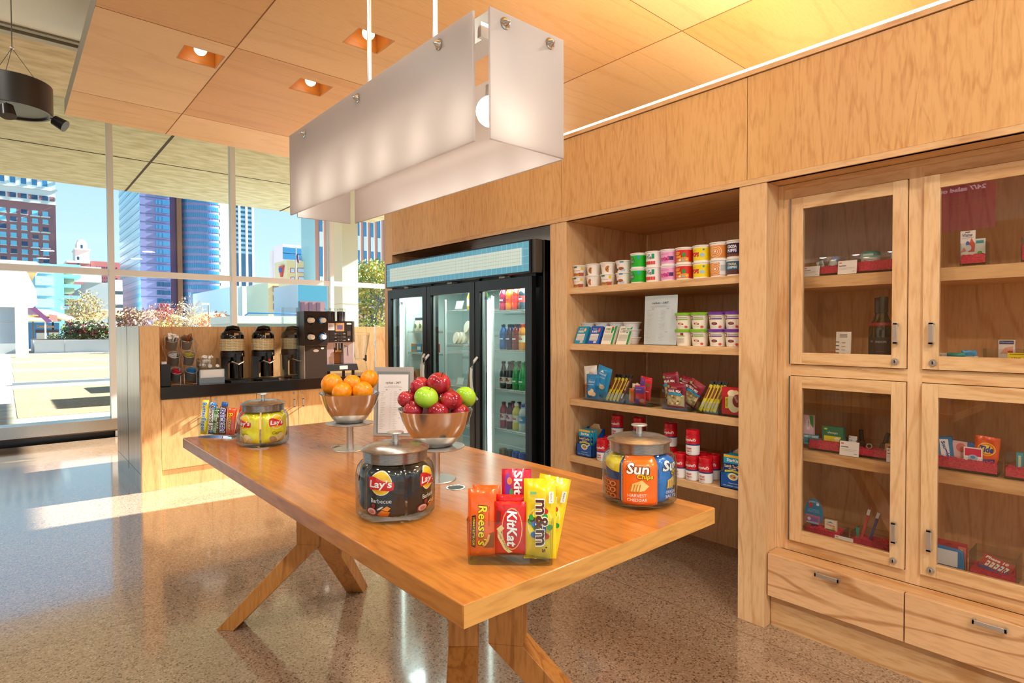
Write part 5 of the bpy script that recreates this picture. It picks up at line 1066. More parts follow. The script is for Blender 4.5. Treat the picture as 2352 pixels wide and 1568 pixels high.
PINKF = noisy('pink_crinkle', '#ff3a68', '#e01c4c', 160, .6, (1, 1, 1), .4, .6, 3, bump=.5)
bin_(1339, 1384, .094, .10, 2.72, 'clear glass bin of snack bags, leftmost on the third shelf')
G = 'snack packs in the third shelf bins'
p = SP(1362, 2.735, Z3 + .012)
bag('snack_bag', .105, .20, .03, foil('#e9e4dc', .35), [('e', .012, .10, .038, .035, '#f4f0ea'), ('e', .012, .135, .03, .022, '#e8a478'), ('e', .012, .133, .027, .019, '#f4efe8'), ('t', 'Goldfish', .010, .132, .015, '#4a4038', {'w': .05, 'shear': .2, 'bold': .01}), ('r', -.04, .04, .02, .09, '#e87a30')], (p.x + .02, p.y + .028, p.z), SH, 'white snack bag leaning left in the first bin', 'snack bag', G, 21, tilt=-.10, lean=.05)
bag('snack_bag', .105, .15, .03, foil('#1e88c8', .3), [('t', 'Animal', .0, .105, .014, '#f4f4f0', {'w': .05, 'shear': .1}), ('r', -.03, .02, .085, .088, '#cfe6f4'), ('e', -.01, .035, .022, .016, '#e8d0a8'), ('e', .015, .030, .018, .014, '#e0c498'), ('e', .005, .05, .014, .012, '#f0dcb8')], (p.x - .002, p.y - .002, p.z), SH, 'blue cracker bag at the front of the first bin', 'snack bag', G, 22)
bag('snack_bag', .110, .19, .03, foil('#1c92cc', .3), [('t', 'Animal', .0, .145, .014, '#f4f4f0', {'w': .055, 'shear': .1}), ('t', 'CRACKERS', .0, .122, .008, '#e8f4f8', {'w': .05}), ('p', [(-.02, .155), (-.006, .168), (.008, .155)], '#f6e8e0'), ('e', -.015, .075, .018, .014, '#e8d0a8'), ('e', .016, .068, .020, .014, '#e0c498')], (p.x + .012, p.y - .038, p.z + .015), SH, 'blue cracker bag leaning right above the first bin', 'snack bag', G, 23, tilt=.26, lean=.03)
bin_(1385, 1432, .060, .09, 2.72, 'low clear bin of yellow meat sticks, second on the third shelf')
bin_(1600, 1650, .060, .09, 2.72, 'low clear bin of yellow meat sticks near the right of the third shelf')
for px, nm in ((1393, 'second'), (1608, 'fifth')):
    for i in range(5):
        p = SP(px + i * 8, 2.745 + .012 * (i % 2), Z3 + .012)
        b = MB(); M_ = Matrix.Rotation(.30, 4, 'Y') @ Matrix.Rotation(-.28, 4, 'X')
        c = '#dcc61c' if i < 4 or px > 1500 else '#6a1c28'
        b.surf(lambda u, v: M_ @ Vector((u, -.003 * (1 - (u / .009) ** 2), v)), -.009, .009, 0, .148, 4, 3, foil(c, .3)).surf(lambda u, v: M_ @ Vector((u, .003, v)), -.009, .009, 0, .148, 1, 1, foil(c, .3)).box(-.0085, .0085, -.003, .003, .148, .168, P('black_seal', '#101012', .35), M=M_)
        b.art([('r', -.005, .005, .018, .05, '#c8c4a8'), ('r', -.006, .004, .07, .13, '#8a3a1c' if c == '#dcc61c' else '#c8a060')], lambda x, y, hh: M_ @ Vector((x, -.0034 - hh, y)))
        b.build('meat_stick', loc=p, rz=SH, label='%s meat stick leaning in the %s bin, number %s from the left' % ('yellow' if c == '#dcc61c' else 'dark red', nm, ('one', 'two', 'three', 'four', 'five')[i]), cat='snack', group='meat sticks in the third shelf bins')
bin_(1437, 1495, .105, .09, 2.72, 'clear glass bin of granola bars, third on the third shelf')
p = SP(1468, 2.735, Z3 + .012)
bag('granola_bar', .034, .085, .018, foil('#e86a1c', .3), [('r', -.011, -.003, .02, .07, '#f4e04c'), ('t', 'GRANOLA', -.007, .045, .004, '#3a6a2c', {'rot': -PI / 2, 'w': .045})], (p.x + .003, p.y + .055, p.z), SH, 'orange granola bar at the left of the third bin', 'snack', G, 24)
gb = [('r', -.034, .034, .062, .100, '#6a3ca8'), ('r', -.034, .0, .0, .03, '#6a3ca8'), ('t', 'granola', -.005, .082, .009, '#f0e8f4', {'w': .035}), ('e', .02, .02, .014, .012, '#b8846a'), ('e', -.02, .112, .009, .007, '#f0c8c0')]
bag('granola_bar', .075, .105, .02, foil('#d81c2c', .28), gb, (p.x, p.y - .008, p.z), SH, 'red and purple granola pack at the front of the third bin', 'snack', G, 25)
bag('granola_bar', .080, .135, .02, foil('#d81c2c', .28), [('r', -.036, .0, .04, .125, '#6a3ca8'), ('e', -.015, .115, .008, .006, '#d83a4a'), ('e', .020, .09, .016, .014, '#8a5a3a'), ('r', -.03, .03, .052, .056, '#f4f0f0')], (p.x + .025, p.y - .018, p.z + .02), SH, 'red and purple granola pack standing taller in the third bin', 'snack', G, 26, tilt=.12)
bag('granola_bar', .06, .11, .02, foil('#e8dcc8', .35), [('e', 0, .08, .02, .015, '#b88a58')], (p.x + .03, p.y + .045, p.z), SH, 'cream granola pack behind the orange bar in the third bin', 'snack', G, 27, tilt=.05)
bin_(1520, 1588, .108, .10, 2.715, 'large clear glass bin of trail mix bags on the third shelf')
p = SP(1554, 2.73, Z3 + .012)
def tm(label, dx, dz, dX, tilt, sd, w_=.115, h_=.135):
    rs = random.Random(sd); a = [('r', -w_ / 2 + .004, w_ / 2 - .004, .012, h_ * .55, '#e2cf9a')]
    for _ in range(26): a.append(('e', rs.uniform(-w_ * .42, w_ * .42), rs.uniform(.016, h_ * .52), .007, .0055, rs.choice(['#f0e0b0', '#c8a868', '#b08a50', '#ecd8a0', '#8a5a38'])))
    a += [('t', 'TRAIL MIX', 0, h_ * .70, .014, '#f6efe4', {'w': w_ * .7, 'bold': .03, 'arc': 3}), ('p', [(-.045, h_ * .60), (0, h_ * .64), (.045, h_ * .60), (.045, h_ * .52), (0, h_ * .56), (-.045, h_ * .52)], '#1f94c0'), ('e', -w_ * .33, h_ * .86, .008, .007, '#8ab04a'), ('t', 'Planters', 0, h_ * .83, .008, '#d8c8a8', {'w': .035}), ('r', -w_ / 2 + .006, w_ / 2 - .006, .004, .014, '#8a1c2c')]
    bag('trail_mix_bag', w_, h_, .028, foil('#8e1a34', .28), a, (p.x + dX, p.y - dx, p.z + dz), SH, label, 'snack bag', 'trail mix bags on the third shelf', sd, tilt=tilt)
tm('dark red trail mix bag at the front of the large bin', 0, 0, .0, 0, 31)
tm('dark red trail mix bag rising at the left of the large bin', -.035, .035, .03, -.16, 32, .10, .155)
tm('dark red trail mix bag peeking in the middle behind the front bag', .01, .04, .05, .22, 33, .09, .13)
tm('dark red trail mix bag leaning right out of the large bin', .045, .02, .035, .50, 34, .09, .145)
bin_(1652, 1712, .105, .10, 2.715, 'clear glass bin with a red popcorn bag at the right end')
p = SP(1682, 2.725, Z3 + .012)
box_pack('popcorn_bag', .110, .135, .03, '#c8242c', [('e', .01, .062, .036, .052, '#f0e4b8'), ('e', .0, .105, .024, .018, '#f6ecc8'), ('e', .02, .11, .014, .012, '#f0dfa8'), ('e', .028, .07, .026, .032, '#8a1c24'), ('t', 'Orville', .022, .078, .012, '#f4ece0', {'rot': -1.1, 'w': .034, 'shear': .2}), ('r', -.036, -.020, .03, .085, '#f0d838'), ('t', 'BUTTER', -.028, .057, .009, '#4a3a1c', {'rot': -PI / 2, 'w': .04})], (p.x, p.y, p.z), SH, 'red and cream butter popcorn pack at the right end of the third shelf', 'snack bag', G)
# shelf four: tuna boxes and soup cups
def tuna(px, X, label):
    p = SP(px, X, Z4 + .001); t = thing('tuna_display_box', label, 'box', p, SH, 'blue tuna kit display boxes')
    BL = P('tuna_blue', '#1250a4', .35)
    b = MB().box(-.065, .065, 0, .004, 0, .075, BL).box(-.065, .065, 0, .125, 0, .004, BL).box(-.065, .065, .121, .125, 0, .165, '#c9a878')
    for s_ in (-.065, .061): b.prism([(0, 0), (.125, 0), (.125, .17), (.105, .17), (.02, .075), (0, .075)], s_, s_ + .004, BL, 'x')
    b.prism([(-.055, .165), (-.02, .192), (.02, .192), (.03, .165)], .121, .125, '#d8b88a')
    b.art([('t', 'MIX, SPREAD + ENJOY!', 0, .014, .007, '#d8e4a8', {'w': .095, 'bold': .01}), ('r', -.02, .03, .027, .0295, '#b8d0e8'), ('e', .004, .066, .034, .016, '#1a8cb8'), ('e', .004, .062, .026, .018, '#f0e6c4'), ('e', .004, .062, .018, .012, '#c8a468'), ('e', -.004, .065, .005, .004, '#8a6a38'), ('e', .012, .06, .005, .004, '#7a5a30'), ('p', [(.022, .07), (.05, .084), (.052, .08), (.026, .062)], '#e6e6e4')], lambda x, y, hh: (x, -hh, y), None, .0005)
    b.build('tray_box', t)
    pa = [('r', -.047, .047, .128, .14, '#f4b81c'), ('r', -.047, .047, .050, .098, '#142c74'), ('t', 'StarKist', .004, .115, .016, '#f6f6f4', {'w': .068, 'shear': .1, 'bold': .03}), ('t', 'Lunch To-Go', 0, .085, .015, '#f4dfa0', {'w': .082, 'bold': .03}), ('r', -.02, .02, .070, .073, '#f0f0ec'), ('p', [(-.04, .052), (0, .058), (.042, .052), (.042, .062), (0, .068), (-.04, .062)], '#e8e03c'), ('t', 'Albacore Tuna in Water', 0, .0595, .005, '#3a4a2c', {'w': .066}), ('e', .004, .034, .03, .015, '#f2ead0'), ('e', .004, .034, .02, .010, '#c8a468')]
    for j, (dx, dy) in enumerate(((-.004, .010), (.008, .024), (.012, .038), (.008, .052))):
        bx = MB().box(-.048 + dx, .048 + dx, dy, dy + .010, .026, .168, P('tuna_teal', '#1fa0c4', .35))
        if j < 2: bx.art(pa, lambda x, y, hh: (x + dx, dy - hh, y + .026), None, .0005)
        else: bx.art([('r', -.047, .047, .128, .14, '#f4b81c')], lambda x, y, hh: (x + dx, dy - hh, y + .026))
        bx.build('tuna_kit', t)
    return t
tuna(1341, 2.725, 'blue tuna kit display box at the left end of the lowest shelf')
tuna(1683, 2.715, 'blue tuna kit display box at the right end of the lowest shelf')
s0 = None
def soup(px, X, lev, label):
    global s0
    p = SP(px, X, Z4 + .001 + lev * .134); p.z = Z4 + .001 + lev * .134
    if s0 is None:
        rf = lambda y: .036
        b = MB().lathe([(0, 0), (.031, 0), (.0345, .004), (.036, .02), (.036, .058), (.0355, .1), (.034, .106)], '#f1efec', 30)
        b.lathe([(.0363, .058), (.0360, .104)], P('soup_red', '#c8141f', .3), 30).lathe([(.0366, .053), (.0366, .060)], '#1c3a80', 30).lathe([(.0355, .104), (.0362, .106), (.0358, .128), (.033, .131), (.0325, .127), (0, .127)], P('soup_lid', '#cc1420', .25), 30)
        b.art([('t', "Campbell's", .0, .080, .020, '#f8f4f0', {'w': .072, 'shear': .25, 'bold': .02}), ('t', 'Soup', -.016, .096, .005, '#f0d0cc', {'w': .018}), ('t', 'CREAMY', .0, .036, .010, '#c03038', {'w': .032, 'bold': .02}), ('t', 'TOMATO', .0, .022, .010, '#c03038', {'w': .032, 'bold': .02}), ('r', -.012, .014, .009, .0105, '#8a8a8a')], wrap(lambda y: .0366), .008, .0005)
        s0 = b.build('soup_cup', loc=p, rz=SH, label=label, cat='soup cup', group='red topped soup cups on the lowest shelf')
    else: copy_tree(s0, loc=p, rz=SH + ((px * 7) % 10 - 5) * .03, label=label)
soup(1384, 2.735, 0, 'red and white soup cup just right of the left tuna box')
soup(1400, 2.83, 0, 'red topped soup cup behind the one beside the left tuna box')
soup(1418, 2.86, 1, 'upper red topped soup cup left of the jar knob')
soup(1418, 2.86, 0, 'lower soup cup of the stack left behind the jar')
soup(1468, 2.88, 1, 'upper soup cup hidden behind the jar knob')
soup(1468, 2.88, 0, 'lower soup cup of the stack hidden behind the jar lid')
soup(1541, 2.84, 1, 'upper soup cup just right of the jar lid')
soup(1541, 2.84, 0, 'lower soup cup of the stack beside the jar')
soup(1563, 2.735, 0, 'front soup cup nearest the jar of orange chip bags')
soup(1592, 2.735, 0, 'bottom soup cup of the front stack of two')
soup(1592, 2.735, 1, 'top soup cup of the front stack of two')
soup(1622, 2.735, 0, 'front soup cup nearest the right tuna box')
soup(1612, 2.83, 0, 'soup cup in the second row left of the right tuna box')
soup(1640, 2.83, 0, 'soup cup in the second row mostly behind the right tuna box')
# ================================================================ goods in the glazed cabinet
def CP(px, X, z): return SP(px, X, z)
FU, FL_, FM, FB = 1.656, 1.2455, .829, .4125      # shelf tops of the cabinet compartments
XC = 2.90
def pcard(px, X, z, w_, h_, label, yaw=0):
    card('price_card', label, w_, h_, CP(px, X, z + .001), SH + yaw, .15, '#f3f2f0', [('r', -w_ * .44, -w_ * .3, h_ * .8, h_ * .88, '#e03a5a'), ('r', -w_ * .44, -w_ * .05, h_ * .58, h_ * .64, '#6a6664'), ('r', -w_ * .44, w_ * .4, h_ * .44, h_ * .465, '#c8c6c4'), ('r', -w_ * .44, w_ * .3, h_ * .34, h_ * .365, '#c8c6c4'), ('r', w_ * .25, w_ * .42, h_ * .15, h_ * .19, '#a8a6a4')], 'white price cards in the glass cabinet', 'card')
GB = 'clear trays with pink paper in the glass cabinet'
bin_(1880, 1924, .088, .09, 2.90, 'small clear tray of travel bottles in the upper left cabinet', FU, GB, 'tray', .028)
p = CP(1908, 2.93, FU + .03)
t = thing('sanitizer_bottle', 'small clear bottle with blue cap in the upper left cabinet', 'bottle', p, SH); M_ = Matrix.Rotation(.35, 4, 'Y')
MB().lathe([(0, 0), (.018, 0), (.019, .003), (.019, .035), (.010, .044)], '#e6ecf2', 20, M=M_).art([('r', -.009, .009, .010, .018, '#2a64b0')], lambda x, y, h: M_ @ Vector((x, -.0195 - h, y)), None).build('bottle', t)
MB().lathe([(.011, .042), (.012, .043), (.012, .06), (0, .061)], '#1f6ec0', 18, M=M_).build('cap', t)
box_pack('travel_sachet', .03, .05, .006, '#dce4ea', [('r', -.01, .012, .0, .02, '#3a78b0'), ('r', -.01, .01, .03, .036, '#8aa0b8')], CP(1888, 2.93, FU + .025), SH, 'pale sachet beside the blue capped bottle', 'sachet', tilt=-.3)
pcard(1862, 2.885, FU, .075, .048, 'white price card at the left of the upper left cabinet shelf', -.1); pcard(1944, 2.885, FU, .078, .062, 'white price card in the middle of the upper left cabinet shelf')
bin_(1958, 2078, .075, .10, 2.905, 'long clear tray of pink paper with a gum tub in the upper left cabinet', FU, GB, 'tray', .038)
p = CP(1998, 2.95, FU + .042); t = thing('gum_tub', 'green and white round gum tub in the upper left cabinet', 'tub', p, SH)
MB().lathe([(0, 0), (.032, 0), (.036, .006), (.038, .028), (.036, .03)], '#eef2f0', 28).art([('r', -.03, .03, .0, .012, '#3ac0a0'), ('t', 'spearmint', 0, .018, .008, '#1c5a6a', {'w': .04})], wrap(lambda y: .038), .01).build('tub', t); MB().lathe([(.038, .028), (.040, .03), (.038, .052), (.03, .058), (0, .058)], P('tub_green', '#0f7a68', .3), 28).art([('r', -.022, .022, .036, .045, '#9fb8b0')], wrap(lambda y: .0395), .01).build('lid', t)
bag('deodorant_bottle', .03, .06, .02, '#2a2620', [('r', -.01, .01, .02, .05, '#d8d0c0')], CP(2052, 2.95, FU + .035), SH, 'dark bottle at the right end of the upper left cabinet shelf', 'bottle', seed=41)
# card and wine
card('wine_card', 'white upright card with small bottle pictures in the left cabinet', .07, .148, CP(1936, 2.93, FL_ + .001), SH - .2, .05, '#f0f0ea', [('r', -.018, .018, .134 - .006 * i, .137 - .006 * i, '#8a8a86') for i in range(3)] + [('r', -.035, -.018, .014 + .017 * i, .017 + .017 * i, '#3a4a30') for i in range(6)] + [('r', -.006, .012, .012 + .017 * i, .0145 + .017 * i, ('#9a9a96', '#d8b84a', '#c87a5a')[i % 3]) for i in range(6)])
for k, (px, X) in enumerate(((2029, 2.925), (2018, 3.01))):
    t = thing('wine_bottle', ('dark wine bottle with black label at the front in the left cabinet', 'dark wine bottle with red collar behind the front one')[k], 'bottle', CP(px, X, FL_ + .001), SH, 'wine bottles in the left cabinet')
    WG = P('wine_glass', '#1a1c0e', .06, 0, Coat_Weight=.5)
    MB().lathe([(0, 0), (.037, 0), (.040, .004), (.040, .155), (.036, .18), (.022, .205), (.0155, .225), (.0150, .29)], WG, 32).lathe([(.0403, .04), (.0403, .125)], P('label_black', '#22252a', .5), 32).lathe([(.037, .174), (.039, .176), (.036, .188), (.034, .187)], '#a01c30', 32).art([('t', 'ONEHOPE', 0, .104, .009, '#cfd0c8', {'w': .046}), ('r', -.016, .018, .060, .0625, '#8a3a4a')], wrap(lambda y: .0407), .01).build('bottle', t)
    MB().lathe([(.0160, .232), (.0175, .233), (.0175, .3), (.0165, .303), (0, .303)], P('capsule', '#2a2f30', .35), 24).build('capsule', t)
# right cabinet, upper
bin_(2202, 2262, .092, .07, 2.90, 'clear tray with eye drops and pink paper in the upper right cabinet', FU, GB, 'tray', .03)
box_pack('eye_drops_pack', .048, .115, .006, '#f2f2f0', [('t', 'Visine', -.002, .098, .013, '#1c2c68', {'w': .034, 'shear': .2, 'bold': .02}), ('r', -.018, .018, .086, .0875, '#8a8ab0'), ('p', [(.0, .05), (.012, .085), (.024, .06), (.022, .03), (.002, .03)], '#e05a50'), ('e', .0, .064, .006, .009, '#2a70c8'), ('e', .002, .046, .010, .012, '#e6eaf4'), ('p', [(-.022, .03), (-.012, .05), (-.004, .034)], '#e88a80'), ('r', -.008, .008, .108, .111, '#5a5a58')], CP(2220, 2.915, FU + .028), SH, 'white hanging eye drops pack with red and blue picture', 'packet')
box_pack('white_packet', .034, .085, .006, '#dde6e4', [('r', -.012, .012, .066, .078, '#1f9aa8'), ('e', 0, .03, .008, .006, '#4ab84a')], CP(2248, 2.925, FU + .024), SH, 'pale packet with a teal top beside the eye drops', 'packet')
bin_(2342, 2400, .095, .08, 2.90, 'clear tray of pink paper cut by the right edge of the photo', FU, GB, 'tray', .05)
# right cabinet, lower part of the upper doors
bin_(2160, 2236, .055, .07, 2.905, 'low clear tray of pill packets in the right cabinet', FL_, GB, 'tray')
box_pack('pill_packet', .05, .05, .006, '#e4d8d4', [('r', -.02, .02, .004, .02, '#e08a5a')], CP(2172, 2.915, FL_ + .012), SH, 'pale and orange pill packet at the left of the low tray', 'packet')
bag('pill_packet', .06, .052, .008, foil('#1c9c94', .25), [('t', 'Zantac', .002, .03, .010, '#e8f0f0', {'w': .03})], CP(2196, 2.912, FL_ + .012), SH, 'shiny teal pill packet in the low tray', 'packet', seed=43)
bag('pill_packet', .05, .06, .008, foil('#2a9ad0', .25), [], CP(2226, 2.93, FL_ + .014), SH, 'bright blue pill packet behind the pale ones', 'packet', seed=44)
box_pack('pill_packet', .03, .04, .005, '#ece2dc', [('r', -.010, .010, .008, .024, '#e8b0a8')], CP(2236, 2.915, FL_ + .012), SH, 'white and pink pill packet at the right of the low tray', 'packet')
box_pack('pill_packet', .022, .04, .005, '#d8d8cc', [('r', -.008, .008, .01, .03, '#c8a8a0')], CP(2218, 2.915, FL_ + .012), SH, 'narrow cream pill packet in the low tray', 'packet')
bin_(2258, 2352, .080, .06, 2.97, 'clear tray behind with the throat spray box in the right cabinet', FL_, GB, 'tray')
box_pack('throat_spray_box', .050, .105, .015, '#e8e4e0', [('r', -.022, .022, .088, .102, '#1c3a78'), ('t', 'Chloraseptic', 0, .095, .006, '#f4f4f8', {'w': .04}), ('p', [(-.02, .05), (-.004, .074), (.02, .08), (.02, .05)], '#f0a890'), ('r', .004, .020, .02, .062, '#c8283c'), ('r', -.02, .0, .028, .032, '#e8c84a')], CP(2312, 2.985, FL_ + .012), SH, 'white throat spray box with red bottle picture', 'box')
box_pack('yellow_medicine_box', .06, .056, .012, '#ecd41c', [('t', 'ADVIL', -.004, .034, .010, '#1c1c1c', {'w': .034, 'bold': .03}), ('r', -.022, .026, .010, .024, '#4a6a60'), ('r', -.024, .026, .05, .052, '#5a5a1c')], CP(2338, 2.915, FL_ + .012), SH, 'yellow medicine box with dark lettering at the right edge', 'box')
# lower left cabinet
bin_(1858, 1930, .066, .10, 2.90, 'clear tray with green pack and pink paper in the lower left cabinet', FM, GB, 'tray', .034)
box_pack('green_pad_pack', .092, .085, .03, '#0f7a58', [('r', -.038, .036, .016, .040, '#e8dc2c'), ('t', 'always', 0, .055, .014, '#f4f8f4', {'w': .044, 'shear': .1}), ('e', .02, .028, .012, .008, '#f4f0e0'), ('e', -.03, .072, .008, .004, '#c8d83a')], CP(1914, 2.925, FM + .035), SH, 'green and yellow pad pack with white lettering', 'packet')
box_pack('pink_pad_box', .05, .13, .02, '#f0c8dc', [('r', -.006, .008, .06, .11, '#f8f4f8'), ('p', [(.006, .13), (.025, .13), (.025, .07), (.012, .09)], '#2f9a3a'), ('t', 'FREE', .002, .09, .006, '#3a3a4a', {'rot': -PI / 2, 'w': .03})], CP(1857, 2.935, FM + .03), SH, 'pink and green pad box at the left edge of the lower left cabinet', 'box')
for k, px in enumerate((1856, 1873)): box_pack('blue_sachet', .034, .048, .006, '#2f9cb8', [('r', -.015, .015, .034, .044, '#cfe8ee'), ('r', -.012, .012, .012, .016, '#1c6a84')], CP(px, 2.91, FM + .024), SH, ('blue sachet at the left edge on the pink paper', 'blue sachet just right of the first one on the pink paper')[k], 'sachet', 'blue sachets in the lower left cabinet')
pcard(1952, 2.885, FM, .08, .065, 'white price card in front of the lower left trays')
pcard(1960, 2.96, FM + .03, .035, .05, 'tiny white card behind the middle price card'); pcard(2054, 2.885, FM, .05, .06, 'white price card at the right of the lower left shelf', .15)
bin_(1968, 2072, .072, .10, 2.90, 'wide clear tray with small bottles and pink paper in the lower left cabinet', FM, GB, 'tray', .026)
for k, (px, X, tl) in enumerate(((1982, 2.97, -.05), (2030, 2.97, .25), (1948, 2.98, -.35))):
    M_ = Matrix.Rotation(tl, 4, 'Y'); t = thing('nail_polish', 'black capped small bottle, %s in the lower left cabinet' % ('standing upright', 'leaning to the right', 'lying back behind the green pack')[k], 'bottle', CP(px, X, FM + .03), SH, 'small black capped bottles')
    MB().lathe([(0, 0), (.014, 0), (.018, .01), (.018, .03), (.009, .04)], P('polish_brown', '#3a2820', .15), 20, M=M_).build('bottle', t); MB().lathe([(.010, .038), (.0105, .04), (.0085, .085), (0, .087)], BLACK, 18, M=M_).build('cap', t)
box_pack('hair_clip_card', .035, .04, .004, '#c8984a', [('e', .0, .022, .008, .006, '#2a2018'), ('r', -.012, .012, .006, .010, '#2a2018'), ('p', [(.0, .04), (.012, .04), (.008, .03)], '#e0b060')], CP(2044, 2.925, FM + .034), SH, 'gold hair clip card on the pink paper', 'card', lean=.4)
MB().lathe([(0, 0), (.011, 0), (.012, .002), (.012, .008), (0, .009)], '#c8c0b4', 20, M=Matrix.Rotation(PI / 2 - .2, 4, 'X')).lathe([(0, .0092), (.008, .0092)], BLACK, 20, M=Matrix.Rotation(PI / 2 - .2, 4, 'X')).build('small_tin', loc=CP(2000, 2.93, FM + .05), rz=SH, label='tiny round tin with black centre on the pink paper', cat='tin')
# bottom left
bin_(1850, 1934, .058, .11, 2.885, 'low clear tray with sewing kit and crayons in the bottom left cabinet', FB, GB, 'tray', .03)
poly = [(.042 * math.cos(a), .075 + .072 * math.sin(a) * (1 if math.sin(a) > 0 else .8)) for a in [2 * PI * k / 28 for k in range(28)]]
sk = MB().prism(poly, 0, .004, P('sewing_blue', '#1c86b8', .35)); sk.prism([(-.036, .028), (.026, .026), (.030, .066), (-.034, .068)], -.008, 0, P('blister', '#c8708a', .25))
ar = [('t', 'SEWING KIT', 0, .132, .008, '#e8f2f4', {'w': .046, 'arc': 9}), ('r', -.022, -.006, .104, .120, '#c8342c'), ('p', [(-.025, .118), (-.014, .130), (-.004, .118)], '#c8342c'), ('e', .018, .122, .007, .006, '#e8f0f4')] + [('r', -.028 + .002 * i, .028 - .002 * i, .082 + .006 * i, .0835 + .006 * i, '#9fd0e4') for i in range(3)]
sk.art(ar, front(0)).art([('r', -.03, .024, .04, .06, '#8a6ab0'), ('e', -.018, .05, .008, .008, '#e8dce4'), ('r', -.03, .026, .030, .038, '#9ac8d8')], front(-.008), None, .001)
sk.build('sewing_kit', loc=CP(1872, 2.93, FB + .03), rz=SH, label='blue oval sewing kit card in the bottom left cabinet', cat='sewing kit')
box_pack('crayon_box', .052, .058, .014, '#f0ead0', [('t', 'Crayola', .0, .034, .010, '#c8281c', {'w': .038, 'bold': .03, 'rot': -.15}), ('r', -.022, .020, .008, .016, '#2a8a4a'), ('p', [(-.02, .046), (.0, .052), (.014, .046)], '#3a9ac8'), ('e', .014, .022, .008, .006, '#e8c02c')], CP(1911, 2.925, FB + .034), SH, 'small crayon box beside the sewing kit', 'box')
pcard(1941, 2.88, FB + .002, .078, .04, 'white price card at the front of the bottom left cabinet')
bin_(1956, 2046, .075, .12, 2.885, 'clear tray of toothbrushes on pink paper in the bottom left cabinet', FB, GB, 'tray', .03)
for k, (px, c, L_, tl) in enumerate(((1981, '#d8342c', .15, .18), (2000, '#3a2c8a', .145, .22))):
    M_ = Matrix.Rotation(tl, 4, 'Y') @ Matrix.Rotation(-.25, 4, 'X'); b = MB().box(-.005, .005, -.003, .003, 0, L_, c, M=M_).box(-.006, .006, -.010, -.002, L_ - .03, L_ - .004, '#e8e4ea', M=M_); b.surf(lambda u, v: M_ @ Vector((u, -.012 + .004 * math.sin(u * 200 + v * 90), v)), -.011, .011, .0, L_ + .012, 6, 10, CLEAR)
    b.build('toothbrush', loc=CP(px, 2.93, FB + .03), rz=SH, label=('red wrapped toothbrush leaning in the bottom left cabinet', 'dark blue wrapped toothbrush leaning in the bottom left cabinet')[k], cat='toothbrush', group='wrapped toothbrushes')
MB().prism([(-.004, 0), (.004, 0), (.008, .055), (-.008, .055)], -.003, .003, '#1f9a80').build('green_comb', loc=CP(1974, 2.92, FB + .035), rz=SH, label='small green wedge standing left of the toothbrushes', cat='comb')
# lower right cabinet
bin_(2152, 2296, .062, .10, 2.90, 'clear tray of laundry packs on pink paper in the lower right cabinet', FM, GB, 'tray', .036)
box_pack('laundry_box', .07, .095, .02, '#1f84c0', [('r', -.008, .022, .0, .085, '#f4f6f6'), ('t', 'Snuggle', .008, .045, .018, '#1c5ab0', {'rot': -1.35, 'w': .065, 'bold': .04}), ('t', 'SHEETS', -.02, .03, .006, '#cfe8f4', {'rot': -1.35, 'w': .03})], CP(2172, 2.93, FM + .035), SH, 'blue laundry sheet box leaning left in the lower right cabinet', 'box', tilt=-.12)
box_pack('laundry_box', .085, .085, .02, '#2a6aa8', [('r', -.028, .020, .0, .085, '#e8c0bc'), ('e', .0, .06, .016, .018, '#d87a80'), ('e', .004, .052, .008, .012, '#b85a3c'), ('t', 'Downy', .028, .03, .012, '#4a2c4a', {'rot': -PI / 2, 'w': .04})], CP(2208, 2.935, FM + .034), SH, 'blue and pink laundry sheet box in the lower right cabinet', 'box', tilt=.05)
box_pack('laundry_sachet', .060, .070, .006, '#eef0f0', [('p', [(-.026, .036), (.026, .036), (.026, .066), (-.026, .066)], '#d81c58'), ('e', 0, .03, .016, .012, '#a8c8e0'), ('e', 0, .032, .008, .006, '#5a8ac0'), ('t', 'Woolite', 0, .012, .011, '#6a8ab8', {'w': .046, 'bold': .03})], CP(2238, 2.915, FM + .032), SH, 'white and magenta laundry sachet at the front', 'sachet')
bag('detergent_pouch', .078, .115, .014, foil('#f05a1c', .28), [('e', .0, .065, .030, .026, '#f6e03c'), ('e', 0, .065, .027, .023, '#f07a1c'), ('e', 0, .065, .021, .017, '#f6d43c'), ('t', 'Tide', 0, .065, .026, '#1c3a98', {'w': .048, 'bold': .05, 'shear': .1}), ('p', [(-.03, .02), (.03, .03), (.03, .01), (-.03, .006)], '#1c3a98')], CP(2266, 2.935, FM + .035), SH, 'orange detergent pouch with yellow bullseye', 'pouch', seed=51, tilt=.08)
bin_(2311, 2400, .092, .09, 2.895, 'clear tray of pink paper at the right edge of the lower right cabinet', FM, GB, 'tray', .03)
box_pack('toothpaste_box', .02, .07, .02, '#2aa8b8', [('r', -.004, .004, .01, .06, '#e8e4c8')], CP(2346, 2.93, FM + .03), SH, 'teal toothpaste box in the tray at the right edge', 'box')
t = thing('drawing_toy', 'blue framed white drawing toy with green knobs in the bottom right cabinet', 'toy', CP(2182, 2.905, FB + .001), SH)
MB().prism([(-.05, .0), (.045, 0), (.056, .015), (.052, .085), (.04, .095), (-.05, .098)], 0, .016, P('toy_blue', '#1678b4', .3)).build('frame', t, bevel=.003)
MB().box(-.042, .034, -.003, 0, .024, .086, '#dfe3e6').build('screen', t)
for x_, z_, r in ((.047, .010, .011), (-.040, .014, .006)): MB().lathe([(0, .010), (r * .7, .010), (r, .004), (r, 0), (0, 0)], '#18b83c', 22, M=Matrix.Translation((x_, -.001, z_)) @ Matrix.Rotation(PI / 2, 4, 'X')).build('knob', t)
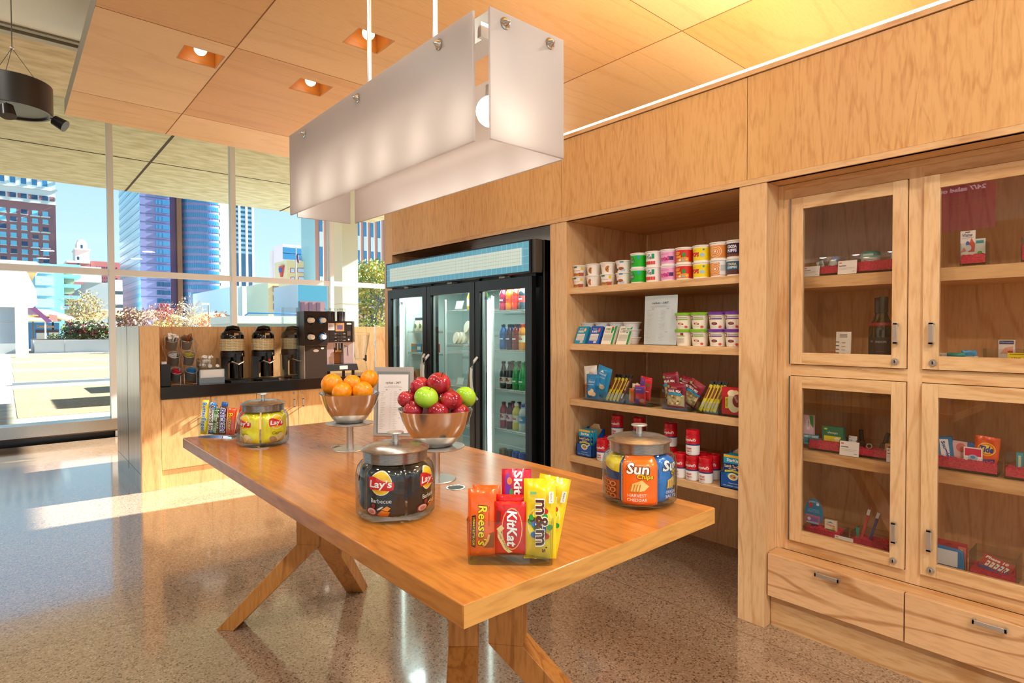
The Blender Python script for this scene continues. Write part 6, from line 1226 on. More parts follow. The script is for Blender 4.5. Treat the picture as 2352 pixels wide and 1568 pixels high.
box_pack('toy_card', .12, .115, .004, '#b82a34', [('r', .03, .056, .01, .10, '#e07a6a'), ('r', .036, .044, .02, .09, '#f0d060'), ('r', -.01, .01, .1, .106, '#8a1c24')], CP(2186, 2.94, FB + .001), SH, 'red backing card behind the blue drawing toy', 'card')
bin_(2232, 2342, .105, .13, 2.895, 'large clear bin with a card game on pink paper in the bottom right cabinet', FB, GB, 'bin', .024)
box_pack('card_game_box', .10, .062, .022, '#b0242c', [('r', -.05, .05, .0, .010, '#1f4ca0'), ('t', 'Phase 10', -.004, .051, .012, '#f0e8e0', {'w': .072, 'shear': .25, 'bold': .04})] + [('p', [(-.034 + .014 * i, .014), (-.024 + .014 * i, .014), (-.020 + .015 * i, .036), (-.030 + .015 * i, .039)], '#f2efe8') for i in range(5)] + [('e', -.028 + .0145 * i, .027, .003, .004, ('#c8342c', '#e8a02c', '#2a9a4a', '#2a5ab0', '#c8342c')[i]) for i in range(5)] + [('t', '10', .034, .016, .014, '#1f3a88', {'w': .016, 'bold': .04})], CP(2288, 2.92, FB + .036), SH - .1, 'red and blue card game box tilted on the pink paper', 'box', lean=.75, tilt=.22)
# ================================================================ outside: plaza, planters, plants
random.seed(21)
GR = noisy('plaza_paving', '#aea597', '#9a8f80', 3, .85, (1, 1, 1), .35, .65, 6); PEB = noisy('pebble_paving', '#9c8a6c', '#846f50', 14, .9, (1, 1, 1), .35, .65, 8)
g = MB().box(-300, 700, 9.5, 900, -.25, -.05, GR)
struct(g, 'ground')
for k, (ya, yb, xa) in enumerate(((815, 829, 25), (833, 849, 27), (854, 882, 29), (893, 962, 30))):
    p0, p1 = at(xa, ya, 'z', -.05), at(xa, yb, 'z', -.05)
    struct(MB().box(p0.x, p0.x + 60, p1.y, p0.y, -.06, -.045, PEB), 'paving_band')
p0 = at(28, 884, 'z', -.05)
struct(MB().box(p0.x, p0.x + 60, p0.y - .25, p0.y, -.05, .02, P('shadow_line_blue', '#8b98a6', .8)), 'paving_shadow_line')  # strip coloured as the bluish shadow line on the paving
WHC = P('planter_concrete', '#c4c6ca', .7)
t = thing('planter', 'long curved pale concrete planter wall across the plaza', 'planter', (1.5, 50, -.05))
pts = []
for k in range(15): a = k / 14; pts.append((a * 22, -1.6 * math.sin(a * 2.2)))
poly = [(x, y) for x, y in pts] + [(x, y + 7) for x, y in reversed(pts)]
MB().prism(poly, 0, .86, WHC, 'z').build('planter_body', t)
MB().prism([(x, y + .5) for x, y in pts] + [(x, y + 6.5) for x, y in reversed(pts)], .86, .89, P('soil', '#6a5540', .9), 'z').build('soil', t)
for k in (1, 3, 5, 8): MB().box(pts[k][0] - .02, pts[k][0] + .02, pts[k][1] - .03, pts[k][1] + .02, 0, .86, P('joint_grey', '#a9aaae', .8)).build('joint', t)
MB().box(-3.6, 1.2, 50.4, 53, -.05, .98, P('bench_concrete', '#b4b6ba', .7)).build('low_wall', label='low pale concrete wall left of the curved planter', cat='wall')
LEAF = {}
def leaves(name, cols, c, rad, n, size, parent, seed=0, flat=0, stuff=False):
    rs = random.Random(seed); b = MB(); ms = [b.mi(P('leaf_' + x, x, .7)) for x in cols]
    for _ in range(n):
        while True:
            v = Vector((rs.uniform(-1, 1), rs.uniform(-1, 1), rs.uniform(-1, 1)))
            if .25 < v.length < 1 + .12 * math.sin(7 * math.atan2(v.y, v.x) + 5 * v.z): break
        p = Vector((c[0] + v.x * rad[0], c[1] + v.y * rad[1], c[2] + v.z * rad[2])); s = size * rs.uniform(.6, 1.3)
        a = Vector((rs.gauss(0, 1), rs.gauss(0, 1), rs.gauss(0, 1))).normalized(); u = a.orthogonal().normalized() * s; w_ = a.cross(u).normalized() * s * .6
        f = b.bm.faces.new([b.bm.verts.new(p - u), b.bm.verts.new(p - w_), b.bm.verts.new(p + u), b.bm.verts.new(p + w_)]); f.material_index = rs.choice(ms)
    return b.build(name, parent, flat=True)
def branches(b, base, h, spread, n, r, mat, rs, droop=0):
    for _ in range(n):
        p = Vector(base); a = rs.uniform(0, 6.28); d = Vector((math.cos(a) * spread, math.sin(a) * spread, 1)); pts = [p.copy()]; L_ = h / 5
        for k in range(5):
            d += Vector((rs.gauss(0, .22), rs.gauss(0, .22), -droop * k)); p = p + d.normalized() * L_; pts.append(p.copy())
            if k > 1:
                for _q in range(3):
                    q = p + Vector((rs.gauss(0, 1), rs.gauss(0, 1), abs(rs.gauss(0, .8)) - droop * 3)).normalized() * L_ * rs.uniform(.6, 1.2); b.tube([p, (p + q) / 2 + Vector((0, 0, .05)), q], r * .35, mat, 3)
        b.tube(pts, [r, r * .8, r * .6, r * .5, r * .4, r * .3], mat, 5)
def shrub(px, py0, py1, pxw, Y, cols, n, label, size=.08, stems=None, kind='shrub', seed=1):
    a, b_ = at(px, py0, 'y', Y), at(px, py1, 'y', Y); a.z = .84 if 50.8 < Y < 57 and px > 60 else -.05; hw = (at(px + pxw / 2, py0, 'y', Y).x - at(px - pxw / 2, py0, 'y', Y).x) / 2
    h = b_.z - a.z; t = thing(kind, label, 'shrub' if kind == 'shrub' else 'tree', (a.x, Y, a.z), group='plants beyond the plaza')
    rs = random.Random(seed)
    if n: leaves('foliage', cols, (0, 0, h * .52), (hw, min(hw, 2.2), h * .5), n, size, t, seed)
    sb = MB(); branches(sb, (0, 0, 0), h * .85, hw / h * .7, stems or 6, .016 * h / 2, P('twig_' + (cols[-1]), cols[-1], .8), rs); sb.build('stems', t)
    return t
shrub(200, 776, 738, 118, 52, ['#2f4a20', '#3d5a28', '#7a3038', '#8a4a50', '#4a6a30', '#c8b8a0'], 1500, 'wide dark green and reddish shrub behind the planter wall', .16, seed=3)
shrub(200, 745, 668, 84, 54, ['#b8a468', '#c8b880', '#9aa060', '#a88a58'], 900, 'tall tan feathery willow shrub above the dark hedge', .09, 26, seed=4)
shrub(300, 776, 706, 70, 55, ['#a06a60', '#b88a80', '#7a7a48', '#8a6a58'], 700, 'brownish pink shrub right of the first mullion', .13, 10, seed=5)
shrub(345, 770, 700, 60, 50, ['#b89088', '#c8a8a0', '#a88078'], 500, 'pale pink twiggy shrub in front of the purple tower', .1, 16, seed=6)
shrub(378, 770, 694, 44, 52, ['#c05a58', '#c87a70', '#a84a50'], 700, 'red leafed shrub between two pale shrubs', .11, 8, seed=7)
shrub(388, 772, 724, 86, 47, ['#d8c060', '#e0cc80', '#c8a850', '#c8b088'], 900, 'low yellow shrub in front of the red one', .1, 8, seed=8)
shrub(428, 772, 680, 60, 46, ['#e0d4c0', '#cfc0a8', '#b8a890'], 160, 'bare whitish branching small tree before the round tower', .08, 22, 'tree', seed=9)
shrub(470, 770, 718, 46, 50, ['#d89868', '#e0a878', '#c88a58'], 400, 'pale orange shrub beside the blue car', .1, 8, seed=10)
shrub(508, 760, 712, 40, 60, ['#d07840', '#d89058', '#b86838'], 400, 'orange shrub behind the blue car roof', .12, 6, seed=11)
shrub(14, 770, 744, 46, 55, ['#c89a68', '#b8865a', '#d8b080'], 500, 'tan rounded shrub at the far left beyond the low wall', .1, 6, seed=12)
pr0 = None
for k in range(8):
    p = at(122 + k * 19, 775, 'y', 50.3); 
    if pr0 is None:
        pr0 = leaves('box_shrub', ['#3f5a30', '#6a7a48', '#8a8a60'], (0, 0, 0), (.32, .3, .25), 160, .06, None, 31); tag(pr0, 'tiny round clipped shrub along the planter wall, leftmost of the row', 'shrub', 'clipped shrubs along the planter'); o = pr0
    else: o = copy_tree(pr0, label='tiny round clipped shrub along the planter wall, %s from the left' % ('second', 'third', 'fourth', 'fifth', 'sixth', 'seventh', 'eighth')[k - 1])
    o.location = (p.x, 50.3 + .6, 1.0)
# ---------------------------------------------------------------- buildings
def bld(name, label, pl, pc, pr, ytop, D, mat, side=None, rooftop=True):
    c = at(pc, ytop, 'y', D); xr = at(pr, ytop, 'y', D).x; yb = D + 25
    if pl is not None: yb = max(D + 6, at(pl, 780, 'x', c.x).y)
    yb = min(yb, D + 60)
    t = thing(name, label, 'building', (c.x, D, -.05))
    w_ = xr - c.x; h = c.z + .05
    MB().box(0, w_, 0, yb - D, 0, h, mat).box(-.02, 0, 0, yb - D, 0, h, side or mat).build('walls', t)
    return t, w_, h, yb - D
def grid(t, name, mat, x0, x1, z0, z1, nx, nz, fw, fh, dep=.06, merge=False, side=False, D=0):
    b = None; k = 0
    for j in range(nz):
        if merge == 'row' or (merge is True and j == 0): b = MB()
        for i in range(nx):
            if not merge: b = MB()
            cx = x0 + (x1 - x0) * (i + .5) / nx; cz = z0 + (z1 - z0) * (j + .5) / nz; wx = (x1 - x0) / nx * fw / 2; wz = (z1 - z0) / nz * fh / 2
            if side: b.box(-dep, .01, cx - wx, cx + wx, cz - wz, cz + wz, mat)
            else: b.box(cx - wx, cx + wx, -dep, .01, cz - wz, cz + wz, mat)
            if not merge: b.build(name, t)
        if merge == 'row': b.build(name, t)
    if merge is True: b.build(name, t)
GL1 = P('glass_blue', '#2f7fb4', .15, 0, Specular_IOR_Level=.9); GL2 = P('glass_cyan', '#7ad0ee', .2); GLD = P('glass_navy', '#1f4a72', .2); BRICK = noisy('red_brick', '#ab7c7e', '#966c74', 30, .85); STONE = P('pale_stone', '#dfe6e6', .8)
# brick hotel
D = 150
t, w_, h, dd = bld('brick_hotel', 'tall red brick hotel with white stone top at the far left', None, -60, 126, 380, D, BRICK)
def zt(px, py, D): return at(px, py, 'y', D).z + .05
z_band0, z_band1, z_cor = zt(60, 462, D), zt(60, 446, D), zt(60, 430, D)
MB().box(-.2, w_ + .1, -.25, 0, z_band0 - .2, z_band0, STONE).box(-.2, w_ + .3, -.4, 0, z_cor - .2, z_cor + .2, STONE).box(0, w_, -.15, 0, z_cor, h, P('stone_blue', '#c4dde4', .8)).box(0, w_, -.1, 0, z_band0, z_cor, STONE).build('stone_crown', t)
cols = [at(p, 500, 'y', D).x - at(-60, 500, 'y', D).x for p in (-32, -14, 4, 28, 53, 78, 102)]
for i, cx in enumerate(cols):
    for j in range(10):
        z = zt(60, 482 + j * 18.3, D); f = MB().box(cx - .45, cx + .45, -.05, 0, z - .85, z + .05, GLD if (i * 7 + j * 3) % 4 == 0 else GL2).box(cx - .55, cx + .55, -.12, 0, z - .95, z - .85, STONE).build('window', t)
        if cx > cols[4] and j % 2 == 0: MB().box(cx - .75, cx + .75, -.5, 0, z - 1.2, z - .98, STONE).build('balcony', f)
    z = zt(60, 446, D) - .1; MB().box(cx - .45, cx + .45, -.2, 0, z - .75, z + .15, GLD).box(cx + .7, cx + 1.5, -.18, 0, z - .75, z + .15, BRICK).build('window', t)
    MB().box(cx - .4, cx + .4, -.2, 0, z_cor + .6, z_cor + 1.9, GL1).box(cx - 1.2, cx - .8, -.3, 0, z_cor + .3, h, STONE).build('window', t)
# old building with tower
D = 180
t, w_, h, dd = bld('domed_tower_building', 'old brick building with a small pale stepped tower', None, 157, 207, 600, D, BRICK)
MB().box(-.4, w_ - .05, -.5, 8, h - .3, h + .2, STONE).box(w_ * .32, w_ * .98, 0, 7, h, zt(190, 572, D), STONE).box(w_ * .28, w_ * 1.02, -.4, 7.4, zt(190, 574, D), zt(190, 571, D), STONE).box(w_ * .42, w_ * .9, .6, 6, zt(190, 572, D), zt(190, 556, D), STONE).lathe([(w_ * .24, zt(190, 556, D)), (w_ * .22, zt(190, 551, D)), (w_ * .1, zt(190, 547, D)), (0, zt(190, 546, D))], STONE, 16, c=(w_ * .66, 3.2, 0)).build('stepped_tower', t)
MB().box(w_ * .58, w_ * .68, .5, .6, zt(190, 570, D), zt(190, 562, D), GLD).build('tower_window', t)
grid(t, 'window', GLD, w_ * .15, w_, zt(190, 615, D), h - 1, 3, 2, .3, .35)
for z_ in (605, 590): MB().box(w_ * .4, w_ * .5, -.1, 0, zt(190, z_, D) - .8, zt(190, z_, D), GLD).build('window', t)
MB().box(-.5, w_ + .6, -.3, 0, zt(190, 625, D), zt(190, 620, D), STONE).build('ledge', t)
t, w_, h, dd = bld('brick_wing', 'lower pink brick building between the domed tower and glass tower', None, 208, 281, 599, D, noisy('pink_brick', '#b87878', '#a86a6c', 20, .85))
grid(t, 'window', GLD, 1, w_ - 1, zt(240, 660, D + 2), h - 1, 9, 6, .35, .42, .1, 'row')
t, w_, h, dd = bld('grey_building', 'plain grey concrete building behind the feathery shrub', None, 197, 256, 648, 120, P('grey_concrete', '#b4b8ba', .8))
MB().box(-5, w_ * .6, -.4, 0, h, h + 2.6, STONE).build('white_bays', t); grid(t, 'window', GLD, -4, w_ * .6, h + .2, h + 1.4, 4, 1, .6, .8)
t, w_, h, dd = bld('striped_garage', 'small white and dark striped garage beside the cyan tower', None, 258, 281, 642, 125, P('garage_white', '#e2e8e8', .8))
for k in range(4): MB().box(0, w_, -.1, 0, h - 2.6 - k * 2.4, h - 2 - k * 2.4, P('dark_slot', '#2c3c48', .6)).build('opening', t)
# glass tower complex
D = 130
PURP = P('purple_cladding', '#8084b8', .35, 0, Specular_IOR_Level=.7); PINK = P('sunlit_pink_cladding', '#c3b0c8', .4)
t, w_, h, dd = bld('glass_tower', 'purple and cyan glass office tower seen through the second window', 279, 319, 388, 380, D, PURP, GL2)
s_ = MB()
for k in range(28): s_.hexa([(-.1, 0, 3 + k * 1.65), (-.05, 0, 3 + k * 1.65), (-.05, dd, 3 + k * 1.65), (-.1, dd, 3 + k * 1.65), (-.1, 0, 3.7 + k * 1.65), (-.05, 0, 3.7 + k * 1.65), (-.05, dd, 3.7 + k * 1.65), (-.1, dd, 3.7 + k * 1.65)], P('glass_teal', '#4fb4dc', .25))
s_.build('side_bands', t)
for k in range(15):
    z = zt(370, 446 + k * 18.8, D)
    if z > 2:
        MB().box(w_ * .52, w_ * .985, -.15, 0, z - .42, z + .42, GL1 if k < 11 else GLD).box(w_ * .75, w_ * .752, -.17, -.15, z - .42, z + .42, GLD).box(w_ * .62, w_ * .622, -.17, -.15, z - .42, z + .42, GLD).build('window_band', t)
for k in range(14): MB().box(0, w_, -.03, 0, zt(370, 437 + k * 18.8, D) - .05, zt(370, 437 + k * 18.8, D) + .05, P('purple_joint', '#575b90', .5)).build('panel_joint', t)
t, w_, h, dd = bld('round_tower', 'curved glass tower with alternating blue and pink bands', None, 389, 526, 380, D, PURP)
for ch in list(t.children): bpy.data.objects.remove(ch)
cx, R_ = w_ * .62, w_ * .46
def zz(k, o=0): return zt(450, 466 + 18.3 * (k + o), D - 12)
MB().lathe([(0, 0), (R_, 0), (R_, h), (0, h)], PURP, 64, c=(cx, R_ * .9, 0)).box(0, w_ * .16, 2, 20, 0, h, P('plum_shade', '#7a6290', .5)).box(w_ * .12, w_ * .2, .8, 20, 0, h, P('bronze_panel', '#8a6248', .4)).build('walls', t)
for k in range(-3, 15):
    z = zz(k)
    if z < 2: break
    for (c_, a0_, a1_) in ((GL1, 195, 292), (P('sunlit_glass', '#a5d4e6', .2), 292, 352)):  # right side paler: sunlight is put into the glass colour
        b = MB(); i = b.mi(c_); n = 26; r = R_ + .12
        for q in range(n):
            a, a2 = math.radians(a0_ + (a1_ - a0_) * (q + .06) / n), math.radians(a0_ + (a1_ - a0_) * (q + .94) / n)
            vs = [b.bm.verts.new((cx + r * math.cos(v), R_ * .9 + r * math.sin(v), z_)) for v, z_ in ((a, z - .42), (a2, z - .42), (a2, z + .42), (a, z + .42))]; b.face(vs, i)
        b.build('window_band', t)
    b = MB(); i = b.mi(PINK); n = 16; r = R_ + .08  # pink spandrels paint the sunlit right side
    for q in range(n):
        a, a2 = math.radians(296 + 60 * q / n), math.radians(296 + 60 * (q + 1) / n); b.face([b.bm.verts.new((cx + r * math.cos(v), R_ * .9 + r * math.sin(v), z_)) for v, z_ in ((a, z + .43), (a2, z + .43), (a2, z + 1.15), (a, z + 1.15))], i)
    b.build('spandrel', t)
# slim grid tower
t, w_, h, dd = bld('grid_tower', 'slim tall tower of blue glass with white vertical ribs', None, 524, 579, 380, 210, P('teal_glass', '#2a6a94', .25))
for k in range(18): MB().box(0, w_, -.15, 0, h - 1 - k * 1.6 - .8, h - 1 - k * 1.6, P('sunlit_glass2', '#8cc4dc', .25)).build('window_band', t)
for x_ in (.12, .42, .72, .99): MB().box(w_ * x_ - .35, w_ * x_ + .35, -.5, 0, 0, h, STONE).build('rib', t)
t, w_, h, dd = bld('white_shed', 'low plain white building right of the second mullion', None, 540, 570, 656, 90, P('white_wall', '#dde8f0', .7)); MB().box(w_ * .5, w_ * .52, -.05, 0, 0, h, P('joint_grey', '#a9aaae', .8)).build('joint', t)
TAN = P('tan_wall', '#dcc49a', .8)
t, w_, h, dd = bld('beige_block', 'beige block with three louvred openings below the window rail', 568, 616, 640, 648, 80, TAN, P('beige_side', '#cfc8b0', .8))
for py in (664, 685, 705): z = zt(625, py, 80); MB().box(.6, w_, -.1, 0, z - .35, z + .45, P('louvre', '#7a6450', .7)).build('louvre', t)
t, w_, h, dd = bld('white_office', 'white stepped office block with blue window bands behind the tan block', 628, 650, 722, 560, 170, P('white_office_wall', '#dfeaf0', .7))
for py in (577, 590): z = zt(680, py, 170); MB().box(-.1, w_ * .8, -.3, 0, z - .9, z + .9, GL1).build('window_band', t)
MB().box(w_ * .75, w_, -2, 10, 0, h - 2.5, STONE).box(-.3, w_ * .2, 8, 10, 0, zt(650, 569, 170), STONE).build('annex', t)
t, w_, h, dd = bld('tan_block', 'tan block with red framed windows and a triangular banner', 635, 659, 716, 597, 100, TAN, P('tan_side', '#cdbb9a', .8))
for px, py, ww in ((671, 621, .6), (696, 621, 1.9), (671, 641, .5), (699, 641, 2.0)):
    p = at(px, py, 'y', 100); x_ = p.x - at(659, py, 'y', 100).x; z = p.z + .05; f = MB().box(x_ - ww / 2 - .07, x_ + ww / 2 + .07, -.1, 0, z - .38, z + .38, P('red_frame', '#b05a58', .7)).build('window', t); MB().box(x_ - ww / 2, x_ + ww / 2, -.14, -.1, z - .31, z + .31, P('glass_lilac', '#b8c8e8', .3)).build('pane', f)
M_ = Matrix.Rotation(-PI / 2, 4, 'Z')
z = zt(648, 620, 100); b = MB(); b.prism([(1.0, z + .9), (3.0, z + .9), (2.3, z - 1.0), (1.9, z - 1.0)], -.35, -.05, '#c04038', 'x'); b.prism([(1.2, z + .55), (2.9, z + .55), (2.6, z - .2), (1.45, z - .2)], -.42, -.35, '#2a4c98', 'x'); b.build('banner', t)
t, w_, h, dd = bld('glass_annex', 'blue grey building with teal glass front reflecting brick', 630, 684, 752, 652, 60, P('teal_front', '#4b93b0', .3), P('pale_blue_wall', '#a9bfd4', .7))
MB().box(w_ * .05, w_ * .9, -.1, 0, .2, h * .72, BRICK).build('brick_reflection', t)  # brick panel stands in for a reflection in the glass front
for k in range(3):
    MB().box(w_ * (.08 + .26 * k), w_ * (.2 + .26 * k), -.2, -.1, .2, h * .45, P('teal_window', '#1f5f70', .2)).build('window', t); MB().box(w_ * (.08 + .26 * k), w_ * (.2 + .26 * k), -.2, -.1, h * .5, h * .70, P('plum_window', '#6a4c60', .3)).build('window', t)
t, w_, h, dd = bld('brick_tower', 'tall brick tower with vertical glass strips behind the concrete column', 712, 722, 930, 380, 95, noisy('salmon_brick', '#c08a7c', '#a87468', 20, .8), P('teal_edge', '#8ab0b8', .5))
for k in range(12):
    x_ = w_ * (.04 + k * .078); s_ = MB().box(x_, x_ + w_ * .032, -.15, 0, 6, h, GL1).box(x_ + w_ * .032, x_ + w_ * .038, -.25, 0, 6, h, STONE); 
    for j in range(5): s_.box(x_, x_ + w_ * .032, -.2, -.15, 8 + j * 7.5, 10.5 + j * 7.5, P('louvre_white', '#cfe0e8', .5))
    s_.build('window_strip', t)
# cyan parking structure with roof, white sign
D = 75
CY = P('cyan_panel', '#b8dfee', .7); CY2 = P('cyan_frame', '#8cc6de', .7)
t, w_, h, dd = bld('parking_structure', 'pale cyan panelled parking structure with shadowed bays at far left', None, 62, 146, 603, D, CY2)
z0 = 0
for (a, b_) in ((612, 628), (634, 655), (661, 679), (686, 706), (713, 735)): MB().box(.6, w_ - .9, -.15, 0, zt(100, b_, D), zt(100, a, D), CY).build('panel', t)
for k, py in enumerate((606, 630, 652, 678, 703)): MB().box(w_, w_ + 1.4, 0, 6, zt(150, py + 6, D), zt(150, py, D), CY2).box(w_, w_ + 1.0, 2, 6, zt(150, py + 16, D), zt(150, py + 6, D), P('ochre_bay', '#b09468', .8)).build('floor_slab', t)
a, b_ = at(-30, 594, 'y', 60), at(95, 612, 'y', 60)
MB().hexa([(a.x, 60, b_.z), (b_.x, 60, b_.z), (b_.x, 70, b_.z), (a.x, 70, b_.z), (a.x, 60, a.z), (at(84, 597, 'y', 60).x, 60, a.z), (b_.x - .5, 70, a.z), (a.x, 70, a.z)], '#f4f6f4').box(a.x, b_.x - .3, 60.2, 70, b_.z - .5, b_.z, P('soffit_tan', '#b8a480', .8)).box(a.x + 1, a.x + 1.6, 62, 63, -.05, b_.z - .5, WHITE).build('canopy_roof', label='white flat roof edge with tan underside above the white sign', cat='roof')
a, b_ = at(-40, 704, 'y', 42), at(66, 622, 'y', 42)
t = thing('billboard', 'large blank white sign panel on white legs at the far left', 'sign', (b_.x, 42, -.05))
MB().prism([(a.x - b_.x, a.z + .05), (.15, a.z + .05), (.35, a.z + .25), (.3, (a.z + b_.z) / 2), (-.1, b_.z + .05), (a.x - b_.x, b_.z + .05)], 0, .5, P('sign_white', '#fafafa', .6)).build('panel', t)
x1, x2 = at(40, 740, 'y', 42).x - b_.x, at(-30, 740, 'y', 42).x - b_.x
MB().box(x1 - .1, x1 + .45, 0, .5, 0, a.z + .05, WHITE).build('leg', t); MB().box(x2 - .3, x2 + .3, 0, .5, 0, a.z + .05, WHITE).build('leg', t); MB().box(x2, x1, .2, .3, .8, a.z + .05, P('sign_grey', '#8f9cae', .6)).box(x2, x1, .18, .2, 1.9, 1.94, P('joint_grey', '#a9aaae', .8)).build('infill', t)
# zigzag canopy, kiosk, tail sculpture
p = at(118, 735, 'y', 62); b = MB(); m = P('canopy_tan', '#e0b184', .7); zz_ = p.z + .05; pts = [(-1.2, .5), (0, .4), (2, -.3), (4.2, .55), (6.5, .1), (8.5, .6), (11, -.2), (13, .4), (15.5, .1)]
for (xa, za), (xb, zb) in zip(pts, pts[1:]): b.hexa([(xa, 0, zz_ + za - .12), (xb, 0, zz_ + zb - .12), (xb, 5, zz_ + zb + .5), (xa, 5, zz_ + za + .5), (xa, 0, zz_ + za), (xb, 0, zz_ + zb), (xb, 5, zz_ + zb + .62), (xa, 5, zz_ + za + .62)], m)
t = thing('folded_canopy', 'tan folded zigzag canopy roof behind the green shrub', 'canopy', (p.x, 62, -.05)); b.build('roof', t)
for x_ in (.2, 4.2, 8.5, 13): MB().box(x_ - .06, x_ + .06, 2, 2.12, 0, zz_ + .5, P('post_brown', '#6a5040', .7)).build('post', t)
p = at(38, 736, 'y', 61); MB().hexa([(p.x, 61, p.z), (p.x + 2.0, 61, p.z - .1), (p.x + 3.0, 64, p.z), (p.x - .4, 64, p.z), (p.x, 61, p.z + .1), (p.x + 2.0, 61, p.z), (p.x + 3.0, 64, p.z + .6), (p.x - .4, 64, p.z + .5)], P('canopy_buff', '#d8c8a0', .7)).box(p.x + 1, p.x + 1.1, 62.5, 62.6, -.05, p.z, P('post_brown', '#6a5040', .7)).build('small_canopy', label='small buff canopy left of the purple tail sculpture', cat='canopy')
a, b_ = at(60, 770, 'y', 64), at(136, 741, 'y', 64)
t = thing('blue_kiosk', 'bright blue kiosk with orange lettering on its front', 'kiosk', (a.x, 64, -.05))
w_ = b_.x - a.x; h = b_.z + .05
MB().box(0, w_, 0, 3, 0, h, P('kiosk_blue', '#3a8fe0', .5)).box(w_ * .3, w_ * .62, -.05, 0, h * .2, h * .6, P('kiosk_window', '#dfe4ea', .4)).box(w_ * .68, w_ * .97, -.05, 0, 0, h * .62, '#f2f2f0').box(w_ * .28, w_ * .97, -.08, -.04, h * .62, h * .72, '#4a3a40').art([('t', 'Coastal Games', w_ * .58, h * .86, h * .12, '#e0b070', {'w': w_ * .52, 'bold': .03})], lambda x, y, hh: (x, -.01 - hh, y), None, .02).build('kiosk', t)
p = at(104, 737, 'y', 58); t = thing('tail_sculpture', 'translucent purple aeroplane tail sculpture tilted on a pole', 'sculpture', (p.x, 58, -.05))
MB().box(-.05, .05, -.05, .05, 0, p.z, WHITE).build('pole', t)
MB().prism([(.1, p.z - .1), (-1.1, p.z + 1.25), (-.75, p.z + 1.3), (.45, p.z)], -.08, .08, P('tail_purple', '#8a4a80', .5)).prism([(-.7, p.z + 1.25), (-1.5, p.z + 1.15), (-1.0, p.z + .55), (-.35, p.z + .5)], -.03, .03, P('tail_pink', '#c89ab0', .5)).prism([(.2, p.z + .6), (.75, p.z + .5), (.75, p.z), (.3, p.z + .1)], -.03, .03, P('tail_rose', '#d8988c', .5)).build('tail', t)
# street lamps, flag pole
def post(px, py0, py1, Y, label, name='street_lamp', arm=False, col='#5a6a78'):
    a, b_ = at(px, 765, 'y', Y), at(px, py1, 'y', Y); t = thing(name, label, 'street lamp' if name == 'street_lamp' else 'flagpole', (a.x, Y, -.05))
    MB().cyl((0, 0, 0), (0, 0, b_.z), .06, P('post_' + col, col, .5), 8).build('pole', t)
    if arm: MB().box(-.6, .05, -.1, .1, b_.z - .1, b_.z + .1, '#e8e8e4').build('lamp_head', t)
    return t, b_.z
post(480, 760, 697, 60, 'tall street lamp with white head before the round tower', arm=True, col='#8a8480')
post(333, 760, 718, 55, 'dark post left of the pale pink shrub', col='#4a5060')
post(435, 760, 720, 58, 'blue grey post beside the bare whitish tree', col='#5a88b8')
t, z = post(682, 760, 566, 70, 'thin flagpole with a hanging flag in front of the tan block', 'flagpole', col='#a8b0b8')
zf = at(686, 590, 'y', 70).z
b = MB(); b.surf(lambda u, v: (.06 + u * .3, .06 * math.sin(6 * u + 2 * v), zf + v * .95 - .3 * u), 0, 1, -.5, .5, 8, 6, '#8a4860').surf(lambda u, v: (.06 + u * .16, -.02 + .06 * math.sin(6 * u + 2 * v), zf + v * .45 + .24 - .3 * u), 0, 1, -.5, .5, 6, 4, '#2c4c88'); b.build('flag', t)
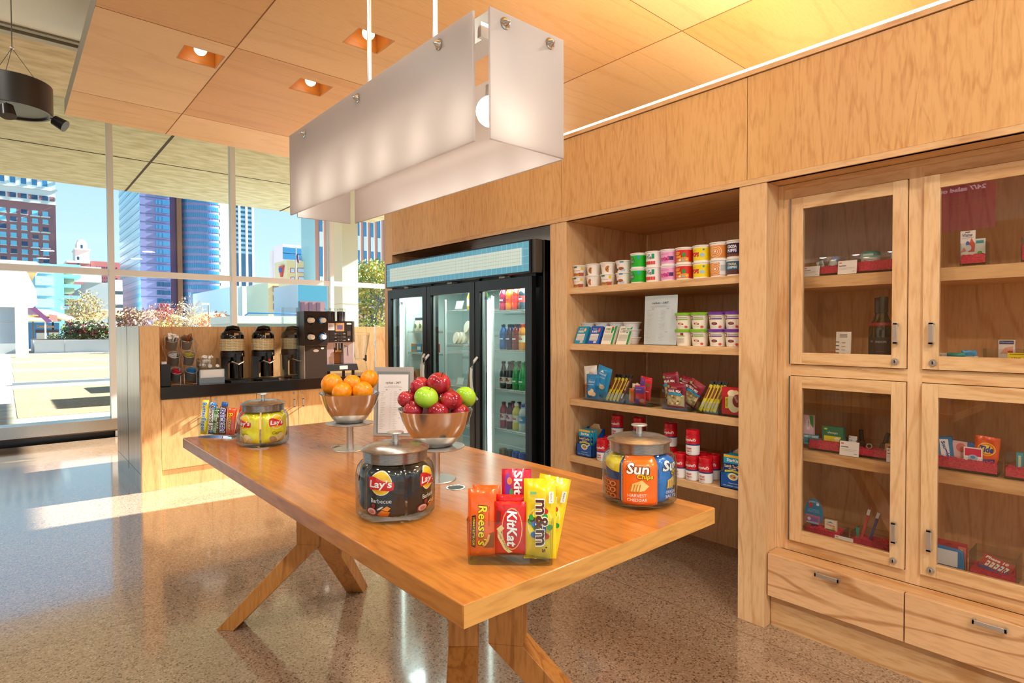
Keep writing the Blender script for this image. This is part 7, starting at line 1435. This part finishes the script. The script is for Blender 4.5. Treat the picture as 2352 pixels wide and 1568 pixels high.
# vehicles
t = thing('blue_car', 'light blue estate car roof just above the coffee counter', 'car', (at(472, 745, 'y', 16.5).x, 16.5, -.05))
z1 = at(505, 723, 'y', 16).z + .05; CB = P('car_blue', '#5aa6dc', .15, .3)
prf = [(0, z1 * .52), (.12, z1 * .62), (.75, z1 * .97), (1.1, z1), (2.6, z1), (2.9, z1 * .9), (3.3, z1 * .6), (3.4, z1 * .2), (-.9, z1 * .2), (-.9, z1 * .48)]
MB().prism(prf, 0, 1.75, CB).build('body', t, bevel=.03)
for a_ in (((.3, .66), (.78, .92), (1.05, .94), (.95, .66)), ((1.05, .66), (1.15, .94), (1.9, .94), (1.9, .66)), ((2.0, .66), (2.0, .94), (2.6, .93), (2.8, .66))): MB().prism([(x, z * z1) for x, z in a_], -.02, .0, P('car_glass', '#4a6478', .1)).build('side_window', t)
MB().tube([(1.0, .12, z1), (1.1, .12, z1 + .08), (2.5, .12, z1 + .08), (2.6, .12, z1)], .02, '#3a7ab0', 6).build('roof_rail', t)
for x_ in (0, 2.5): MB().cyl((x_, -.02, .33), (x_, .2, .33), .33, BLACK, 20).build('wheel', t)
a = at(541, 723, 'y', 13.5); t = thing('silver_van', 'long silver vehicle with pale roof behind the coffee urns', 'van', (a.x, 13.5, -.05))
MB().box(0, 2.6, 0, 2, .3, a.z - .12, P('van_silver', '#9aa8a4', .25, .5)).box(-.02, 2.62, -.02, 2, a.z - .14, a.z + .03, P('van_roof', '#d4e4ee', .3)).box(.1, 2.5, -.02, 0, 1.0, a.z - .4, P('van_glass', '#7a9a94', .15)).build('body', t, bevel=.04)
for x_ in (.5, 2.1): MB().cyl((x_, -.02, .3), (x_, .2, .3), .3, BLACK, 18).build('wheel', t)
# column and autumn tree just outside
xl = at(787, 700, 'y', 9.75).x; yb = at(765, 700, 'x', xl).y; xr = at(823, 700, 'y', 9.75).x
c_ = struct(MB().box(xl, xr, 9.75, yb, -.1, 4.4, P('column_stone', '#fff9ee', .7)).box(xl - .002, xr + .001, 9.748, yb, 1.88, 1.886, P('column_joint', '#c8bca4', .7)), 'column')
p = at(856, 740, 'y', 24)
t = thing('autumn_tree', 'yellow green autumn tree right of the concrete column', 'tree', (p.x, 24, -.05))
b = MB(); b.tube([(0, 0, 0), (.05, 0, 1.5), (0, 0, 3.6)], [.22, .18, .1], P('bark', '#5a5f68', .8), 8); branches(b, (0, 0, 1.4), 2.6, .9, 8, .05, P('bark', '#5a5f68', .8), random.Random(5)); b.build('trunk', t)
zc = at(856, 668, 'y', 24).z
leaves('crown', ['#b8b040', '#8a9a38', '#d8b848', '#6a8a38', '#c8c060'], (0, 0, zc + .2), (1.3, 1.2, 1.25), 3600, .085, t, 8); leaves('lower_leaves', ['#a8b040', '#8aa048', '#c8b848'], (.1, 0, zc - 1.5), (1.3, 1.0, .8), 1000, .075, t, 9)
